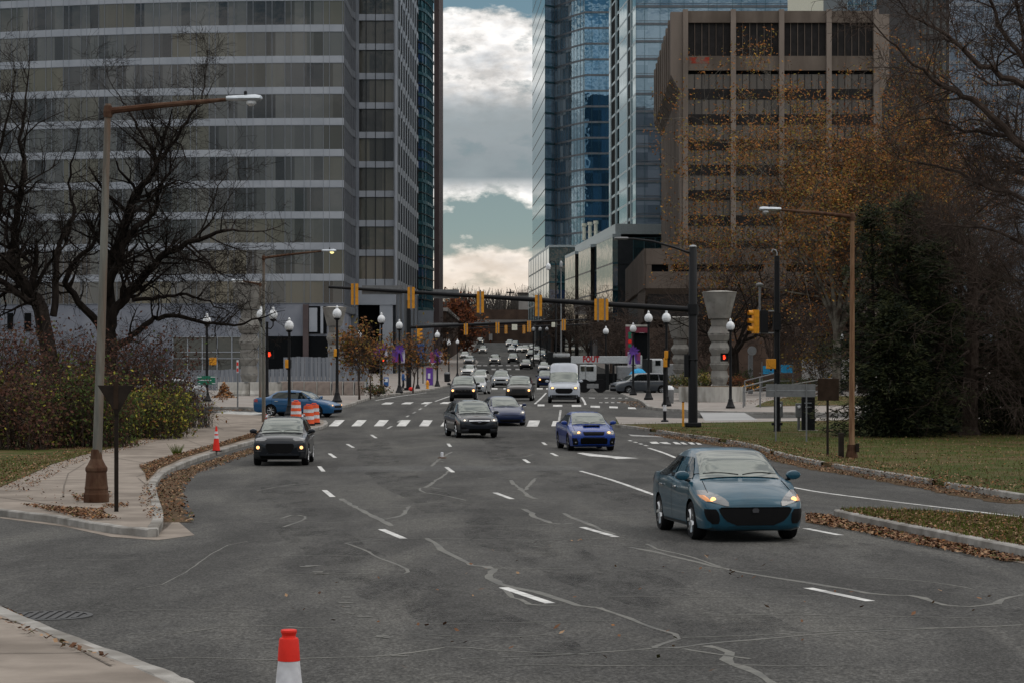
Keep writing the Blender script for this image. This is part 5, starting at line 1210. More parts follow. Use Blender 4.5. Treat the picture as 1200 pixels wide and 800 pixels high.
mb = MB(); mb.prism([(1.73, zz(1.73)+.068), (1.32, zz(1.32)+.012), (1.32, zz(1.32)-.03), (1.73, zz(1.73)-.03)], -.33, .33, 0, 'y'); mb.build('bonnet_scoop', M['paint_blue'], c3, bevel=.015)
# ---- dark crossover with winged grille
sp = dict(L=4.68, W=1.88, H=1.66, nose=.78, lead=.92, hood=1.08, cowl=1.10, rf=2.0, rr=3.75, rg=4.58, deck=1.16, tail=1.0, belt=1.03, rise=.08, gc=.21, fa=.92, wb=2.68, wr=.355, roofw=.70, noset=.84, clad=.38, tailz=(.9, 1.08),
          face=[('grille', 'grille_black', [(.60, -.14, .14), (.66, -.34, .34), (.74, -.46, .46), (.80, -.48, .48)]), ('chrome_wing', 'chrome', [(.735, -.46, -.13), (.75, -.46, .46), (.80, -.47, .47)]), ('badge', 'chrome', [(.68, -.07, .07), (.76, -.07, .07)]), ('lower_grille', 'well_black', [(.25, -.46, .46), (.34, -.52, .52), (.42, -.46, .46)])],
          lamps=[('headlight', 'lamp_glass', [(.755, .56, .78), (.79, .52, .84), (.855, .54, .85)], (.80, .66, .04, 'lamp_white')), ('silver_trim', 'dusk_badge', [(.36, .48, .78), (.395, .50, .82)], None), ('fog_recess', 'grille_black', [(.41, .56, .80), (.50, .60, .84)], None)])
k4 = Car(sp); c4 = k4.make('crossover_car', 'dark charcoal crossover with winged chrome grille ahead of the navy electric sedan', 'car', 'paint_charcoal'); put(c4, 558, 512.5, 11, 4.68)
# ---- navy electric sedan without grille
sp = dict(L=4.69, W=1.85, H=1.445, nose=.60, lead=.72, hood=.95, cowl=1.05, rf=2.02, rr=3.1, rg=4.35, deck=1.08, tail=1.0, belt=.93, rise=.10, gc=.15, fa=.84, wb=2.875, wr=.335, roofw=.66, noset=.80, wsb=.58, rim='rim_dark', tailz=(.84, 1.0),
          face=[('lower_grille', 'grille_black', [(.21, -.48, .48), (.30, -.56, .56), (.34, -.54, .54)]), ('nose_crease', 'well_black', [(.545, -.42, .42), (.555, -.42, .42)])],
          lamps=[('headlight', 'lamp_glass', [(.61, .56, .68), (.65, .54, .78), (.72, .60, .84), (.765, .70, .84)], (.68, .68, .04, 'lamp_white')), ('fog_recess', 'grille_black', [(.24, .66, .80), (.36, .70, .83)], None)])
k5 = Car(sp); c5 = k5.make('electric_sedan', 'navy grilleless electric sedan half hidden behind the charcoal crossover', 'car', 'paint_navy'); put(c5, 594, 498, 11, 4.69)
# ---- the two dark family SUVs behind
suv = dict(L=4.55, W=1.83, H=1.68, nose=.82, lead=.96, hood=1.10, cowl=1.05, rf=1.9, rr=3.7, rg=4.47, deck=1.16, tail=1.0, belt=1.05, rise=.07, gc=.20, fa=.90, wb=2.62, wr=.345, roofw=.70, noset=.86, clad=.36, tailz=(.9, 1.2),
          face=[('grille', 'grille_black', [(.56, -.46, .46), (.66, -.50, .50), (.76, -.50, .50)]), ('chrome_bar', 'chrome', [(.70, -.36, -.06), (.735, -.38, -.05)]), ('chrome_bar', 'chrome', [(.70, .06, .36), (.735, .05, .38)]), ('lower_grille', 'well_black', [(.25, -.58, .58), (.36, -.64, .64), (.44, -.58, .58)])],
          lamps=[('headlight', 'lamp_glass', [(.66, .58, .80), (.74, .54, .83), (.82, .58, .83)], (.72, .68, .075, 'lamp_warm'))])
k6 = Car(suv); c6 = k6.make('suv_car', 'black family SUV with two amber headlights and chrome bars behind the charcoal crossover', 'car', 'paint_black', 1); put(c6, 543, 469.8, 0, 4.55)
suv2 = dict(suv); suv2['face'] = [('grille', 'clad_grey', [(.54, -.40, .40), (.64, -.46, .46), (.80, -.44, .44)]), ('lower_grille', 'well_black', [(.24, -.60, .60), (.40, -.62, .62)])]
c7 = Car(suv2).make('suv_car', 'dark bronze rounded SUV with two amber headlights beside the white van', 'car', 'paint_bronze', 1); put(c7, 608.5, 469.5, -3, 4.55)
# ---- side-on blue sedan
sp = dict(L=4.70, W=1.80, H=1.46, nose=.64, lead=.76, hood=.98, cowl=1.12, rf=2.0, rr=3.3, rg=4.12, deck=1.05, tail=.98, belt=.95, rise=.06, gc=.18, fa=.92, wb=2.69, wr=.325, roofw=.68, noset=.84, tailz=(.78, .95),
          face=[('grille', 'grille_black', [(.50, -.50, .50), (.62, -.58, .58)]), ('chrome_bar', 'chrome', [(.575, -.56, .56), (.59, -.56, .56)]), ('lower_grille', 'well_black', [(.24, -.60, .60), (.40, -.64, .64)])],
          lamps=[('headlight', 'lamp_glass', [(.59, .58, .76), (.66, .56, .82), (.70, .60, .82)], (.64, .70, .045, 'lamp_warm'))])
k8 = Car(sp); c8 = k8.make('sedan_car', 'mid blue sedan seen side on, turning behind the orange traffic barrels', 'car', 'paint_jetta'); put(c8, 349, 487.5, 74, 4.7, off=0)
# ---- minivan side on
sp = dict(L=5.15, W=2.0, H=1.74, nose=.74, lead=.90, hood=1.08, cowl=.95, rf=2.05, rr=4.55, rg=5.07, deck=1.2, tail=1.0, belt=1.05, rise=.02, gc=.18, fa=.98, wb=3.0, wr=.34, roofw=.74, noset=.84, bpil=2.75, wr0=3.75, wr1=.85, third=((3.85, 4.7), (3.80, 4.45)), tailz=(.9, 1.3),
          face=[('grille', 'grille_black', [(.56, -.46, .46), (.72, -.52, .52)]), ('chrome_bar', 'chrome', [(.66, -.56, .56), (.69, -.56, .56)]), ('lower_grille', 'well_black', [(.24, -.60, .60), (.40, -.62, .62)])],
          lamps=[('headlight', 'lamp_glass', [(.66, .58, .80), (.80, .60, .84)], None)])
k9 = Car(sp); c9 = k9.make('minivan_car', 'dark steel grey minivan side on at the corner behind the street lamps', 'van', 'paint_dusk', 1); put(c9, 752, 460.8, -70, 5.15, off=0)
# ---- white high-roof van
sp = dict(L=5.5, W=2.06, H=2.55, nose=.92, lead=1.10, hood=1.30, cowl=.82, rf=1.75, rr=5.3, rg=5.45, deck=1.3, tail=1.0, belt=1.28, rise=.0, gc=.22, fa=.95, wb=3.3, wr=.36, roofw=.84, noset=.90, wsb=.52, zw=1.95, wx1=-.38, wsend=.52, ws0=1.0, ws1=1.5, bpil=2.35, wr0=3.9, wr1=1.4, clad=.42, rdrop=.03, tailz=(1.0, 1.5),
          face=[('grille', 'grille_black', [(.60, -.34, .34), (.68, -.52, .52), (.86, -.56, .56), (.93, -.46, .46)]), ('bumper', 'clad_grey', [(.28, -.84, .84), (.40, -.88, .88), (.52, -.88, .88)]), ('lower_grille', 'well_black', [(.36, -.5, .5), (.46, -.5, .5)])],
          lamps=[('headlight', 'lamp_glass', [(.84, .60, .84), (.92, .58, .88), (1.03, .66, .88)], (.94, .72, .085, 'lamp_warm'))])
c10 = Car(sp).make('delivery_van', 'white high roofed delivery van with warm headlights by the crane lorry', 'van', 'paint_van', 1); put(c10, 661, 471.8, -1.5, 5.5)
c10.scale = (1, 1, 1.0)
# ---- mid distance: silver off-roader and dark truck-like SUV
sp = dict(suv); sp.update(L=4.85, W=1.98, H=1.80, nose=.92, lead=1.08, hood=1.18, belt=1.12, deck=1.2, rg=4.75, rr=4.1, noset=.92, face=[('grille', 'grille_black', [(.70, -.44, .44), (.86, -.48, .48)]), ('lower_grille', 'well_black', [(.26, -.56, .56), (.48, -.60, .60)])],
          lamps=[('headlight', 'lamp_glass', [(.74, .54, .82), (.88, .54, .86)], (.80, .66, .05, 'lamp_white')), ('fog_recess', 'grille_black', [(.34, .68, .84), (.50, .70, .86)], None)])
c11 = Car(sp).make('suv_car', 'silver off road SUV with black grille between the two amber lit SUVs', 'car', 'paint_silver', 1); put(c11, 587, 453.6, -1, 4.85)
sp = dict(sp); sp.update(hood=1.22, lead=1.14, roofw=.78, face=[('grille', 'grille_black', [(.52, -.80, .80), (.96, -.80, .80)])], lamps=[('headlight', 'amber', [(.76, .52, .74), (.92, .52, .74)], (.86, .64, .09, 'lamp_warm'))], clad=.62)
c12 = Car(sp).make('suv_car', 'boxy dark blue SUV with pale bonnet and amber lamp just past the bronze SUV', 'car', 'paint_navy', 1); put(c12, 640, 453.6, -2, 4.85)
# ---- queue on the near side of the kerb and the cars on the hill: copies of two plain bodies
far_sedan = dict(L=4.6, W=1.8, H=1.46, nose=.64, lead=.78, hood=.98, cowl=1.1, rf=2.0, rr=3.3, rg=4.1, deck=1.05, tail=.95, belt=.95, rise=.06, gc=.18, fa=.9, wb=2.68, wr=.325, roofw=.68, noset=.84,
          face=[('grille', 'grille_black', [(.40, -.50, .50), (.62, -.56, .56)]), ('lower_grille', 'well_black', [(.22, -.60, .60), (.34, -.62, .62)])], lamps=[('headlight', 'lamp_glass', [(.60, .54, .78), (.72, .56, .82)], (.66, .68, .06, 'lamp_white'))])
far_suv = dict(suv); far_suv['lamps'] = [('headlight', 'lamp_glass', [(.70, .54, .80), (.84, .56, .83)], (.76, .68, .07, 'lamp_white'))]; far_suv['face'] = [('grille', 'grille_black', [(.50, -.46, .46), (.80, -.50, .50)]), ('lower_grille', 'well_black', [(.22, -.60, .60), (.42, -.64, .64)])]
fs = Car(far_sedan).make('sedan_car', 'x', 'car', 'paint_white', 1); fv = Car(far_suv).make('suv_car', 'x', 'car', 'paint_white', 1)
def recolor(root, pm):
    for ch in root.children:
        if ch.name.startswith(('body', 'wing_mirror')):
            ch.material_slots[0].link = 'OBJECT'; ch.material_slots[0].material = M[pm]
g = 'traffic coming down the hill'
rows = [('s', 548, 440.5, 'white', 'white sedan with one amber lamp at the kerb behind the black SUV', -6), ('v', 561.5, 450.5, 'pearl', 'pearl white tall SUV between the black SUV and the silver off roader', -6), ('s', 557.5, 461.5, 'silver', 'silver sedan tucked right behind the black SUV', -6),
        ('s', 637.5, 436, 'silver', 'silver sedan close to the white van roof with pale lamps', -6), ('s', 616, 432.3, 'black', 'black sedan with bright bonnet in the middle of the far crossing', -5), ('s', 628.5, 425.2, 'pearl', 'pearl sedan one row behind the black bonneted sedan', -6),
        ('v', 601, 425.4, 'grey', 'grey SUV queuing at the second far crossing', -4), ('v', 579.5, 427, 'white', 'white SUV with black grille alone at the second far crossing', -3), ('s', 549.5, 427, 'silver', 'silver sedan at the far kerb by the shaded fronts', -3), ('s', 544, 420.8, 'white', 'white sedan parked behind the silver one at the far kerb', -3),
        ('v', 565.5, 413.8, 'white', 'white SUV alone halfway up the hill', -2), ('v', 562.5, 403.4, 'pearl', 'pearl SUV with lit lamps cresting the hill', -2), ('s', 549, 403.8, 'white', 'white sedan at the crest next to the lit one', -2), ('v', 597, 406.2, 'white', 'white tall SUV leading the column at the hill crest', -4),
        ('s', 599.5, 412.4, 'silver', 'silver sedan below the white tall SUV of the column', -4), ('v', 603.5, 407.5, 'steel', 'steel blue SUV inside the column at the crest', -4), ('s', 609.5, 412.8, 'white', 'white sedan in the row right of the column', -5), ('v', 615.5, 413.2, 'pearl', 'pearl SUV in the crest row behind the black SUV', -5),
        ('v', 622, 420, 'black', 'black SUV broadside of the pearl sedan on the hill', -8), ('v', 634.5, 420.5, 'steel', 'steel blue SUV at the hill kerb below the dark trees', -8), ('s', 623, 411, 'white', 'white sedan at the far end of the crest row', -6), ('s', 629, 413.5, 'grey', 'grey sedan parked at the crest kerb under the trees', -8)]
rows[16] = rows[16][:4] + ('white sedan in the row beside the steel blue SUV of the column',) + rows[16][5:]
us = {'s': 0, 'v': 0}
for kd, px, py, pm, lab, a in rows:
    src = fs if kd == 's' else fv
    o = src if us[kd] == 0 else dup(src); us[kd] += 1
    o['label'] = lab; o['group'] = g; recolor(o, 'paint_'+pm); put(o, px, py, a, 4.6)
auto = shrub
# parked cars glimpsed through the thicket
o = dup(fs); o['label'] = 'silver parked car glimpsed beyond the yellow green shrub'; o['group'] = 'cars parked beyond the thicket'; recolor(o, 'paint_silver'); x, y = ax(196, 142), 142; o.location = (x, y, gz(y)+.15); o.rotation_euler = (0, 0, math.radians(-160))
o = dup(fs); o['label'] = 'white parked car glimpsed over the triangle sign'; o['group'] = 'cars parked beyond the thicket'; recolor(o, 'paint_white'); x, y = ax(168, 150), 150; o.location = (x, y, gz(y)+.15); o.rotation_euler = (0, 0, math.radians(-160))

# ---- crane lorry
D = 201.0; t = thing('crane_truck', 'white mobile crane lorry with red lettered boom crossing behind the white van', 'crane truck', (ax(715, D), D, gz(D))); bz = gz(D)
def cbox(name, px0, px1, py0, py1, dy, th, mt, bev=.04, par=None):
    mb = MB(); mb.box(((ax(px0, D)+ax(px1, D))/2, D+dy+th/2, (az(py0, D)+az(py1, D))/2), (ax(px1, D)-ax(px0, D), th, az(py0, D)-az(py1, D))); o = mb.build(name, M[mt], None, bevel=bev); o.parent = par or t; o.location = -t.location if par is None else (0, 0, 0); return o
plain('crane_white', (.40, .42, .43), .5); plain('crane_grey', (.20, .205, .21), .6); plain('red_letter', (.30, .008, .012), .5)
boom = cbox('boom', 669, 736, 417, 425.5, -.5, 1.0, 'crane_white'); cbox('boom_inner', 640, 669, 418.5, 424.5, -.35, .7, 'plastic_black'); cbox('boom_foot', 736, 752, 416, 427, -.7, 1.4, 'crane_white')
cbox('boom_head', 642, 648, 412, 427, -.5, 1.0, 'plastic_black'); cbox('jib', 648, 668, 413.8, 417.5, .3, .4, 'crane_white')
cbox('cab', 679, 698.5, 427, 446.5, -1.3, 2.4, 'crane_white', .12); o = cbox('cab_window', 686.5, 695, 429, 434.5, -1.325, .03, 'car_glass_side', 0); cbox('cab_window', 680, 685, 428.5, 434.5, -1.325, .03, 'car_glass', 0)
cbox('cab_door_line', 685.6, 686, 428, 446, -1.32, .02, 'well_black', 0)
cbox('chassis', 676, 790, 446.6, 450.5, -1.1, 2.2, 'plastic_black'); cbox('front_bumper', 687, 701, 449, 454.5, -1.35, .5, 'crane_grey')
cbox('engine_deck', 699, 722, 437, 446.5, -1.0, 2.0, 'plastic_black'); cbox('counterweight', 722, 744, 428, 445, -1.2, 2.4, 'crane_grey', .15); cbox('turret', 744, 752, 427.2, 446, -1.0, 2.0, 'crane_white', .1)
cbox('outrigger', 709, 713, 426, 456, -1.4, .4, 'plastic_black'); cbox('outrigger', 717, 719.5, 426, 456, -1.4, .4, 'plastic_black'); cbox('upper_cab', 757, 776, 420, 440, -1.2, 2.0, 'crane_white', .15); cbox('cab_window', 767, 773, 422, 428, -1.225, .03, 'car_glass_side', 0); cbox('door_panel', 752, 763, 420.5, 436, -1.45, .2, 'clad_grey'); cbox('hose_drum', 776, 790, 426, 446, -1.0, 1.8, 'crane_grey', .1)
for px in (684, 703, 731, 741, 757, 779):
    mb = MB(); mb.lathe([(.30, -.18), (.56, -.19), (.60, -.1), (.60, .1), (.56, .19), (.30, .18), (.25, .05)], 20, (ax(px, D), D-1.15, bz+.60), 0, 'y'); o = mb.build('wheel', M['rubber'], None, True); o.parent = t; o.location = -t.location
    mb = MB(); mb.lathe([(.05, -.17), (.18, -.15), (.29, -.12)], 12, (ax(px, D), D-1.15, bz+.60), 0, 'y'); r_ = mb.build('rim', M['rim_silver'], o, True)
cu = bpy.data.curves.new('lettering', 'FONT'); cu.body = 'FOUT'; cu.size = .66; cu.extrude = .008; cu.offset = .034; cu.space_character = 1.12
to = bpy.data.objects.new('tmp', cu); COL.objects.link(to); bpy.context.view_layer.update()
me = bpy.data.meshes.new_from_object(to.evaluated_get(bpy.context.evaluated_depsgraph_get())); bpy.data.objects.remove(to)
me.materials.clear(); me.materials.append(M['red_letter']); o = bpy.data.objects.new('lettering', me); COL.objects.link(o); o.parent = boom
xs = [v.co.x for v in me.vertices]; sx = (ax(702, D)-ax(683, D))/(max(xs)-min(xs))
o.scale = (sx, 1.05, 1); o.rotation_euler = (PI/2, 0, 0); o.location = (ax(683, D)-min(xs)*sx, D-.515, az(423.6, D))
tt = thing('tarp_bundle', 'bright blue tarpaulin bundle lying on the crane deck above the minivan bonnet', 'tarpaulin', (ax(748, 199), 199, bz+1.4)); mb = MB(); mb.lathe([(.05, .75), (.3, .7), (.55, .45), (.72, .1), (.6, 0)], 12); mb.v = [(x*1.15+R.gauss(0, .03), y*.8, z*.9+R.gauss(0, .03)) for x, y, z in mb.v]; mb.build('cloth', M['cyan_cloth'], tt, True)
# ------------------------------------------------------------------ street furniture
def ground_at(px, py, raised=True):
    x, y = G(px, py)
    if raised:                                   # the foot stands on a kerbed surface 14 cm up
        lo, hi = 5., 640.
        for _ in range(60):
            m = (lo+hi)/2
            if HY - (gz(m)+.14-CZ)*F/m > py: lo = m
            else: hi = m
        y = (lo+hi)/2; x = ax(px, y); return Vector((x, y, gz(y)+.14))
    return Vector((x, y, gz(y)))
# ---- cobra head street lamps
def cobra(label, px, py, top, arm, head, mat, seed, base='pedestal', lit=False, lean=0., d=None, rz=0):
    b = ground_at(px, py) if d is None else Vector((ax(px, d), d, gz(d)+.14)); D = b.y; H = az(top, D)-b.z
    t = thing('street_lamp', label, 'street lamp', b)
    mb = MB(); mb.tube([(0, 0, .5 if base == 'pedestal' else 0), (lean*.5, 0, H*.5), (lean, 0, H)], [.10, .085, .065], 12); mb.build('pole', M[mat], t, True)
    if base == 'pedestal':
        mb = MB(); mb.lathe([(.27, 0), (.27, .17), (.255, .20), (.245, .26), (.255, .29), (.24, .34), (.215, .62), (.235, .66), (.235, .72), (.19, .78), (.13, .90), (.115, 1.05), (.11, 1.1)], 8, rot=PI/8); mb.build('pedestal', M['rusty'], t, bevel=.015)
    elif base == 'block':
        mb = MB(); mb.lathe([(.22, 0), (.2, .1), (.16, .25), (.15, .45)], 8); mb.build('pedestal', M['rusty'], t)
        mb = MB(); mb.box((-.34, .1, .42), (.16, .3, .85)); mb.box((.17, -.15, .35), (.12, .12, .3)); mb.build('ballast_box', M['sign_back'], t, bevel=.02)
    ex, ez = ax(head, D)-b.x, az(arm, D)-b.z; sg = 1 if ex > lean else -1
    mb = MB(); mb.tube([(lean, 0, H-.15), (lean+(ex-lean)*.35, 0, H-.15+(ez-H+.15)*.45), (lean+(ex-lean)*.72, 0, H-.15+(ez-H+.15)*.82), (ex-sg*.3, 0, ez)], [.07, .06, .05, .035], 8); mb.build('arm', M['rusty'], t, True)
    mb = MB(); mb.lathe([(.09, -.12), (.10, 0), (.08, .12)], 8, (lean, 0, H-.16)); mb.build('clamp', M['rusty'], t)
    mb = MB(); P = [(-.35, .05, .05), (-.30, .075, .06), (0, .12, .075), (.25, .15, .09), (.36, .12, .07), (.40, .03, .03)]
    rings = []
    for x, w, h in P:
        i = len(mb.v); n = 12
        for j in range(n): a = 2*PI*j/n; mb.v.append((ex+sg*(x+.05), w*math.cos(a), ez+.02+h*math.sin(a)*(1 if math.sin(a) > 0 else .75)))
        rings.append(i)
    for k in range(len(rings)-1):
        for j in range(12): mb.face((rings[k]+j, rings[k]+(j+1) % 12, rings[k+1]+(j+1) % 12, rings[k+1]+j))
    mb.face([rings[0]+j for j in range(12)]); mb.face([rings[-1]+j for j in range(12)])
    h = mb.build('lamp_head', M['alum'], t, True)
    mb = MB(); mb.lathe([(.11, -.035), (.10, -.09), (.05, -.13), (.01, -.14)], 12, (ex+sg*.22, 0, ez)); mb.build('lens', M['lamp_yellow'] if lit else M['globe'], h, True)
    mb = MB(); mb.lathe([(.035, 0), (.035, .07), (.02, .09)], 8, (ex+sg*.1, 0, ez+.09)); mb.build('photocell', M['plastic_black'], h)
    return t
cobra('tall weathered street lamp on rusty pedestal in the pavement, long rusty arm over the kerb', 113, 588, 122, 117, 282, 'pole_grey', 1, lean=.24)
cobra('rusty pole street lamp with pale head on the lawn behind the brown square sign', 998, 536, 249, 246, 905, 'pole_rust', 2, 'block', lean=.03)
cobra('slim street lamp with lit yellow lens behind the compact SUV', 309, 494, 299, 294.5, 384, 'pole_grey', 3, 'none', lit=True)
cobra('far street lamp with grey head peeking past the slim lit lamp', 305, 470, 331, 329, 279, 'pole_grey', 4, 'none', d=150)
# ---- yield sign back, brown square sign back, long road sign back
b = ground_at(136, 599); s = F/b.y; t = thing('yield_sign', 'dark brown triangle sign seen from behind, standing point down before the tall lamp', 'road sign', b); zt = az(451, b.y)-b.z; zp = az(487, b.y)-b.z; w = 20.5/s
mb = MB(); v = [(-w-.02, zt), (w, zt-.005), (.02, zp)]; mb.prism(v, -.012, .012, 0, 'y'); mb.build('sign_plate', M['sign_back'], t, bevel=.006)
mb = MB(); mb.box((-.0, .035, zt/2-.02), (.075, .045, zt+.0)); mb.build('post', M['sign_back'], t); mb = MB(); mb.box((0, -.016, (zt+zp)/2+.1), (.09, .01, .52)); mb.build('backing_strap', M['sign_brown'], t)
b = ground_at(970, 533); s = F/b.y; t = thing('square_sign', 'dark brown square sign seen from behind on a thin post on the lawn', 'road sign', b); z1, z0 = az(443, b.y)-b.z, az(469, b.y)-b.z
mb = MB(); mb.box((.02, 0, (z1+z0)/2), (25/s, .02, z1-z0)); mb.build('sign_plate', M['sign_brown'], t, bevel=.01); mb = MB(); mb.box((0, .035, z1/2-.05), (.08, .05, z1-.1)); mb.build('post', M['sign_back'], t)
b = ground_at(930, 517); s = F/b.y; t = thing('road_sign', 'long grey metal road sign seen from behind on two thin posts on the lawn', 'road sign', b); z1, z0 = az(449.5, b.y)-b.z, az(464.5, b.y)-b.z
for k, (f0, f1) in enumerate(((0, .48), (.5, 1))): mb = MB(); mb.box((-.12, 0, z0+(z1-z0)*(f0+f1)/2), (58/s, .02, (z1-z0)*(f1-f0))); mb.build('sign_plank', M['dull_metal'], t)
for px in (909, 945): mb = MB(); mb.box(((px-930)/s, -.03, z1/2), (.06, .03, z1+.04)); mb.build('post', M['dull_metal'], t)
mb = MB(); mb.box((-.12, -.014, (z1+z0)/2), (58/s, .012, .05)); mb.build('stiffener_trim', M['grey_metal'], t)
# ---- utility pedestals and black totem
for px, py, top, lab in ((913.5, 504, 470, 'grey meter box on a post before the thick black pole'), (936, 503, 472, 'grey meter box on a post beside the black totem')):
    b = ground_at(px, py); s = F/b.y; t = thing('meter_box', lab, 'meter box', b); H = az(top, b.y)-b.z
    mb = MB(); mb.box((0, 0, H*.25), (.12, .12, H*.5)); mb.build('post', M['dull_metal'], t); mb = MB(); mb.box((0, 0, H*.73), (.30, .2, H*.54)); o = mb.build('box', M['dull_metal'], t, bevel=.02)
    mb = MB(); mb.lathe([(.075, 0), (.075, -.05), (.06, -.07)], 14, (0, -.1, H*.86), 0, 'y'); mb.build('dial', M['globe'], o, True)
b = ground_at(947, 504); s = F/b.y; t = thing('totem_sign', 'black information totem with faint white lines standing on the lawn', 'sign', b); H = az(464.5, b.y)-b.z
mb = MB(); mb.box((0, 0, H/2), (.62, .22, H)); o = mb.build('slab', M['black_metal'], t, bevel=.02); mb = MB(); mb.box((-.02, -.115, H*.82), (.34, .008, .03)); mb.build('white_line', M['alum'], o); mb = MB(); mb.box((.0, -.115, H*.70), (.30, .008, .03)); mb.build('white_line', M['alum'], o)
mb = MB(); mb.box((0, 0, -.02), (.9, .5, .08)); mb.build('footing', M['barrier'], t)
# ---- cones and barrels
def cone(name, label, loc, h, cat='traffic cone', style=0):
    t = thing(name, label, cat, loc); r0, r1 = h*.155, h*.03; f = lambda z: r0+(r1-r0)*z/h
    mb = MB(); mb.box((0, 0, .02), (h*.42, h*.42, .04)); mb.build('base', M['rubber'], t, bevel=.01)
    if style == 0:       # red top with knob over broad white sleeve
        mb = MB(); mb.lathe([(.060, .04), (.058, .042), (.0575, .05)][:0] + [(f(.04), .04), (f(h*.35), h*.35)], 24); mb.build('cone_body', M['cone_red'], t, True)
        mb = MB(); mb.lathe([(f(h*.35)+.002, h*.35), (.064, h*.819)], 28); mb.build('white_sleeve', M['cone_white'], t, True)
        a, b_ = .062, .075
        mb = MB(); mb.lathe([(.066, h*.82), (.058, h-.06), (.054, h-.05), (.042, h-.045), (.040, h-.035), (.048, h-.012), (.046, h-.002), (.04, h)], 28); mb.build('cap', M['cone_red'], t, True, angle=25)
    else:
        mb = MB(); mb.lathe([(f(.04), .04), (f(h*.52), h*.52)], 20); mb.build('cone_body', M['cone_red'], t, True)
        for a, c in ((.52, .64), (.70, .80)): mb = MB(); mb.lathe([(f(h*a)+.003, h*a), (f(h*c)+.003, h*c)], 20); mb.build('white_band', M['cone_white'], t, True)
        mb = MB(); mb.lathe([(f(h*.64), h*.64), (f(h*.70), h*.70)], 20); mb.build('red_band', M['cone_red'], t, True); mb = MB(); mb.lathe([(f(h*.8), h*.8), (f(h), h)], 20); mb.build('tip', M['cone_red'], t, True)
    return t
y = 13.5; cone('traffic_cone', 'traffic cone with red cap and broad white sleeve cropped by the picture bottom', Vector((ax(338.5, y), y, gz(y))), az(737, y)-gz(y))
b = ground_at(253.5, 528.5); cone('traffic_cone', 'small red traffic cone with two white bands on the leafy kerb strip', b, az(499, b.y)-b.z, style=1)
b = ground_at(312, 493); t = thing('traffic_cone', 'red cone tip showing over the compact SUV roof by the slim pole', 'traffic cone', b); bpy.data.objects.remove(t)
cone('traffic_cone', 'red cone tip showing over the compact SUV roof by the slim pole', b, az(484.5, b.y)-b.z, style=1)
nm('barrel_orange', (.62, .075, .018), (.74, .10, .025), 4, .55)
def barrel(label, px, py, h, dirt=False, d=None):
    b = ground_at(px, py) if d is None else Vector((ax(px, d), d, gz(d)+.14)); t = thing('traffic_barrel', label, 'traffic barrel', b, 0, 'traffic barrels')
    mb = MB(); mb.lathe([(.33, 0), (.33, .05), (.30, .09)], 20); mb.build('base', M['rubber'], t, True); r = [(.295, .285), (.285, .275), (.275, .262), (.262, .25), (.25, .235)]; zs = [.09, .30, .47, .64, .81, .98]
    for k in range(5):
        mb = MB(); mb.lathe([(r[k][0], zs[k]*h), (r[k][1]+.004, (zs[k]+zs[k+1])/2*h), (r[k][1], zs[k+1]*h-.006), (r[k][1]-.015, zs[k+1]*h)], 20, cap=(k == 4)); mb.build('orange_band' if k % 2 == 0 else 'white_band', M['cone_orange' if dirt and k % 2 == 0 else 'barrel_orange'] if k % 2 == 0 else M['cone_white'], t, True)
    mb = MB(); mb.tube([(-.12, 0, h*.97), (-.1, 0, h*1.04), (.1, 0, h*1.04), (.12, 0, h*.97)], .03, 6); mb.build('handle', M['barrel_orange'], t)
barrel('bright orange and white barrel standing in front of its twin', 361.5, 498, 1.0); barrel('orange and white barrel half hidden by the bright one', 368, 496.5, 1.0); barrel('duller orange barrel standing alone behind the compact SUV roof', 347, 491, .95, True)
# ---- globe lamp posts
def globe_lamp(name, label, group, twin=False):
    t = thing(name, label, 'lamp post', (0, 0, 0), 0, group)
    mb = MB(); mb.lathe([(.30, 0), (.30, .12), (.26, .16), (.22, .26), (.17, .42), (.14, .52), (.15, .56), (.105, .62), (.095, 1.0), (.085, 2.6), (.07, 4.75), (.085, 4.8), (.07, 4.86)], 14); mb.build('post', M['black_metal'], t, True)
    for x in ((-.36, .36) if twin else (0,)):
        if twin: a = MB(); a.tube([(0, 0, 4.5), (x*.6, 0, 4.45), (x, 0, 4.62), (x, 0, 4.9)], .04, 6); a.build('arm', M['black_metal'], t)
        mb = MB(); mb.lathe([(.07, 4.86), (.19, 4.95), (.2, 5.0), (.13, 5.02)], 14, (x, 0, 0)); o = mb.build('fitter', M['black_metal'], t, True)
        mb = MB(); mb.lathe([(.15, 5.02), (.23, 5.09), (.272, 5.20), (.275, 5.30), (.24, 5.42), (.17, 5.51), (.09, 5.56), (.07, 5.60), (.085, 5.65), (.055, 5.72), (.004, 5.77)], 16, (x, 0, 0)); mb.build('globe', M['globe'], t, True)
    return t
g = 'black globe lamp posts'
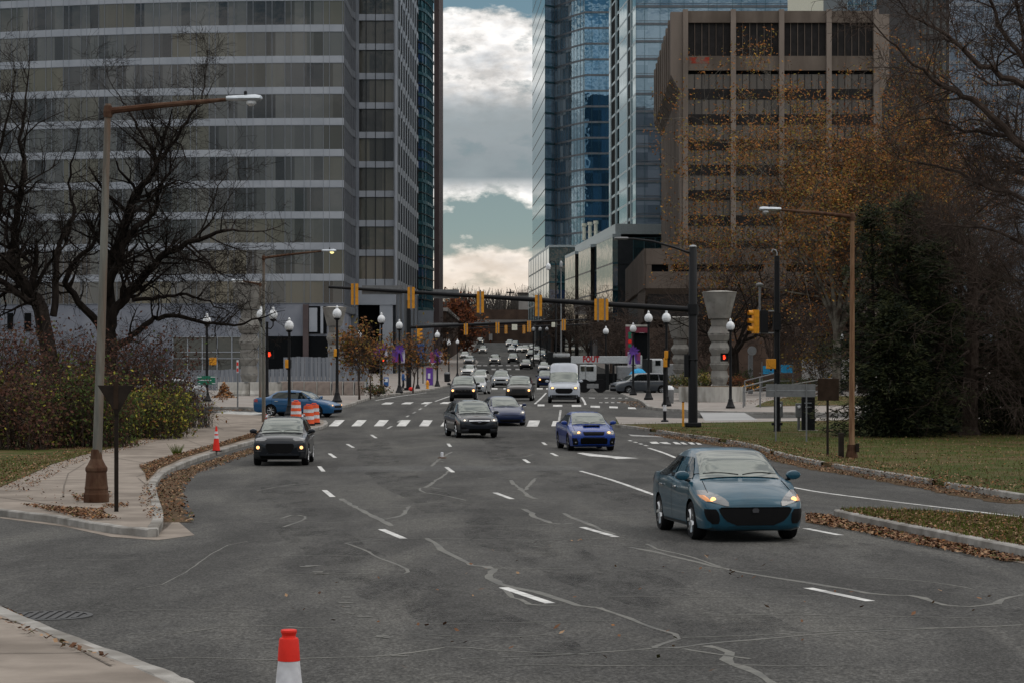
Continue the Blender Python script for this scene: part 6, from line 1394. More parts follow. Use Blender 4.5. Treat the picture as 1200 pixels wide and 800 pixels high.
L = [(339, 372, 486, 'black globe lamp post standing before the orange barrels'), (395, 358, 471, 'black globe lamp post with yellow crossing box, at the bonnet of the blue saloon'), (447, 366, 461, 'black globe lamp post with purple bow and red hand signal'), (468, 374, 460, 'black globe lamp post with purple bow beside the young rusty tree'),
     (512.5, 387, 452.5, 'black globe lamp post with a bow past the purple kiosk'), (242.5, 367, 470, 'black globe lamp post carrying the green street sign'), (710, 382, 456, 'black globe lamp post beyond the crane boom, without banner'), (742, 378, 462.5, 'black globe lamp post with purple bow and banners by the minivan bonnet'),
     (760, 364, 468, 'tall black globe lamp post in front of the minivan flank'), (781, 363, 475.5, 'black globe lamp post behind the yellow twin crossing boxes'), (856, 373, 478, 'black globe lamp post with red hand signal by the stone planter'), (985, 388, 462, 'black globe lamp post in the park behind the square sign'),
     (421, 387, 457, 'black globe lamp post against the dark entrance'), (526, 398, 446, 'far globe lamp post by the shaded fronts, closer one'), (536, 397, 441, 'far globe lamp post by the shaded fronts, next to the kerb'), (625, 382, 430, 'far globe lamp post left of three beside the traffic column'), (633, 382, 428, 'far globe lamp post middle of three beside the traffic column'), (641, 382, 426, 'far globe lamp post right of three beside the traffic column'), (752, 384, 452, 'globe lamp post in front of the red kiosk frame')]
L[15] = L[15][:3] + ('far globe lamp post beside the traffic column, first after the grey block',); L[16] = L[16][:3] + ('far globe lamp post beside the traffic column, between two others',); L[17] = L[17][:3] + ('far globe lamp post beside the traffic column under the white sign plate',)
proto = None; LP = {}
for px, top, py, lab in L:
    b = ground_at(px, py) if py > 440 else Vector((*G(px, py), gz(G(px, py)[1])+.14)); H = az(top, b.y)-b.z; sc = H/5.77
    if proto is None: proto = o = globe_lamp('globe_lamp', lab, g)
    else: o = dup(proto); o['label'] = lab
    o.location = b; o.scale = (sc, sc, sc); LP[px] = (b, sc, H)
o = globe_lamp('globe_lamp', 'black twin globe lamp post behind the slim lit street lamp', g, True); b = ground_at(313, 474); H = az(359, b.y)-b.z; o.location = b; o.scale = (1, 1, H/5.77)
# bows and banners tied to the posts
def bow(label, px, py):
    b, sc, H = LP[px]; z = az(py, b.y); mb = MB(); s = .42
    for k in range(9):
        a = 2*PI*k/9+.2; l = s*R.uniform(.8, 1.25); u = Vector((math.cos(a), -.25, math.sin(a))); v = Vector((-math.sin(a), 0, math.cos(a)))*.09; q = Vector((0, -.16, 0))
        mb.quad(q, q+u*l*.6+v, q+u*l, q+u*l*.6-v)
    for sx in (-1, 1):
        mb.quad((sx*.02, -.17, 0), (sx*.12, -.2, -.02), (sx*.34, -.2, -1.0), (sx*.16, -.18, -.95))
    o = mb.build('ribbon_bow', M['purple'], None, normals=False, loc=(b.x, b.y, z)); tag(o, label, 'ribbon bow', 'purple ribbon bows'); return o
def banner(label, px, x0, x1, y0, y1, mt):
    b, sc, H = LP[px]; s = F/b.y; mb = MB(); n = 5; z1, z0 = az(y0, b.y), az(y1, b.y)
    for k in range(n):
        u0, u1 = k/n, (k+1)/n; f = lambda u: (b.x+(x0+(x1-x0)*u-px)/s, b.y-.05-.05*math.sin(u*PI))
        a, c = f(u0), f(u1); mb.quad((*a, z0), (*c, z0), (*c, z1), (*a, z1))
    o = mb.build('street_banner', M[mt], None, True, normals=False); tag(o, label, 'banner')
    m2 = MB(); m2.tube([(b.x, b.y-.05, z1+.03), (b.x+(x0+(x1-x0)-px)/s if abs(x1-px) > abs(x0-px) else b.x+(x0-px)/s, b.y-.05, z1+.03)], .02, 5); m2.build('rod', M['black_metal'], o)
nm('banner_mix', (.30, .05, .12), (.10, .035, .20), 1.6, .7, lo=.45, hi=.55); nm('banner_pale', (.42, .40, .47), (.50, .48, .56), 3, .7, c3=(.12, .10, .26), s3=2.5)
bow('purple bow on the lamp post with the red hand signal', 447, 407); bow('purple bow on the lamp post beside the young rusty tree', 468, 409); bow('purple bow on the lamp post past the purple kiosk', 512.5, 413); bow('purple bow on the lamp post by the minivan bonnet', 742, 411)
banner('pink and purple banner on the lamp post with the red hand signal', 447, 437.5, 446, 408, 421.5, 'banner_mix'); banner('pale narrow banner on the lamp post with the red hand signal', 447, 449, 454, 408, 423, 'banner_pale')
banner('magenta banner on the lamp post beside the young rusty tree', 468, 459.5, 467, 410, 424, 'banner_mix'); banner('pale narrow banner on the lamp post beside the young rusty tree', 468, 470, 474.5, 409.5, 425, 'banner_pale')
banner('pink banner past the purple kiosk', 512.5, 504, 511.5, 412, 425, 'banner_mix'); banner('pale banner past the purple kiosk', 512.5, 514.5, 518.5, 413, 424, 'banner_pale')
banner('magenta and purple banner by the minivan bonnet', 742, 744.5, 750.5, 412.5, 426, 'banner_mix'); banner('pale narrow banner by the minivan bonnet', 742, 735.5, 740, 412, 430, 'banner_pale')

# ---- signals
def head_back(t, x, y, zc, h=1.05, w=.34, yaw=0, parent=None, name='signal_head', visors=True, lens=True):
    """three-lens yellow housing, lenses facing local -y after yaw; yaw=pi shows its back"""
    mt = Matrix.Translation((x, y, zc)) @ Matrix.Rotation(yaw, 4, 'Z'); mb = MB()
    for k in range(3): mb.box((0, .05, (k-1)*h/3), (w, .22, h/3-.012), 0, mat=mt)
    mb.box((0, .0, 0), (w*.94, .19, h-.02), 0, mat=mt); o = mb.build(name, M['signal_yellow'], t)
    s = MB(); s.box((0, .172, 0), (.07, .03, h+.12), 0, mat=mt); s.build('mounting_strap', M['dull_metal'], o)
    for k in range(3):
        if lens:
            q = MB(); q.lathe([(.001, -.075), (.115, -.07)], 14, axis='y', cap=False); q.v = [tuple(mt @ Vector((a, b, c+(k-1)*h/3))) for a, b, c in q.v]; q.build('lens', M['car_glass_side'], o)
        if visors:
            q = MB(); n = 10; i = 0
            for j in range(n+1):
                a = -PI*.2 + PI*1.4*j/n
                q.v += [(math.cos(a)*.14, -.06, math.sin(a)*.14+(k-1)*h/3), (math.cos(a)*.13, -.32, math.sin(a)*.13+(k-1)*h/3+.03)]
            for j in range(n): q.face((2*j, 2*j+1, 2*j+3, 2*j+2))
            q.v = [tuple(mt @ Vector(v)) for v in q.v]; q.build('visor', M['signal_yellow'], o)
    return o
b = ground_at(812, 500); D = b.y; s = F/D; X = lambda px: (px-812)/s; Z = lambda py: az(py, D)-b.z
t = thing('signal_mast', 'big black signal post with a long slightly rising arm across the whole street', 'traffic signal mast', b); H = Z(290)
mb = MB(); mb.tube([(0, 0, 0), (0, 0, H-.05), (0, 0, H)], [.235, .19, .15], 16); mb.build('pole', M['black_metal'], t, True); mb = MB(); mb.box((0, 0, .12), (.78, .7, .22)); mb.build('base_plate', M['black_metal'], t, bevel=.04)
mb = MB(); mb.lathe([(.20, H), (.2, H+.05), (.12, H+.1), (.02, H+.12)], 14); mb.build('pole_cap', M['grey_metal'], t, True)
za = lambda px: Z(363 + (px-812)*(363-336.5)/(812-385)) if True else 0
mb = MB(); mb.tube([(X(811), 0, za(811)), (X(600), -.02, za(600)), (X(385), -.04, za(385))], [.145, .115, .07], 12); mb.build('arm', M['black_metal'], t, True)
mb = MB(); mb.lathe([(.27, -.25), (.27, .25)], 14, (0, 0, za(812))); mb.build('arm_clamp', M['black_metal'], t)
mb = MB(); mb.tube([(0, 0, Z(298)), (X(790), 0, Z(290)), (X(765), 0, Z(283)), (X(742), 0, Z(280)), (X(730), 0, Z(280))], [.06, .055, .05, .045, .04], 8); mb.build('lamp_arm', M['black_metal'], t, True)
mb = MB(); mb.lathe([(.02, -.36), (.10, -.3), (.13, 0), (.12, .3), (.04, .36)], 10, (X(728), 0, Z(279.5)), 0, 'x'); mb.v = [(x, y*.9, (z-Z(279.5))*.55+Z(279.5)) for x, y, z in mb.v]; mb.build('lamp_head', M['dull_metal'], t, True)
mb = MB(); mb.box((-.32, 0, Z(428)), (.22, .35, 1.1)); mb.box((0, 0, Z(421)), (.5, .46, .04)); mb.build('control_box', M['black_metal'], t, bevel=.02)
for px in (416, 482, 563, 631, 704):
    zc = za(px)-.28; head_back(t, X(px) if px != 704 else X(700.5), -.16, zc, yaw=PI)
    if px == 704: head_back(t, X(708.5), -.16, zc, yaw=PI)
for x0, x1, dz in ((424, 471, 0), (507, 538, 0)):
    mb = MB(); mb.box((X((x0+x1)/2), .10, za((x0+x1)/2)+.02), ((x1-x0)/s, .02, .44), 0, 0, Matrix.Identity(4)); mb.build('sign_plate', M['dull_metal'], t)
mb = MB(); px = 598; mb.tube([(X(px), 0, za(px)), (X(px), 0, za(px)+.45)], .03, 6); mb.tube([(X(px)-.2, 0, za(px)+.28), (X(px)+.2, 0, za(px)+.28)], .035, 6); mb.build('detector', M['black_metal'], t)
# second mast
b = ground_at(479, 457); D2 = b.y; s2 = F/D2; X2 = lambda px: (px-479)/s2; Z2 = lambda py: az(py, D2)-b.z
t2 = thing('signal_mast', 'farther black signal post whose thin arm carries four yellow signals over the traffic', 'traffic signal mast', b)
mb = MB(); mb.tube([(0, 0, 0), (0, 0, Z2(352))], [.24, .19], 14); mb.build('pole', M['black_metal'], t2, True); mb = MB(); mb.box((0, 0, .12), (.8, .7, .24)); mb.build('base_plate', M['black_metal'], t2)
z2 = lambda px: Z2(383.5+(px-482)*(374.5-383.5)/(688-482))
mb = MB(); mb.tube([(X2(480), 0, z2(480)), (X2(585), 0, z2(585)), (X2(688), 0, z2(688))], [.15, .11, .055], 10); mb.build('arm', M['black_metal'], t2, True)
for px in (546, 583, 620, 660.5): head_back(t2, X2(px), -.16, z2(px)-.38, 1.0, .34, yaw=PI, visors=False)
mb = MB(); mb.box((X2(519), .1, z2(519)+.05), (36/s2, .02, .42)); mb.build('sign_plate', M['dull_metal'], t2); mb = MB(); mb.box((X2(564), .1, z2(564)), (17/s2, .02, .35)); mb.build('sign_plate', M['dull_metal'], t2)
head_back(t2, X2(491), -.1, Z2(392), 1.05, .36, yaw=PI/2)
# third mast far up
b = ground_at(690, 434) if False else Vector((ax(693, 300), 300, gz(300)+.14)); s3 = F/300.; X3 = lambda px: (px-693)/s3; Z3 = lambda py: az(py, 300)-b.z
t3 = thing('signal_mast', 'far small signal mast with two brown signals and white sign plates over the hill traffic', 'traffic signal mast', b)
mb = MB(); mb.tube([(0, 0, 0), (0, 0, Z3(373))], [.2, .14], 10); mb.build('pole', M['black_metal'], t3); mb = MB(); mb.tube([(0, 0, Z3(380)), (X3(548), 0, Z3(385))], [.12, .05], 8); mb.build('arm', M['black_metal'], t3)
for px in (593, 614): head_back(t3, X3(px), -.12, Z3(386), 1.1, .34, yaw=PI, visors=False, lens=False)
mb = MB(); mb.box((X3(603), -.08, Z3(383.5)), (.70, .03, .75)); mb.build('sign_plate', M['cream_panel'], t3); mb = MB(); mb.box((X3(649.5), -.08, Z3(380.5)), (.70, .03, .62)); mb.build('sign_plate', M['cream_panel'], t3)
# ---- single black poles on the lawn corner
b = ground_at(910.5, 505); D = b.y; s = F/D; t = thing('signal_post', 'plain black post with a hooked camera on top and a side-on yellow signal', 'signal post', b); H = az(300, D)-b.z
mb = MB(); mb.tube([(0, 0, 0), (0, 0, H)], [.15, .125], 12); mb.build('pole', M['black_metal'], t, True)
mb = MB(); mb.tube([(0, 0, H), (0, 0, H+.15), (-.06, 0, H+.27), (-.2, 0, H+.3), (-.24, 0, H+.18)], .03, 6); mb.build('camera_arm', M['grey_metal'], t, True)
zc = az(377, D)-b.z; mb = MB(); mb.box((-.45, 0, zc+.5), (.9, .06, .06)); mb.box((-.45, 0, zc-.52), (.9, .06, .06)); mb.build('bracket', M['grey_metal'], t)
head_back(t, -26/s, -.02, zc, 1.1, .34, yaw=-PI/2*.85); mb = MB(); mb.box((-15/s, -.05, zc), (.36, .1, 1.05)); mb.build('backplate', M['black_metal'], t); mb = MB(); mb.box((-.02, -.14, zc), (.36, .2, .8)); mb.build('backplate', M['black_metal'], t)
mb = MB(); mb.tube([(-20/s, .1, zc-.4), (-20/s, .1, az(335, D)-b.z)], .05, 8); mb.lathe([(.05, 0), (.17, .05), (.17, .13), (.05, .18)], 10, (-20/s, .1, az(336, D)-b.z)); mb.build('sensor_mast', M['dull_metal'], t)
mb = MB(); mb.lathe([(.18, 0), (.18, .03), (.13, .05)], 10); mb.box((0, -.02, .35), (.5, .2, .12)); mb.build('base_plate', M['black_metal'], t)
# ---- pedestrian signal boxes
def ped(label, px, py, d, kind, wpx=None):
    t = thing('crossing_signal', label, 'crossing signal', (ax(px, d), d-.16, az(py, d))); mb = MB()
    if kind == 'hand':
        mb.box((0, .02, 0), (.44, .2, .46)); mb.build('housing', M['plastic_black'], t, bevel=.02); q = MB(); q.box((-.02, -.085, -.03), (.10, .012, .16))
        for k in range(4): q.box((-.068+k*.032, -.085, .085+(.015 if k in (1, 2) else 0)), (.022, .012, .10))
        q.box((.062, -.085, -.01), (.022, .012, .10)); o = q.build('hand_print', M['red_hand'], t)
        v = MB(); v.box((0, -.14, .235), (.46, .16, .02)); v.box((-.225, -.12, .05), (.02, .13, .36)); v.box((.225, -.12, .05), (.02, .13, .36)); v.build('visor_frame', M['plastic_black'], t)
    else:
        w = .44 if kind == 'back' else .2
        mb.box((0, 0, 0), (w, .24 if kind == 'back' else .4, .46)); mb.build('housing', M['signal_yellow'], t, bevel=.02); q = MB(); q.box((0, .0 if kind == 'back' else 0, -.27), (.08, .08, .1)); q.box((.0, .14, .0), (.1, .08, .2)); q.build('bracket', M['black_metal'], t)
        if kind == 'side': v = MB(); v.box((w*.75, 0, 0), (.12, .42, .46)); v.build('visor_frame', M['plastic_black'], t)
    return t
ped('red hand crossing signal beside the slim street lamp pole', 316.5, 415.2, LP[339][0].y, 'hand'); ped('red hand crossing signal on the lamp post with the purple bow', 449.5, 421.5, LP[447][0].y, 'hand'); ped('red hand crossing signal by the stacked stone column', 848.5, 418.5, LP[856][0].y, 'hand')
ped('yellow crossing box seen from behind over the green street sign', 250, 423, LP[242.5][0].y, 'back'); ped('yellow crossing box edge on the lamp post before the barrels', 336.8, 426, LP[339][0].y, 'side'); ped('yellow crossing box edge on the lamp post by the blue saloon', 393.5, 413, LP[395][0].y, 'side')
ped('yellow crossing box seen from behind on the plain black post', 903, 426, ground_at(910.5, 505).y, 'back')
b = ground_at(779, 494); t = thing('crossing_post', 'slim black post carrying two yellow crossing boxes and a white band', 'crossing post', b); H = az(408, b.y)-b.z
mb = MB(); mb.tube([(0, 0, 0), (0, 0, H)], .085, 10); mb.build('pole', M['black_metal'], t); mb = MB(); mb.lathe([(.2, 0), (.19, .08), (.1, .12)], 10); mb.build('base', M['black_metal'], t); mb = MB(); mb.lathe([(.09, az(481, b.y)-b.z), (.09, az(474, b.y)-b.z)], 10); mb.build('white_band', M['cone_white'], t)
ped('upper yellow crossing box on the slim white banded post', 780.5, 416, b.y, 'side'); ped('lower yellow crossing box on the slim white banded post', 779.5, 424.5, b.y, 'side')
b = ground_at(489.5, 455); t = thing('crossing_post', 'short post with a small yellow crossing light below the blue cabinet', 'crossing post', b); H = az(418, b.y)-b.z; mb = MB(); mb.tube([(0, 0, 0), (0, 0, H)], .07, 8); mb.build('pole', M['black_metal'], t); mb = MB(); mb.lathe([(.24, 0), (.2, .2), (.1, .4)], 10); mb.build('base', M['black_metal'], t); mb = MB(); mb.box((0, -.1, az(422, b.y)-b.z), (.34, .3, .5)); mb.build('light_box', M['signal_yellow'], t, bevel=.03)
# ---- sign posts, bollards, small things
b = Vector((LP[242.5][0].x, LP[242.5][0].y-.14, az(445, LP[242.5][0].y))); t = thing('street_sign', 'green street name sign with white border marks on a lamp post', 'street sign', b); mb = MB(); mb.box((-.02, 0, 0), (20.5/(F/b.y), .03, 10/(F/b.y))); o = mb.build('plate', M['green_sign'], t)
for k, (x, z, w) in enumerate(((-.45, .2, .3), (.4, .2, .3), (-.1, .0, .8), (-.48, -.2, .16), (.45, -.2, .2))): mb = MB(); mb.box((x, -.02, z), (w, .008, .05)); mb.build('worn_letter', M['cone_white'], o)
b = ground_at(278.5, 477); t = thing('sign_post', 'thin grey post with a small red and white parking sign edge', 'sign post', b); H = az(422, b.y)-b.z; mb = MB(); mb.tube([(0, 0, 0), (0, 0, H)], .045, 8); mb.build('post', M['dull_metal'], t); mb = MB(); mb.box((0, -.05, H-.35), (.12, .02, .75)); o = mb.build('plate', M['cone_white'], t); mb = MB(); mb.box((0, -.065, H-.2), (.1, .01, .2)); mb.build('red_mark', M['cone_red'], o); mb = MB(); mb.box((0, -.065, H-.55), (.1, .01, .2)); mb.build('red_mark', M['cone_red'], o)
b = ground_at(427, 462); t = thing('notice_sign', 'pale blank notice board on a thin post behind the golden young tree', 'sign', b); z1, z0 = az(413, b.y)-b.z, az(429, b.y)-b.z; mb = MB(); mb.box((0, 0, (z0+z1)/2), (.75, .03, z1-z0)); mb.build('plate', M['cream_panel'] if False else M['grey_far'], t); mb = MB(); mb.tube([(0, .04, 0), (0, .04, z1)], .04, 6); mb.build('post', M['dull_metal'], t)
b = ground_at(507.5, 452); t = thing('diamond_sign', 'pale diamond road sign seen from behind before the pink banner', 'road sign', b); z = az(422, b.y)-b.z; mb = MB(); mb.prism([(-.5, z), (0, z-.5), (.5, z), (0, z+.5)], -.01, .01, 0, 'y'); mb.build('plate', M['globe'], t); mb = MB(); mb.tube([(0, .04, 0), (0, .04, z+.4)], .035, 6); mb.build('post', M['dull_metal'], t)
b = ground_at(800.5, 499); t = thing('bollard', 'thin bright yellow bollard at the foot of the big black signal post', 'bollard', b); H = az(470, b.y)-b.z; mb = MB(); mb.lathe([(.055, 0), (.055, H-.03), (.04, H)], 12); mb.build('post', M['signal_yellow'], t, True); mb = MB(); mb.lathe([(.065, H-.04), (.06, H)], 12); mb.build('cap', M['rusty'], t)
b = ground_at(501, 455); t = thing('fire_hydrant', 'yellow fire hydrant in front of the purple kiosk', 'fire hydrant', b); mb = MB(); mb.lathe([(.17, 0), (.17, .06), (.12, .08), (.12, .55), (.15, .58), (.14, .68), (.08, .78), (.03, .82)], 12); mb.build('body', M['signal_yellow'], t, True); mb = MB(); mb.lathe([(.07, -.2), (.07, .2)], 10, (0, 0, .45), 0, 'x'); mb.build('nozzle', M['signal_yellow'], t)
b = ground_at(503.5, 451); t = thing('kiosk', 'small purple kiosk box with pale poster on the far pavement', 'kiosk', b); H = az(431, b.y)-b.z; mb = MB(); mb.box((0, 0, H/2), (.75, .6, H)); mb.build('box', M['purple'], t, bevel=.04); mb = MB(); mb.box((-.05, -.31, H*.55), (.26, .02, .55)); mb.build('poster', M['white_cloth'], t); mb = MB(); mb.box((0, 0, H+.04), (.85, .7, .08)); mb.build('lid', M['magenta'], t)
b = ground_at(493, 449); t = thing('signal_cabinet', 'big blue street cabinet hung behind the signal post', 'cabinet', b); z1, z0 = az(403, b.y)-b.z, az(419.5, b.y)-b.z; mb = MB(); mb.box((0, 0, (z0+z1)/2), (.85, .12, z1-z0)); mb.build('panel', M['blue_sign'], t, bevel=.05); mb = MB(); mb.tube([(.25, .1, 0), (.25, .1, z1)], .06, 8); mb.build('post', M['black_metal'], t)
t['label'] = 'big blue hanging sign panel on a post behind the farther signal post'; t['category'] = 'sign'; t.name = 'blue_panel_sign'
b = ground_at(452.5, 453); t = thing('news_box', 'blue newspaper box against the grey column', 'newspaper box', b); mb = MB(); mb.box((0, 0, .55), (.5, .45, .9)); mb.build('box', M['blue_sign'], t, bevel=.04); mb = MB(); mb.box((0, 0, .06), (.3, .3, .12)); mb.build('foot', M['black_metal'], t); mb = MB(); mb.box((0, -.235, .7), (.36, .01, .35)); mb.build('window', M['globe'], t)
b = ground_at(524, 447); t = thing('litter_bin', 'black slatted litter bin near the kerb of the far pavement', 'litter bin', b); mb = MB(); mb.lathe([(.28, 0), (.33, .1), (.35, .9), (.33, .92)], 14); mb.build('bin', M['black_metal'], t); mb = MB(); mb.lathe([(.36, .9), (.36, 1.0), (.2, 1.15)], 14); mb.build('lid', M['dull_metal'], t, True)
b = ground_at(784, 472); t = thing('litter_bin', 'grey round litter bin with domed pale lid behind the white banded post', 'litter bin', b); H = az(451, b.y)-b.z; mb = MB(); mb.lathe([(.26, 0), (.29, .05), (.29, H*.75)], 14); mb.build('bin', M['dull_metal'], t, True); mb = MB(); mb.lathe([(.31, H*.75), (.31, H*.85), (.2, H*.97), (.02, H)], 14); mb.build('lid', M['globe'], t, True)
b = ground_at(482, 458); t = thing('planter_pot', 'small orange pumpkin at the foot of the signal post', 'pumpkin', b); t.name = 'pumpkin'; mb = MB(); mb.lathe([(.05, 0), (.2, .08), (.24, .2), (.18, .33), (.05, .36)], 12); mb.build('fruit', M['cone_red'], t, True); mb = MB(); mb.tube([(0, 0, .34), (.02, 0, .42)], .02, 5); mb.build('stem', M['bark_brown'], t)

# ---- barriers, fence, planters on the far pavement
x0, x1 = ax(255, 168), ax(331, 168); n = 2
for k in range(n):
    w = (x1-x0)/n; c = x0+w*(k+.5); b = Vector((c, 168, gz(168)+.14)); t = thing('concrete_barrier', ('streaky pale concrete barrier with leaf pile at its end', 'streaky pale concrete barrier behind the blue saloon')[k], 'barrier', b, 0, 'concrete barriers')
    mb = MB(); mb.prism([(-.3, 0), (.3, 0), (.3, .15), (.14, .4), (.1, 1.0), (-.1, 1.0), (-.14, .4), (-.3, .15)], -w/2+.02, w/2-.02, 0, 'x'); mb.build('slab', M['barrier'], t, bevel=.02); mb = MB(); mb.box((w/2-.25, -.12, .98), (.3, .05, .06)); mb.build('lifting_eye', M['dull_metal'], t)
pcs = [(328, 342), (343, 356), (357, 371), (372, 387), (389.5, 401), (403, 414), (416, 427)]
words_ = ['first planter block next to the streaky barriers', 'brown concrete planter block behind the blue saloon roof', 'brown concrete planter block behind the blue saloon windscreen', 'brown planter block between the saloon bonnet and the globe lamp', 'brown planter block just past the globe lamp post', 'brown planter block before the golden young tree', 'last brown planter block beside the golden young tree trunk']
for (a, c), lab in zip(pcs, words_):
    d = 172.; b = Vector((ax((a+c)/2, d), d, gz(d)+.14)); t = thing('planter_block', lab, 'planter', b, 0, 'concrete planter blocks'); w = (c-a)/(F/d); H = az(446.5, d)-b.z
    mb = MB(); mb.box((0, .35, H/2), (w, .9, H)); mb.build('tub', M['planter'], t, bevel=.05); mb = MB(); mb.box((w/2+.03, .33, H/2), (.06, .88, H*.96)); mb.build('rim_edge', M['barrier'], t)
nm('hoarding', (.13, .145, .17), (.22, .235, .26), 1.4, .8, stretch=(6, 1, .15))
d = 205.
for k, (a, c, top, lab) in enumerate(((181, 268, 433, 'blue grey hoarding behind the green street sign'), (268, 332, 432, 'low blue grey plank hoarding above the pale barriers'), (332, 372, 418, 'taller weathered plank hoarding behind the globe lamp'), (372, 432, 418.5, 'taller weathered plank hoarding behind the golden tree'))):
    b = Vector((ax((a+c)/2, d), d, gz(d)+.14)); t = thing('plank_hoarding', lab, 'fence', b); w = (c-a)/(F/d); H = az(top, d)-b.z; q = MB(); n = int(w/.35)
    for j in range(n): q.box((-w/2+w*(j+.5)/n, R.uniform(-.015, .015), H/2+R.uniform(-.04, .04)), (w/n-.03, .05, H))
    q.build('plank_siding', M['hoarding'], t); q = MB(); q.box((0, .06, H*.3), (w, .06, .12)); q.build('rail', M['dull_metal'], t); q = MB(); q.box((0, .06, H*.85), (w, .06, .12)); q.build('rail', M['dull_metal'], t)
# ---- stacked stone columns with flared caps
def stone_column(label, px, d, top, capw, seed):
    b = Vector((ax(px, d), d, gz(d)+.14)); H = az(top, d)-b.z; r = capw/(F/d)/2; t = thing('stone_column', label, 'sculpture column', b); RR = random.Random(seed)
    mb = MB(); mb.lathe([(r*.98, H-.02), (r, H-.06), (r*.97, H-.12), (r*.62, H-1.15*r*1.25), (r*.60, H-1.18*r*1.25)], 8, rot=PI/8); mb.build('flared_cap', M['stone_col'], t)
    mb = MB(); mb.lathe([(r*.9, H-.03), (r*.5, H+.05), (.05, H+.06)], 16); mb.build('cap_top', M['barrier'], t); z = H-1.2*r*1.25; k = 0
    ws = [(.50, .46), (.50, .66), (.66, .50), (.44, .58), (.58, .42), (.50, .47), (.56, .40), (.44, .50), (.50, .38), (.42, .46)]; hb = (z-.35)/len(ws)
    for w1, w0 in ws:
        mb = MB(); mb.lathe([(r*w0, z-hb+.015), (r*w1, z-hb*.15), (r*w1*.98, z)], 8, rot=PI/8 + (PI/8 if k % 2 else 0)); mb.build('stone_block', M['stone_col'], t, bevel=.015); z -= hb; k += 1
    mb = MB(); mb.lathe([(r*.46, 0), (r*.46, .36)], 8, rot=PI/8); mb.build('plinth', M['barrier'], t)
stone_column('tall stacked stone column with wide flared cap standing in the round planter wall', 843, 160, 342, 43, 1)
stone_column('stacked stone column with flared cap behind the second globe lamp', 392, 215, 360, 30, 2)
stone_column('stacked stone column with wide flared cap half veiled by the low bare bough', 292, 176, 331, 43, 3)
stone_column('stacked stone column half hidden behind the big black signal post', 797, 188, 372, 34, 4)
# ---- round planter with shrubs, ramp rails
t = thing('planter_wall', 'curved low concrete planter wall around the tall stone column', 'planter', ground_at(840, 471)); b = t.location.copy(); sP = F/b.y; mb = MB(); P = []
for k in range(15):
    u = k/14; P.append(((-42+80*u)/sP, 1.6*(2*u-1)**2*1.2))
top = .95
for k in range(14):
    a, c = P[k], P[k+1]; mb.quad((*a, -.1), (*c, -.1), (*c, top), (*a, top)); mb.quad((*a, top), (*c, top), (c[0], c[1]+.35, top), (a[0], a[1]+.35, top)); mb.quad((a[0], a[1]+.35, top), (c[0], c[1]+.35, top), (c[0], c[1]+.35, top-.3), (a[0], a[1]+.35, top-.3))
mb.build('wall', M['barrier'], t); mb = MB(); i = [mb.vert((p[0], p[1]+.36, top-.12)) for p in P] + [mb.vert((P[-1][0], 7, top)), mb.vert((P[0][0], 7, top))]; mb.face(i); mb.build('soil', M['earth'], t, normals=False)
def bush(label, px, d, z, w, h, mats, seed, cat='shrub', n=700, size=.12):
    b = Vector((ax(px, d), d, z)); t = thing('round_shrub', label, cat, b); T = Tree(seed); pts = []; q = MB()
    for _ in range(60):
        a = T.r.uniform(0, 2*PI); e = Vector((math.cos(a)*w*T.r.uniform(.2, 1), math.sin(a)*w*.7*T.r.uniform(.2, 1), h*T.r.uniform(.5, 1.0)*(1)))
        e.z *= math.sqrt(max(0, 1-(Vector((e.x, e.y*1.4)).length/w)**2*.7)); q.tube([(e.x*.3, e.y*.3, 0), (e.x*.7, e.y*.7, e.z*.6), tuple(e)], .012, 3, cap=False); pts.append(e); pts.append(e*.75)
    q.build('stem', M['bark_brown'], t, normals=False); T.leaves(n, .12, size, mats, [1]*len(mats), pts).build('foliage', [M[m] for m in mats], t, normals=False)
zp = b.z+top-.1
bush('feathery green grass clump beside the big signal post', 805, 160, zp-.3, 1.5, 1.25, ['fol_green', 'fol_moss', 'grass_dry'], 201, n=1300); bush('yellowing round shrub at the foot of the tall stone column', 828, 162, zp, .9, .9, ['fol_yellow', 'leaf_tan', 'fol_moss'], 202)
bush('red brown low shrub behind the planter wall under the red hand signal', 862, 162, zp, 1.3, .7, ['leaf_dark', 'fol_umber', 'fol_red'], 203); bush('dark green clipped shrub behind the leaning trunk', 868, 172, gz(172)+.3, 1.5, 1.8, ['fol_ever2', 'fol_green', 'fol_ever'], 204, n=1100)
bush('dark green shrub behind the planter beside the signal post', 822, 172, gz(172)+.3, 1.6, 2.0, ['fol_ever2', 'fol_green', 'fol_ever'], 205, n=1100); bush('yellow flower clump at the ramp end of the planter', 874, 158, zp-.2, .8, .35, ['signal_yellow', 'fol_green', 'fol_umber'], 206, 'flowers', n=260, size=.10)
bush('dark low hedge along the park edge behind the blue cloth', 925, 195, gz(195)+.14, 5.5, 1.3, ['fol_ever2', 'fol_ever', 'fol_green'], 207, 'hedge', n=2200); bush('dark low hedge behind the rusty lamp post', 985, 192, gz(192)+.14, 3.5, 1.8, ['fol_ever2', 'fol_ever', 'fol_green'], 208, 'hedge', n=1600)
bush('low dark shrub on the far pavement beside the red hand lamp post', 441, 165, gz(165)+.14, 1.4, 1.0, ['fol_umber', 'fol_ever2', 'fol_green'], 209)
t = thing('ramp_railing', 'double grey pipe railing sloping up beside the stone planter', 'railing', ground_at(873, 477)); b = t.location; s = F/b.y
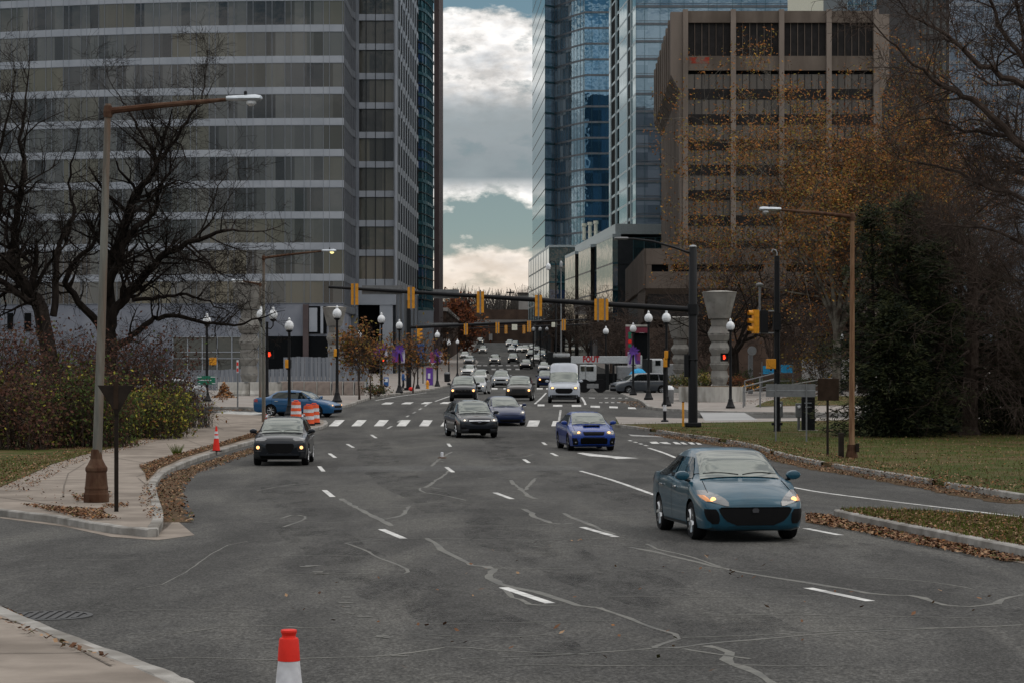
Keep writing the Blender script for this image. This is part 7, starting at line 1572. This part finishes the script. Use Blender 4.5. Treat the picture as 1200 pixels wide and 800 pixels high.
for dy, (p0, p1) in ((0, ((871, 453), (911, 443))), (1.6, ((876, 446), (912, 437)))):
    for dz in (0, -.32): mb = MB(); mb.tube([((p0[0]-873)/s, dy, az(p0[1], b.y)-b.z+dz), ((p1[0]-873)/s, dy, az(p1[1], b.y)-b.z+dz)], .035, 6); mb.build('pipe_rail', M['dull_metal'], t)
    for u in (0, .5, 1): x = ((p0[0]+(p1[0]-p0[0])*u)-873)/s; z = az(p0[1]+(p1[1]-p0[1])*u, b.y)-b.z; mb = MB(); mb.box((x, dy, (z-.1)/2), (.07, .07, z+.1)); mb.build('post', M['dull_metal'], t)
t = thing('ramp_railing', 'long pale handrail rising through the park behind the brown square sign', 'railing', Vector((ax(945, 175), 175, gz(175)+.14))); b = t.location; s = F/175.
for dz in (0, -.4): mb = MB(); mb.tube([((928-945)/s, 0, az(450, 175)-b.z+dz), ((960-945)/s, 0, az(444.5, 175)-b.z+dz), ((998-945)/s, 0, az(440, 175)-b.z+dz)], .04, 6); mb.build('pipe_rail', M['barrier'], t)
for px, py in ((930, 449.6), (960, 444.5), (997, 440)): z = az(py, 175)-b.z; mb = MB(); mb.box(((px-945)/s, 0, z/2-.05), (.07, .07, z)); mb.build('post', M['dull_metal'], t)
t = thing('park_wall', 'low pale park wall with a dark opening behind the hedges', 'wall', Vector((ax(930, 215), 215, gz(215)))); mb = MB(); mb.box((0, 0, 1.2), (ax(1010, 215)-ax(865, 215), .4, 2.4)); mb.build('wall', M['brick_far'], t); mb = MB(); mb.box((ax(968, 215)-t.location.x, -.22, 2.0), (4.6, .06, 1.9)); mb.build('pale_panel', M['grey_far'], t)
t = thing('blue_cloth', 'bright blue cloth screen on the park fence behind the yellow crossing box', 'cloth screen', Vector((ax(911, 190), 190, gz(190)+.14))); z1, z0 = az(427.5, 190)-t.location.z, az(437, 190)-t.location.z
for a, c, dz in ((894, 907, -.06), (915, 928.5, .04)):
    mb = MB(); n = 5
    for k in range(n): f = lambda u: (ax(a+(c-a)*u, 190)-t.location.x, -.06*math.sin(u*7)); p, q = f(k/n), f((k+1)/n); mb.quad((*p, z0+dz), (*q, z0+dz+.02), (*q, z1+dz+.02), (*p, z1+dz))
    mb.build('cloth', M['cyan_cloth'], t, normals=False)
for px in (893, 910, 929): mb = MB(); mb.tube([(ax(px, 190)-t.location.x, .05, 0), (ax(px, 190)-t.location.x, .05, z1+.3)], .04, 6); mb.build('post', M['dull_metal'], t)
for a in (.25, .95, 1.6): mb = MB(); mb.tube([(ax(890, 190)-t.location.x, .05, a), (ax(932, 190)-t.location.x, .05, a)], .03, 5); mb.build('rail', M['dull_metal'], t)
b = Vector((ax(879.5, 182), 182, gz(182)+.14)); t = thing('pay_station', 'narrow grey pillar with round head in the park behind the red hand lamp', 'pillar', b); H = az(407, 182)-b.z; mb = MB(); mb.box((0, 0, H*.42), (.36, .3, H*.84)); mb.build('pillar', M['dull_metal'], t, bevel=.03); mb = MB(); mb.lathe([(.05, -.1), (.36, -.08), (.36, .08), (.05, .1)], 14, (.12, 0, H*.93), 0, 'y'); mb.build('round_head', M['grey_metal'], t, True)
t.name = 'park_pillar'
# red frame kiosk front behind the lamps
t = thing('shop_front', 'shop front with dark red frame and green and red round marks behind the street lamps', 'shop front', Vector((ax(747, 240), 240, gz(240)))); X4 = lambda px: ax(px, 240)-t.location.x; Z4 = lambda py: az(py, 240)-t.location.z
plain('maroon', (.13, .012, .03), .6)
for a, c, y0, y1, mt in ((733, 742, 383, 424, 'maroon'), (742.2, 761, 384, 390, 'maroon'), (733, 761, 380.5, 382.8, 'barrier'), (742.2, 761, 390.2, 424, 'void')): mb = MB(); mb.box(((X4(a)+X4(c))/2, 0 if mt != 'void' else .3, (Z4(y0)+Z4(y1))/2), (X4(c)-X4(a), .3, Z4(y0)-Z4(y1))); mb.build('frame' if mt == 'maroon' else ('fascia' if mt == 'barrier' else 'dark_window'), M[mt], t)
for k, py in enumerate((391, 395, 400, 405)): mb = MB(); mb.lathe([(.02, -.17), (.2, -.16)], 10, (X4(738), 0, Z4(py)), 0, 'y'); mb.build('round_mark', M['green_sign'] if k != 2 else M['cone_red'], t)
# curved camera pole and pale lamp high on the climbing street
b = Vector((ax(651.5, 235), 235, gz(235)+.14)); t = thing('street_lamp', 'slim dark pole with a drooping globe against the teal podium', 'street lamp', b); H = az(306, 235)-b.z; s = F/235.
mb = MB(); mb.tube([(0, 0, 0), (0, 0, H-.3), (-.15, 0, H-.05), (-.5, 0, H), (-8/s, 0, H-.25)], [.1, .07, .05, .05, .04], 8); mb.build('pole', M['black_metal'], t, True); mb = MB(); mb.lathe([(.03, .25), (.2, .12), (.28, -.1), (.2, -.4), (.03, -.5)], 12, (-9/s, 0, H-.45)); mb.build('globe', M['globe'], t, True)
b = Vector((ax(657.5, 250), 250, gz(250)+.14)); t = thing('street_lamp', 'slim grey pole with small pale head beside the drooping globe', 'street lamp', b); H = az(310, 250)-b.z; mb = MB(); mb.tube([(0, 0, 0), (0, 0, H)], [.1, .06], 8); mb.build('pole', M['dull_metal'], t); mb = MB(); mb.lathe([(.05, -.4), (.17, -.3), (.19, .1), (.1, .35), (.02, .4)], 10, (0, 0, H)); mb.build('lamp_head', M['grey_metal'], t, True)
# litter-strewn leaf pile by the barrier
mb = MB(); p = Vector((ax(263, 158), 158, gz(158)+.14))
for k in range(260):
    a = R.uniform(0, 2*PI); r = abs(R.gauss(0, .45)); z = max(.02, 1.1*math.exp(-(r/.45)**2)*R.uniform(.3, 1)); c = p+Vector((math.cos(a)*r, math.sin(a)*r*.6, z)); u = Vector((R.gauss(0, 1), R.gauss(0, 1), R.gauss(0, 1))).normalized()*.11; v = u.orthogonal().normalized()*.08
    mb.quad(c-u, c-v, c+u, c+v, R.randint(0, 3))
tag(mb.build('leaf_heap', LM, normals=False), 'brown leaf heap against the streaky concrete barrier', 'leaf heap')
# white object with brown base in the lane: a lost reflector post
b = ground_at(518, 536.5, False); t = thing('lane_marker', 'small white lane marker stub on a brown base in the road', 'lane marker', b); mb = MB(); mb.lathe([(.16, 0), (.15, .03), (.05, .05)], 12); mb.build('base', M['rusty'], t); mb = MB(); mb.lathe([(.055, .05), (.05, .2), (.03, .22)], 10); mb.build('stub', M['cone_white'], t)

# ---- pedestrian on the far pavement
def person(label, px, py, face, hgt=1.75, top='blue_sign', legs='paint_black'):
    b = ground_at(px, py); t = thing('person', label, 'person', b, face)
    V = [(0, 0, .95), (0, .01, 1.12), (0, .0, 1.36), (0, .01, 1.48), (0, .02, 1.60), (0, .01, 1.70),
         (.19, 0, 1.40), (.25, .04, 1.13), (.22, -.10, .90), (.22, -.13, .82), (-.19, 0, 1.40), (-.26, .0, 1.13), (-.25, -.14, .93), (-.24, -.18, .86),
         (.10, 0, .90), (.11, -.10, .50), (.11, .02, .09), (.11, -.13, .04), (-.10, 0, .90), (-.11, .06, .50), (-.11, .22, .12), (-.11, .10, .04)]
    E = [(0, 1), (1, 2), (2, 3), (3, 4), (4, 5), (2, 6), (6, 7), (7, 8), (8, 9), (2, 10), (10, 11), (11, 12), (12, 13), (0, 14), (14, 15), (15, 16), (16, 17), (0, 18), (18, 19), (19, 20), (20, 21)]
    Rd = [.15, .145, .17, .065, .095, .075, .075, .055, .042, .035, .075, .055, .042, .035, .10, .068, .045, .04, .10, .068, .045, .04]
    me = bpy.data.meshes.new('body'); me.from_pydata(V, E, []); o = bpy.data.objects.new('body', me); COL.objects.link(o)
    sk = o.modifiers.new('s', 'SKIN'); ss = o.modifiers.new('u', 'SUBSURF'); ss.levels = ss.render_levels = 1
    for k, v in enumerate(me.skin_vertices[0].data): v.radius = (Rd[k], Rd[k]*.85); v.use_root = (k == 0)
    m2 = bpy.data.meshes.new_from_object(o.evaluated_get(bpy.context.evaluated_depsgraph_get())); bpy.data.objects.remove(o)
    for mt in ('skin', top, legs, 'plastic_black'): m2.materials.append(M[mt])
    for p in m2.polygons: z = p.center.z; p.material_index = 0 if z > 1.5 else (1 if z > .92 and not (abs(p.center.x) > .17 and z < .93) else (2 if z > .1 else 3)); p.use_smooth = True
    o = bpy.data.objects.new('body', m2); COL.objects.link(o); o.parent = t
    mb = MB(); mb.lathe([(.10, 1.62), (.112, 1.68), (.09, 1.77), (.02, 1.80)], 12, (0, .025, 0)); mb.build('hair', M['bark_dark'], t, True)
    mb = MB(); mb.box((.035, -.085, 1.665), (.02, .015, .012)); mb.box((-.035, -.085, 1.665), (.02, .015, .012)); mb.box((0, -.10, 1.63), (.022, .03, .04)); mb.box((0, -.085, 1.585), (.05, .012, .012)); mb.build('face_trim', M['skin_dark'], t, bevel=.004)
    return t
plain('skin', (.34, .19, .13), .6); plain('skin_dark', (.16, .07, .05), .6)
person('person in a bright blue jacket and dark trousers walking behind the purple bow lamp', 472.5, 457.5, PI*.6)
# ------------------------------------------------------------------ sky, sun, camera
W = bpy.data.worlds.new('World'); SC.world = W; W.use_nodes = True
nt = W.node_tree; bg = nt.nodes['Background']; bg.inputs['Strength'].default_value = .1
SUN_EL, SUN_AZ = 48, 105            # degrees; azimuth to the right of straight ahead
sky = nt.nodes.new('ShaderNodeTexSky'); sky.sky_type = 'NISHITA'; sky.sun_disc = False
sky.sun_elevation = math.radians(SUN_EL); sky.sun_rotation = math.radians(SUN_AZ); sky.altitude = 50; sky.dust_density = 2
tc = nt.nodes.new('ShaderNodeTexCoord'); sep = nt.nodes.new('ShaderNodeSeparateXYZ'); nt.links.new(tc.outputs['Generated'], sep.inputs[0])
el = mth(nt, 'ABSOLUTE', sep.outputs[2])
def wnoise(scale, st, detail=8, rough=.55, off=(0, 0, 0)):
    mp = nt.nodes.new('ShaderNodeMapping'); mp.inputs['Scale'].default_value = st; mp.inputs['Location'].default_value = off
    nt.links.new(tc.outputs['Generated'], mp.inputs['Vector'])
    nz = nt.nodes.new('ShaderNodeTexNoise'); nz.inputs['Scale'].default_value = scale; nz.inputs['Detail'].default_value = detail; nz.inputs['Roughness'].default_value = rough
    nt.links.new(mp.outputs['Vector'], nz.inputs['Vector']); return nz.outputs['Fac']
# open sky between the clouds: hazy teal low down, bluer higher
open_sky = ramp(nt, el, [(0, (.62, .52, .42)), (.032, (.42, .44, .38)), (.06, (.27, .37, .37)), (.10, (.20, .28, .31)), (.17, (.14, .27, .34)), (.4, (.09, .19, .36)), (1, (.06, .14, .32))])
open_sky = mixc(nt, open_sky, 10.0, 1.0, 'MULTIPLY') if False else open_sky
nish = mixc(nt, sky.outputs[0], (.1, .1, .1), 1.0, 'MULTIPLY')
open_sky = mixc(nt, open_sky, nish, .25)
big = wnoise(26, (1, 1, 2.3), 9, .56, (.37, .2, .11)); mid = wnoise(60, (1, 1, 2.0), 8, .6, (.1, .7, .3)); lay = wnoise(7, (1, 1, 3.0), 3, .5, (.2, .5, .9))
hi = ramp(nt, el, [(.2, (0, 0, 0)), (.4, (1, 1, 1))]); soft = wnoise(4.5, (1, 1, 1.6), 4, .5, (.3, .1, .6))
big = mixc(nt, big, soft, hi); mid = mixc(nt, mid, (.5, .5, .5), hi)
cov = ramp(nt, el, [(0, (.52,)*3), (.034, (.62,)*3), (.048, (.57,)*3), (.058, (.45,)*3), (.072, (.55,)*3), (.079, (.66,)*3), (.112, (.70,)*3), (.125, (.62,)*3), (.148, (.60,)*3), (.158, (.34,)*3), (.19, (.45,)*3), (.3, (.54,)*3), (1, (.60,)*3)])
dens = mth(nt, 'ADD', mth(nt, 'ADD', mth(nt, 'MULTIPLY', big, .85), mth(nt, 'MULTIPLY', mid, .34)), mth(nt, 'MULTIPLY', lay, .25))
dens = mth(nt, 'ADD', mth(nt, 'SUBTRACT', dens, .725), mth(nt, 'SUBTRACT', cov, .5))
mask = ramp(nt, dens, [(.0, (0, 0, 0)), (.055, (.55,)*3), (.14, (1, 1, 1))])
mask = mixc(nt, mask, (.8, .8, .8), mth(nt, 'MULTIPLY', hi, .6))
# cloud tone: bright rims, grey bellies; the stratus sheet is darker
lit = ramp(nt, dens, [(.02, (1.0, .96, .90)), (.12, (1.1, 1.06, 1.02)), (.24, (.66, .67, .68)), (.34, (.42, .45, .47))])
tex = ramp(nt, mid, [(.36, (.55,)*3), (.62, (1.1,)*3)])
lit = mixc(nt, lit, tex, 1.0, 'MULTIPLY')
lit = mixc(nt, lit, (.78, .64, .50), ramp(nt, el, [(.02, (.9,)*3), (.06, (.35,)*3), (.075, (0, 0, 0))]))
belly = ramp(nt, el, [(.074, (0, 0, 0)), (.082, (1, 1, 1)), (.108, (.85,)*3), (.121, (0, 0, 0))])
lit = mixc(nt, lit, ramp(nt, big, [(.3, (.20, .24, .265)), (.7, (.30, .345, .36))]), belly)
up = ramp(nt, el, [(.2, (1.15,)*3), (.45, (1.5,)*3), (.75, (2.1,)*3)])
lit = mixc(nt, lit, up, 1.0, 'MULTIPLY')
col = mixc(nt, open_sky, lit, mask)
col = mixc(nt, col, (10, 10, 10), 1.0, 'MULTIPLY')
nt.links.new(col, bg.inputs['Color'])

sl = bpy.data.lights.new('sun', 'SUN'); sl.energy = .7; sl.angle = math.radians(40); sl.color = (1, .93, .84)
so = bpy.data.objects.new('sun', sl); COL.objects.link(so)
a, e = math.radians(SUN_AZ), math.radians(SUN_EL)
dv = Vector((math.sin(a)*math.cos(e), math.cos(a)*math.cos(e), math.sin(e)))
so.rotation_euler = (-dv).to_track_quat('-Z', 'Y').to_euler(); so.location = (0, 0, 60)
cam = bpy.data.cameras.new('camera'); co = bpy.data.objects.new('camera', cam); COL.objects.link(co)
cam.sensor_width = 36; cam.lens = 36*F/1200; cam.shift_y = (HY-400)/1200; cam.clip_end = 15000; cam.clip_start = .5
co.location = (0, 0, CZ); co.rotation_euler = (PI/2, 0, 0); SC.camera = co
SC.view_settings.view_transform = 'Standard'; SC.view_settings.look = 'None'; SC.view_settings.exposure = -0.08; SC.view_settings.gamma = 1.0
SC.render.engine = 'CYCLES'; SC.cycles.max_bounces = 6; SC.cycles.diffuse_bounces = 2; SC.cycles.glossy_bounces = 3; SC.cycles.use_denoising = True
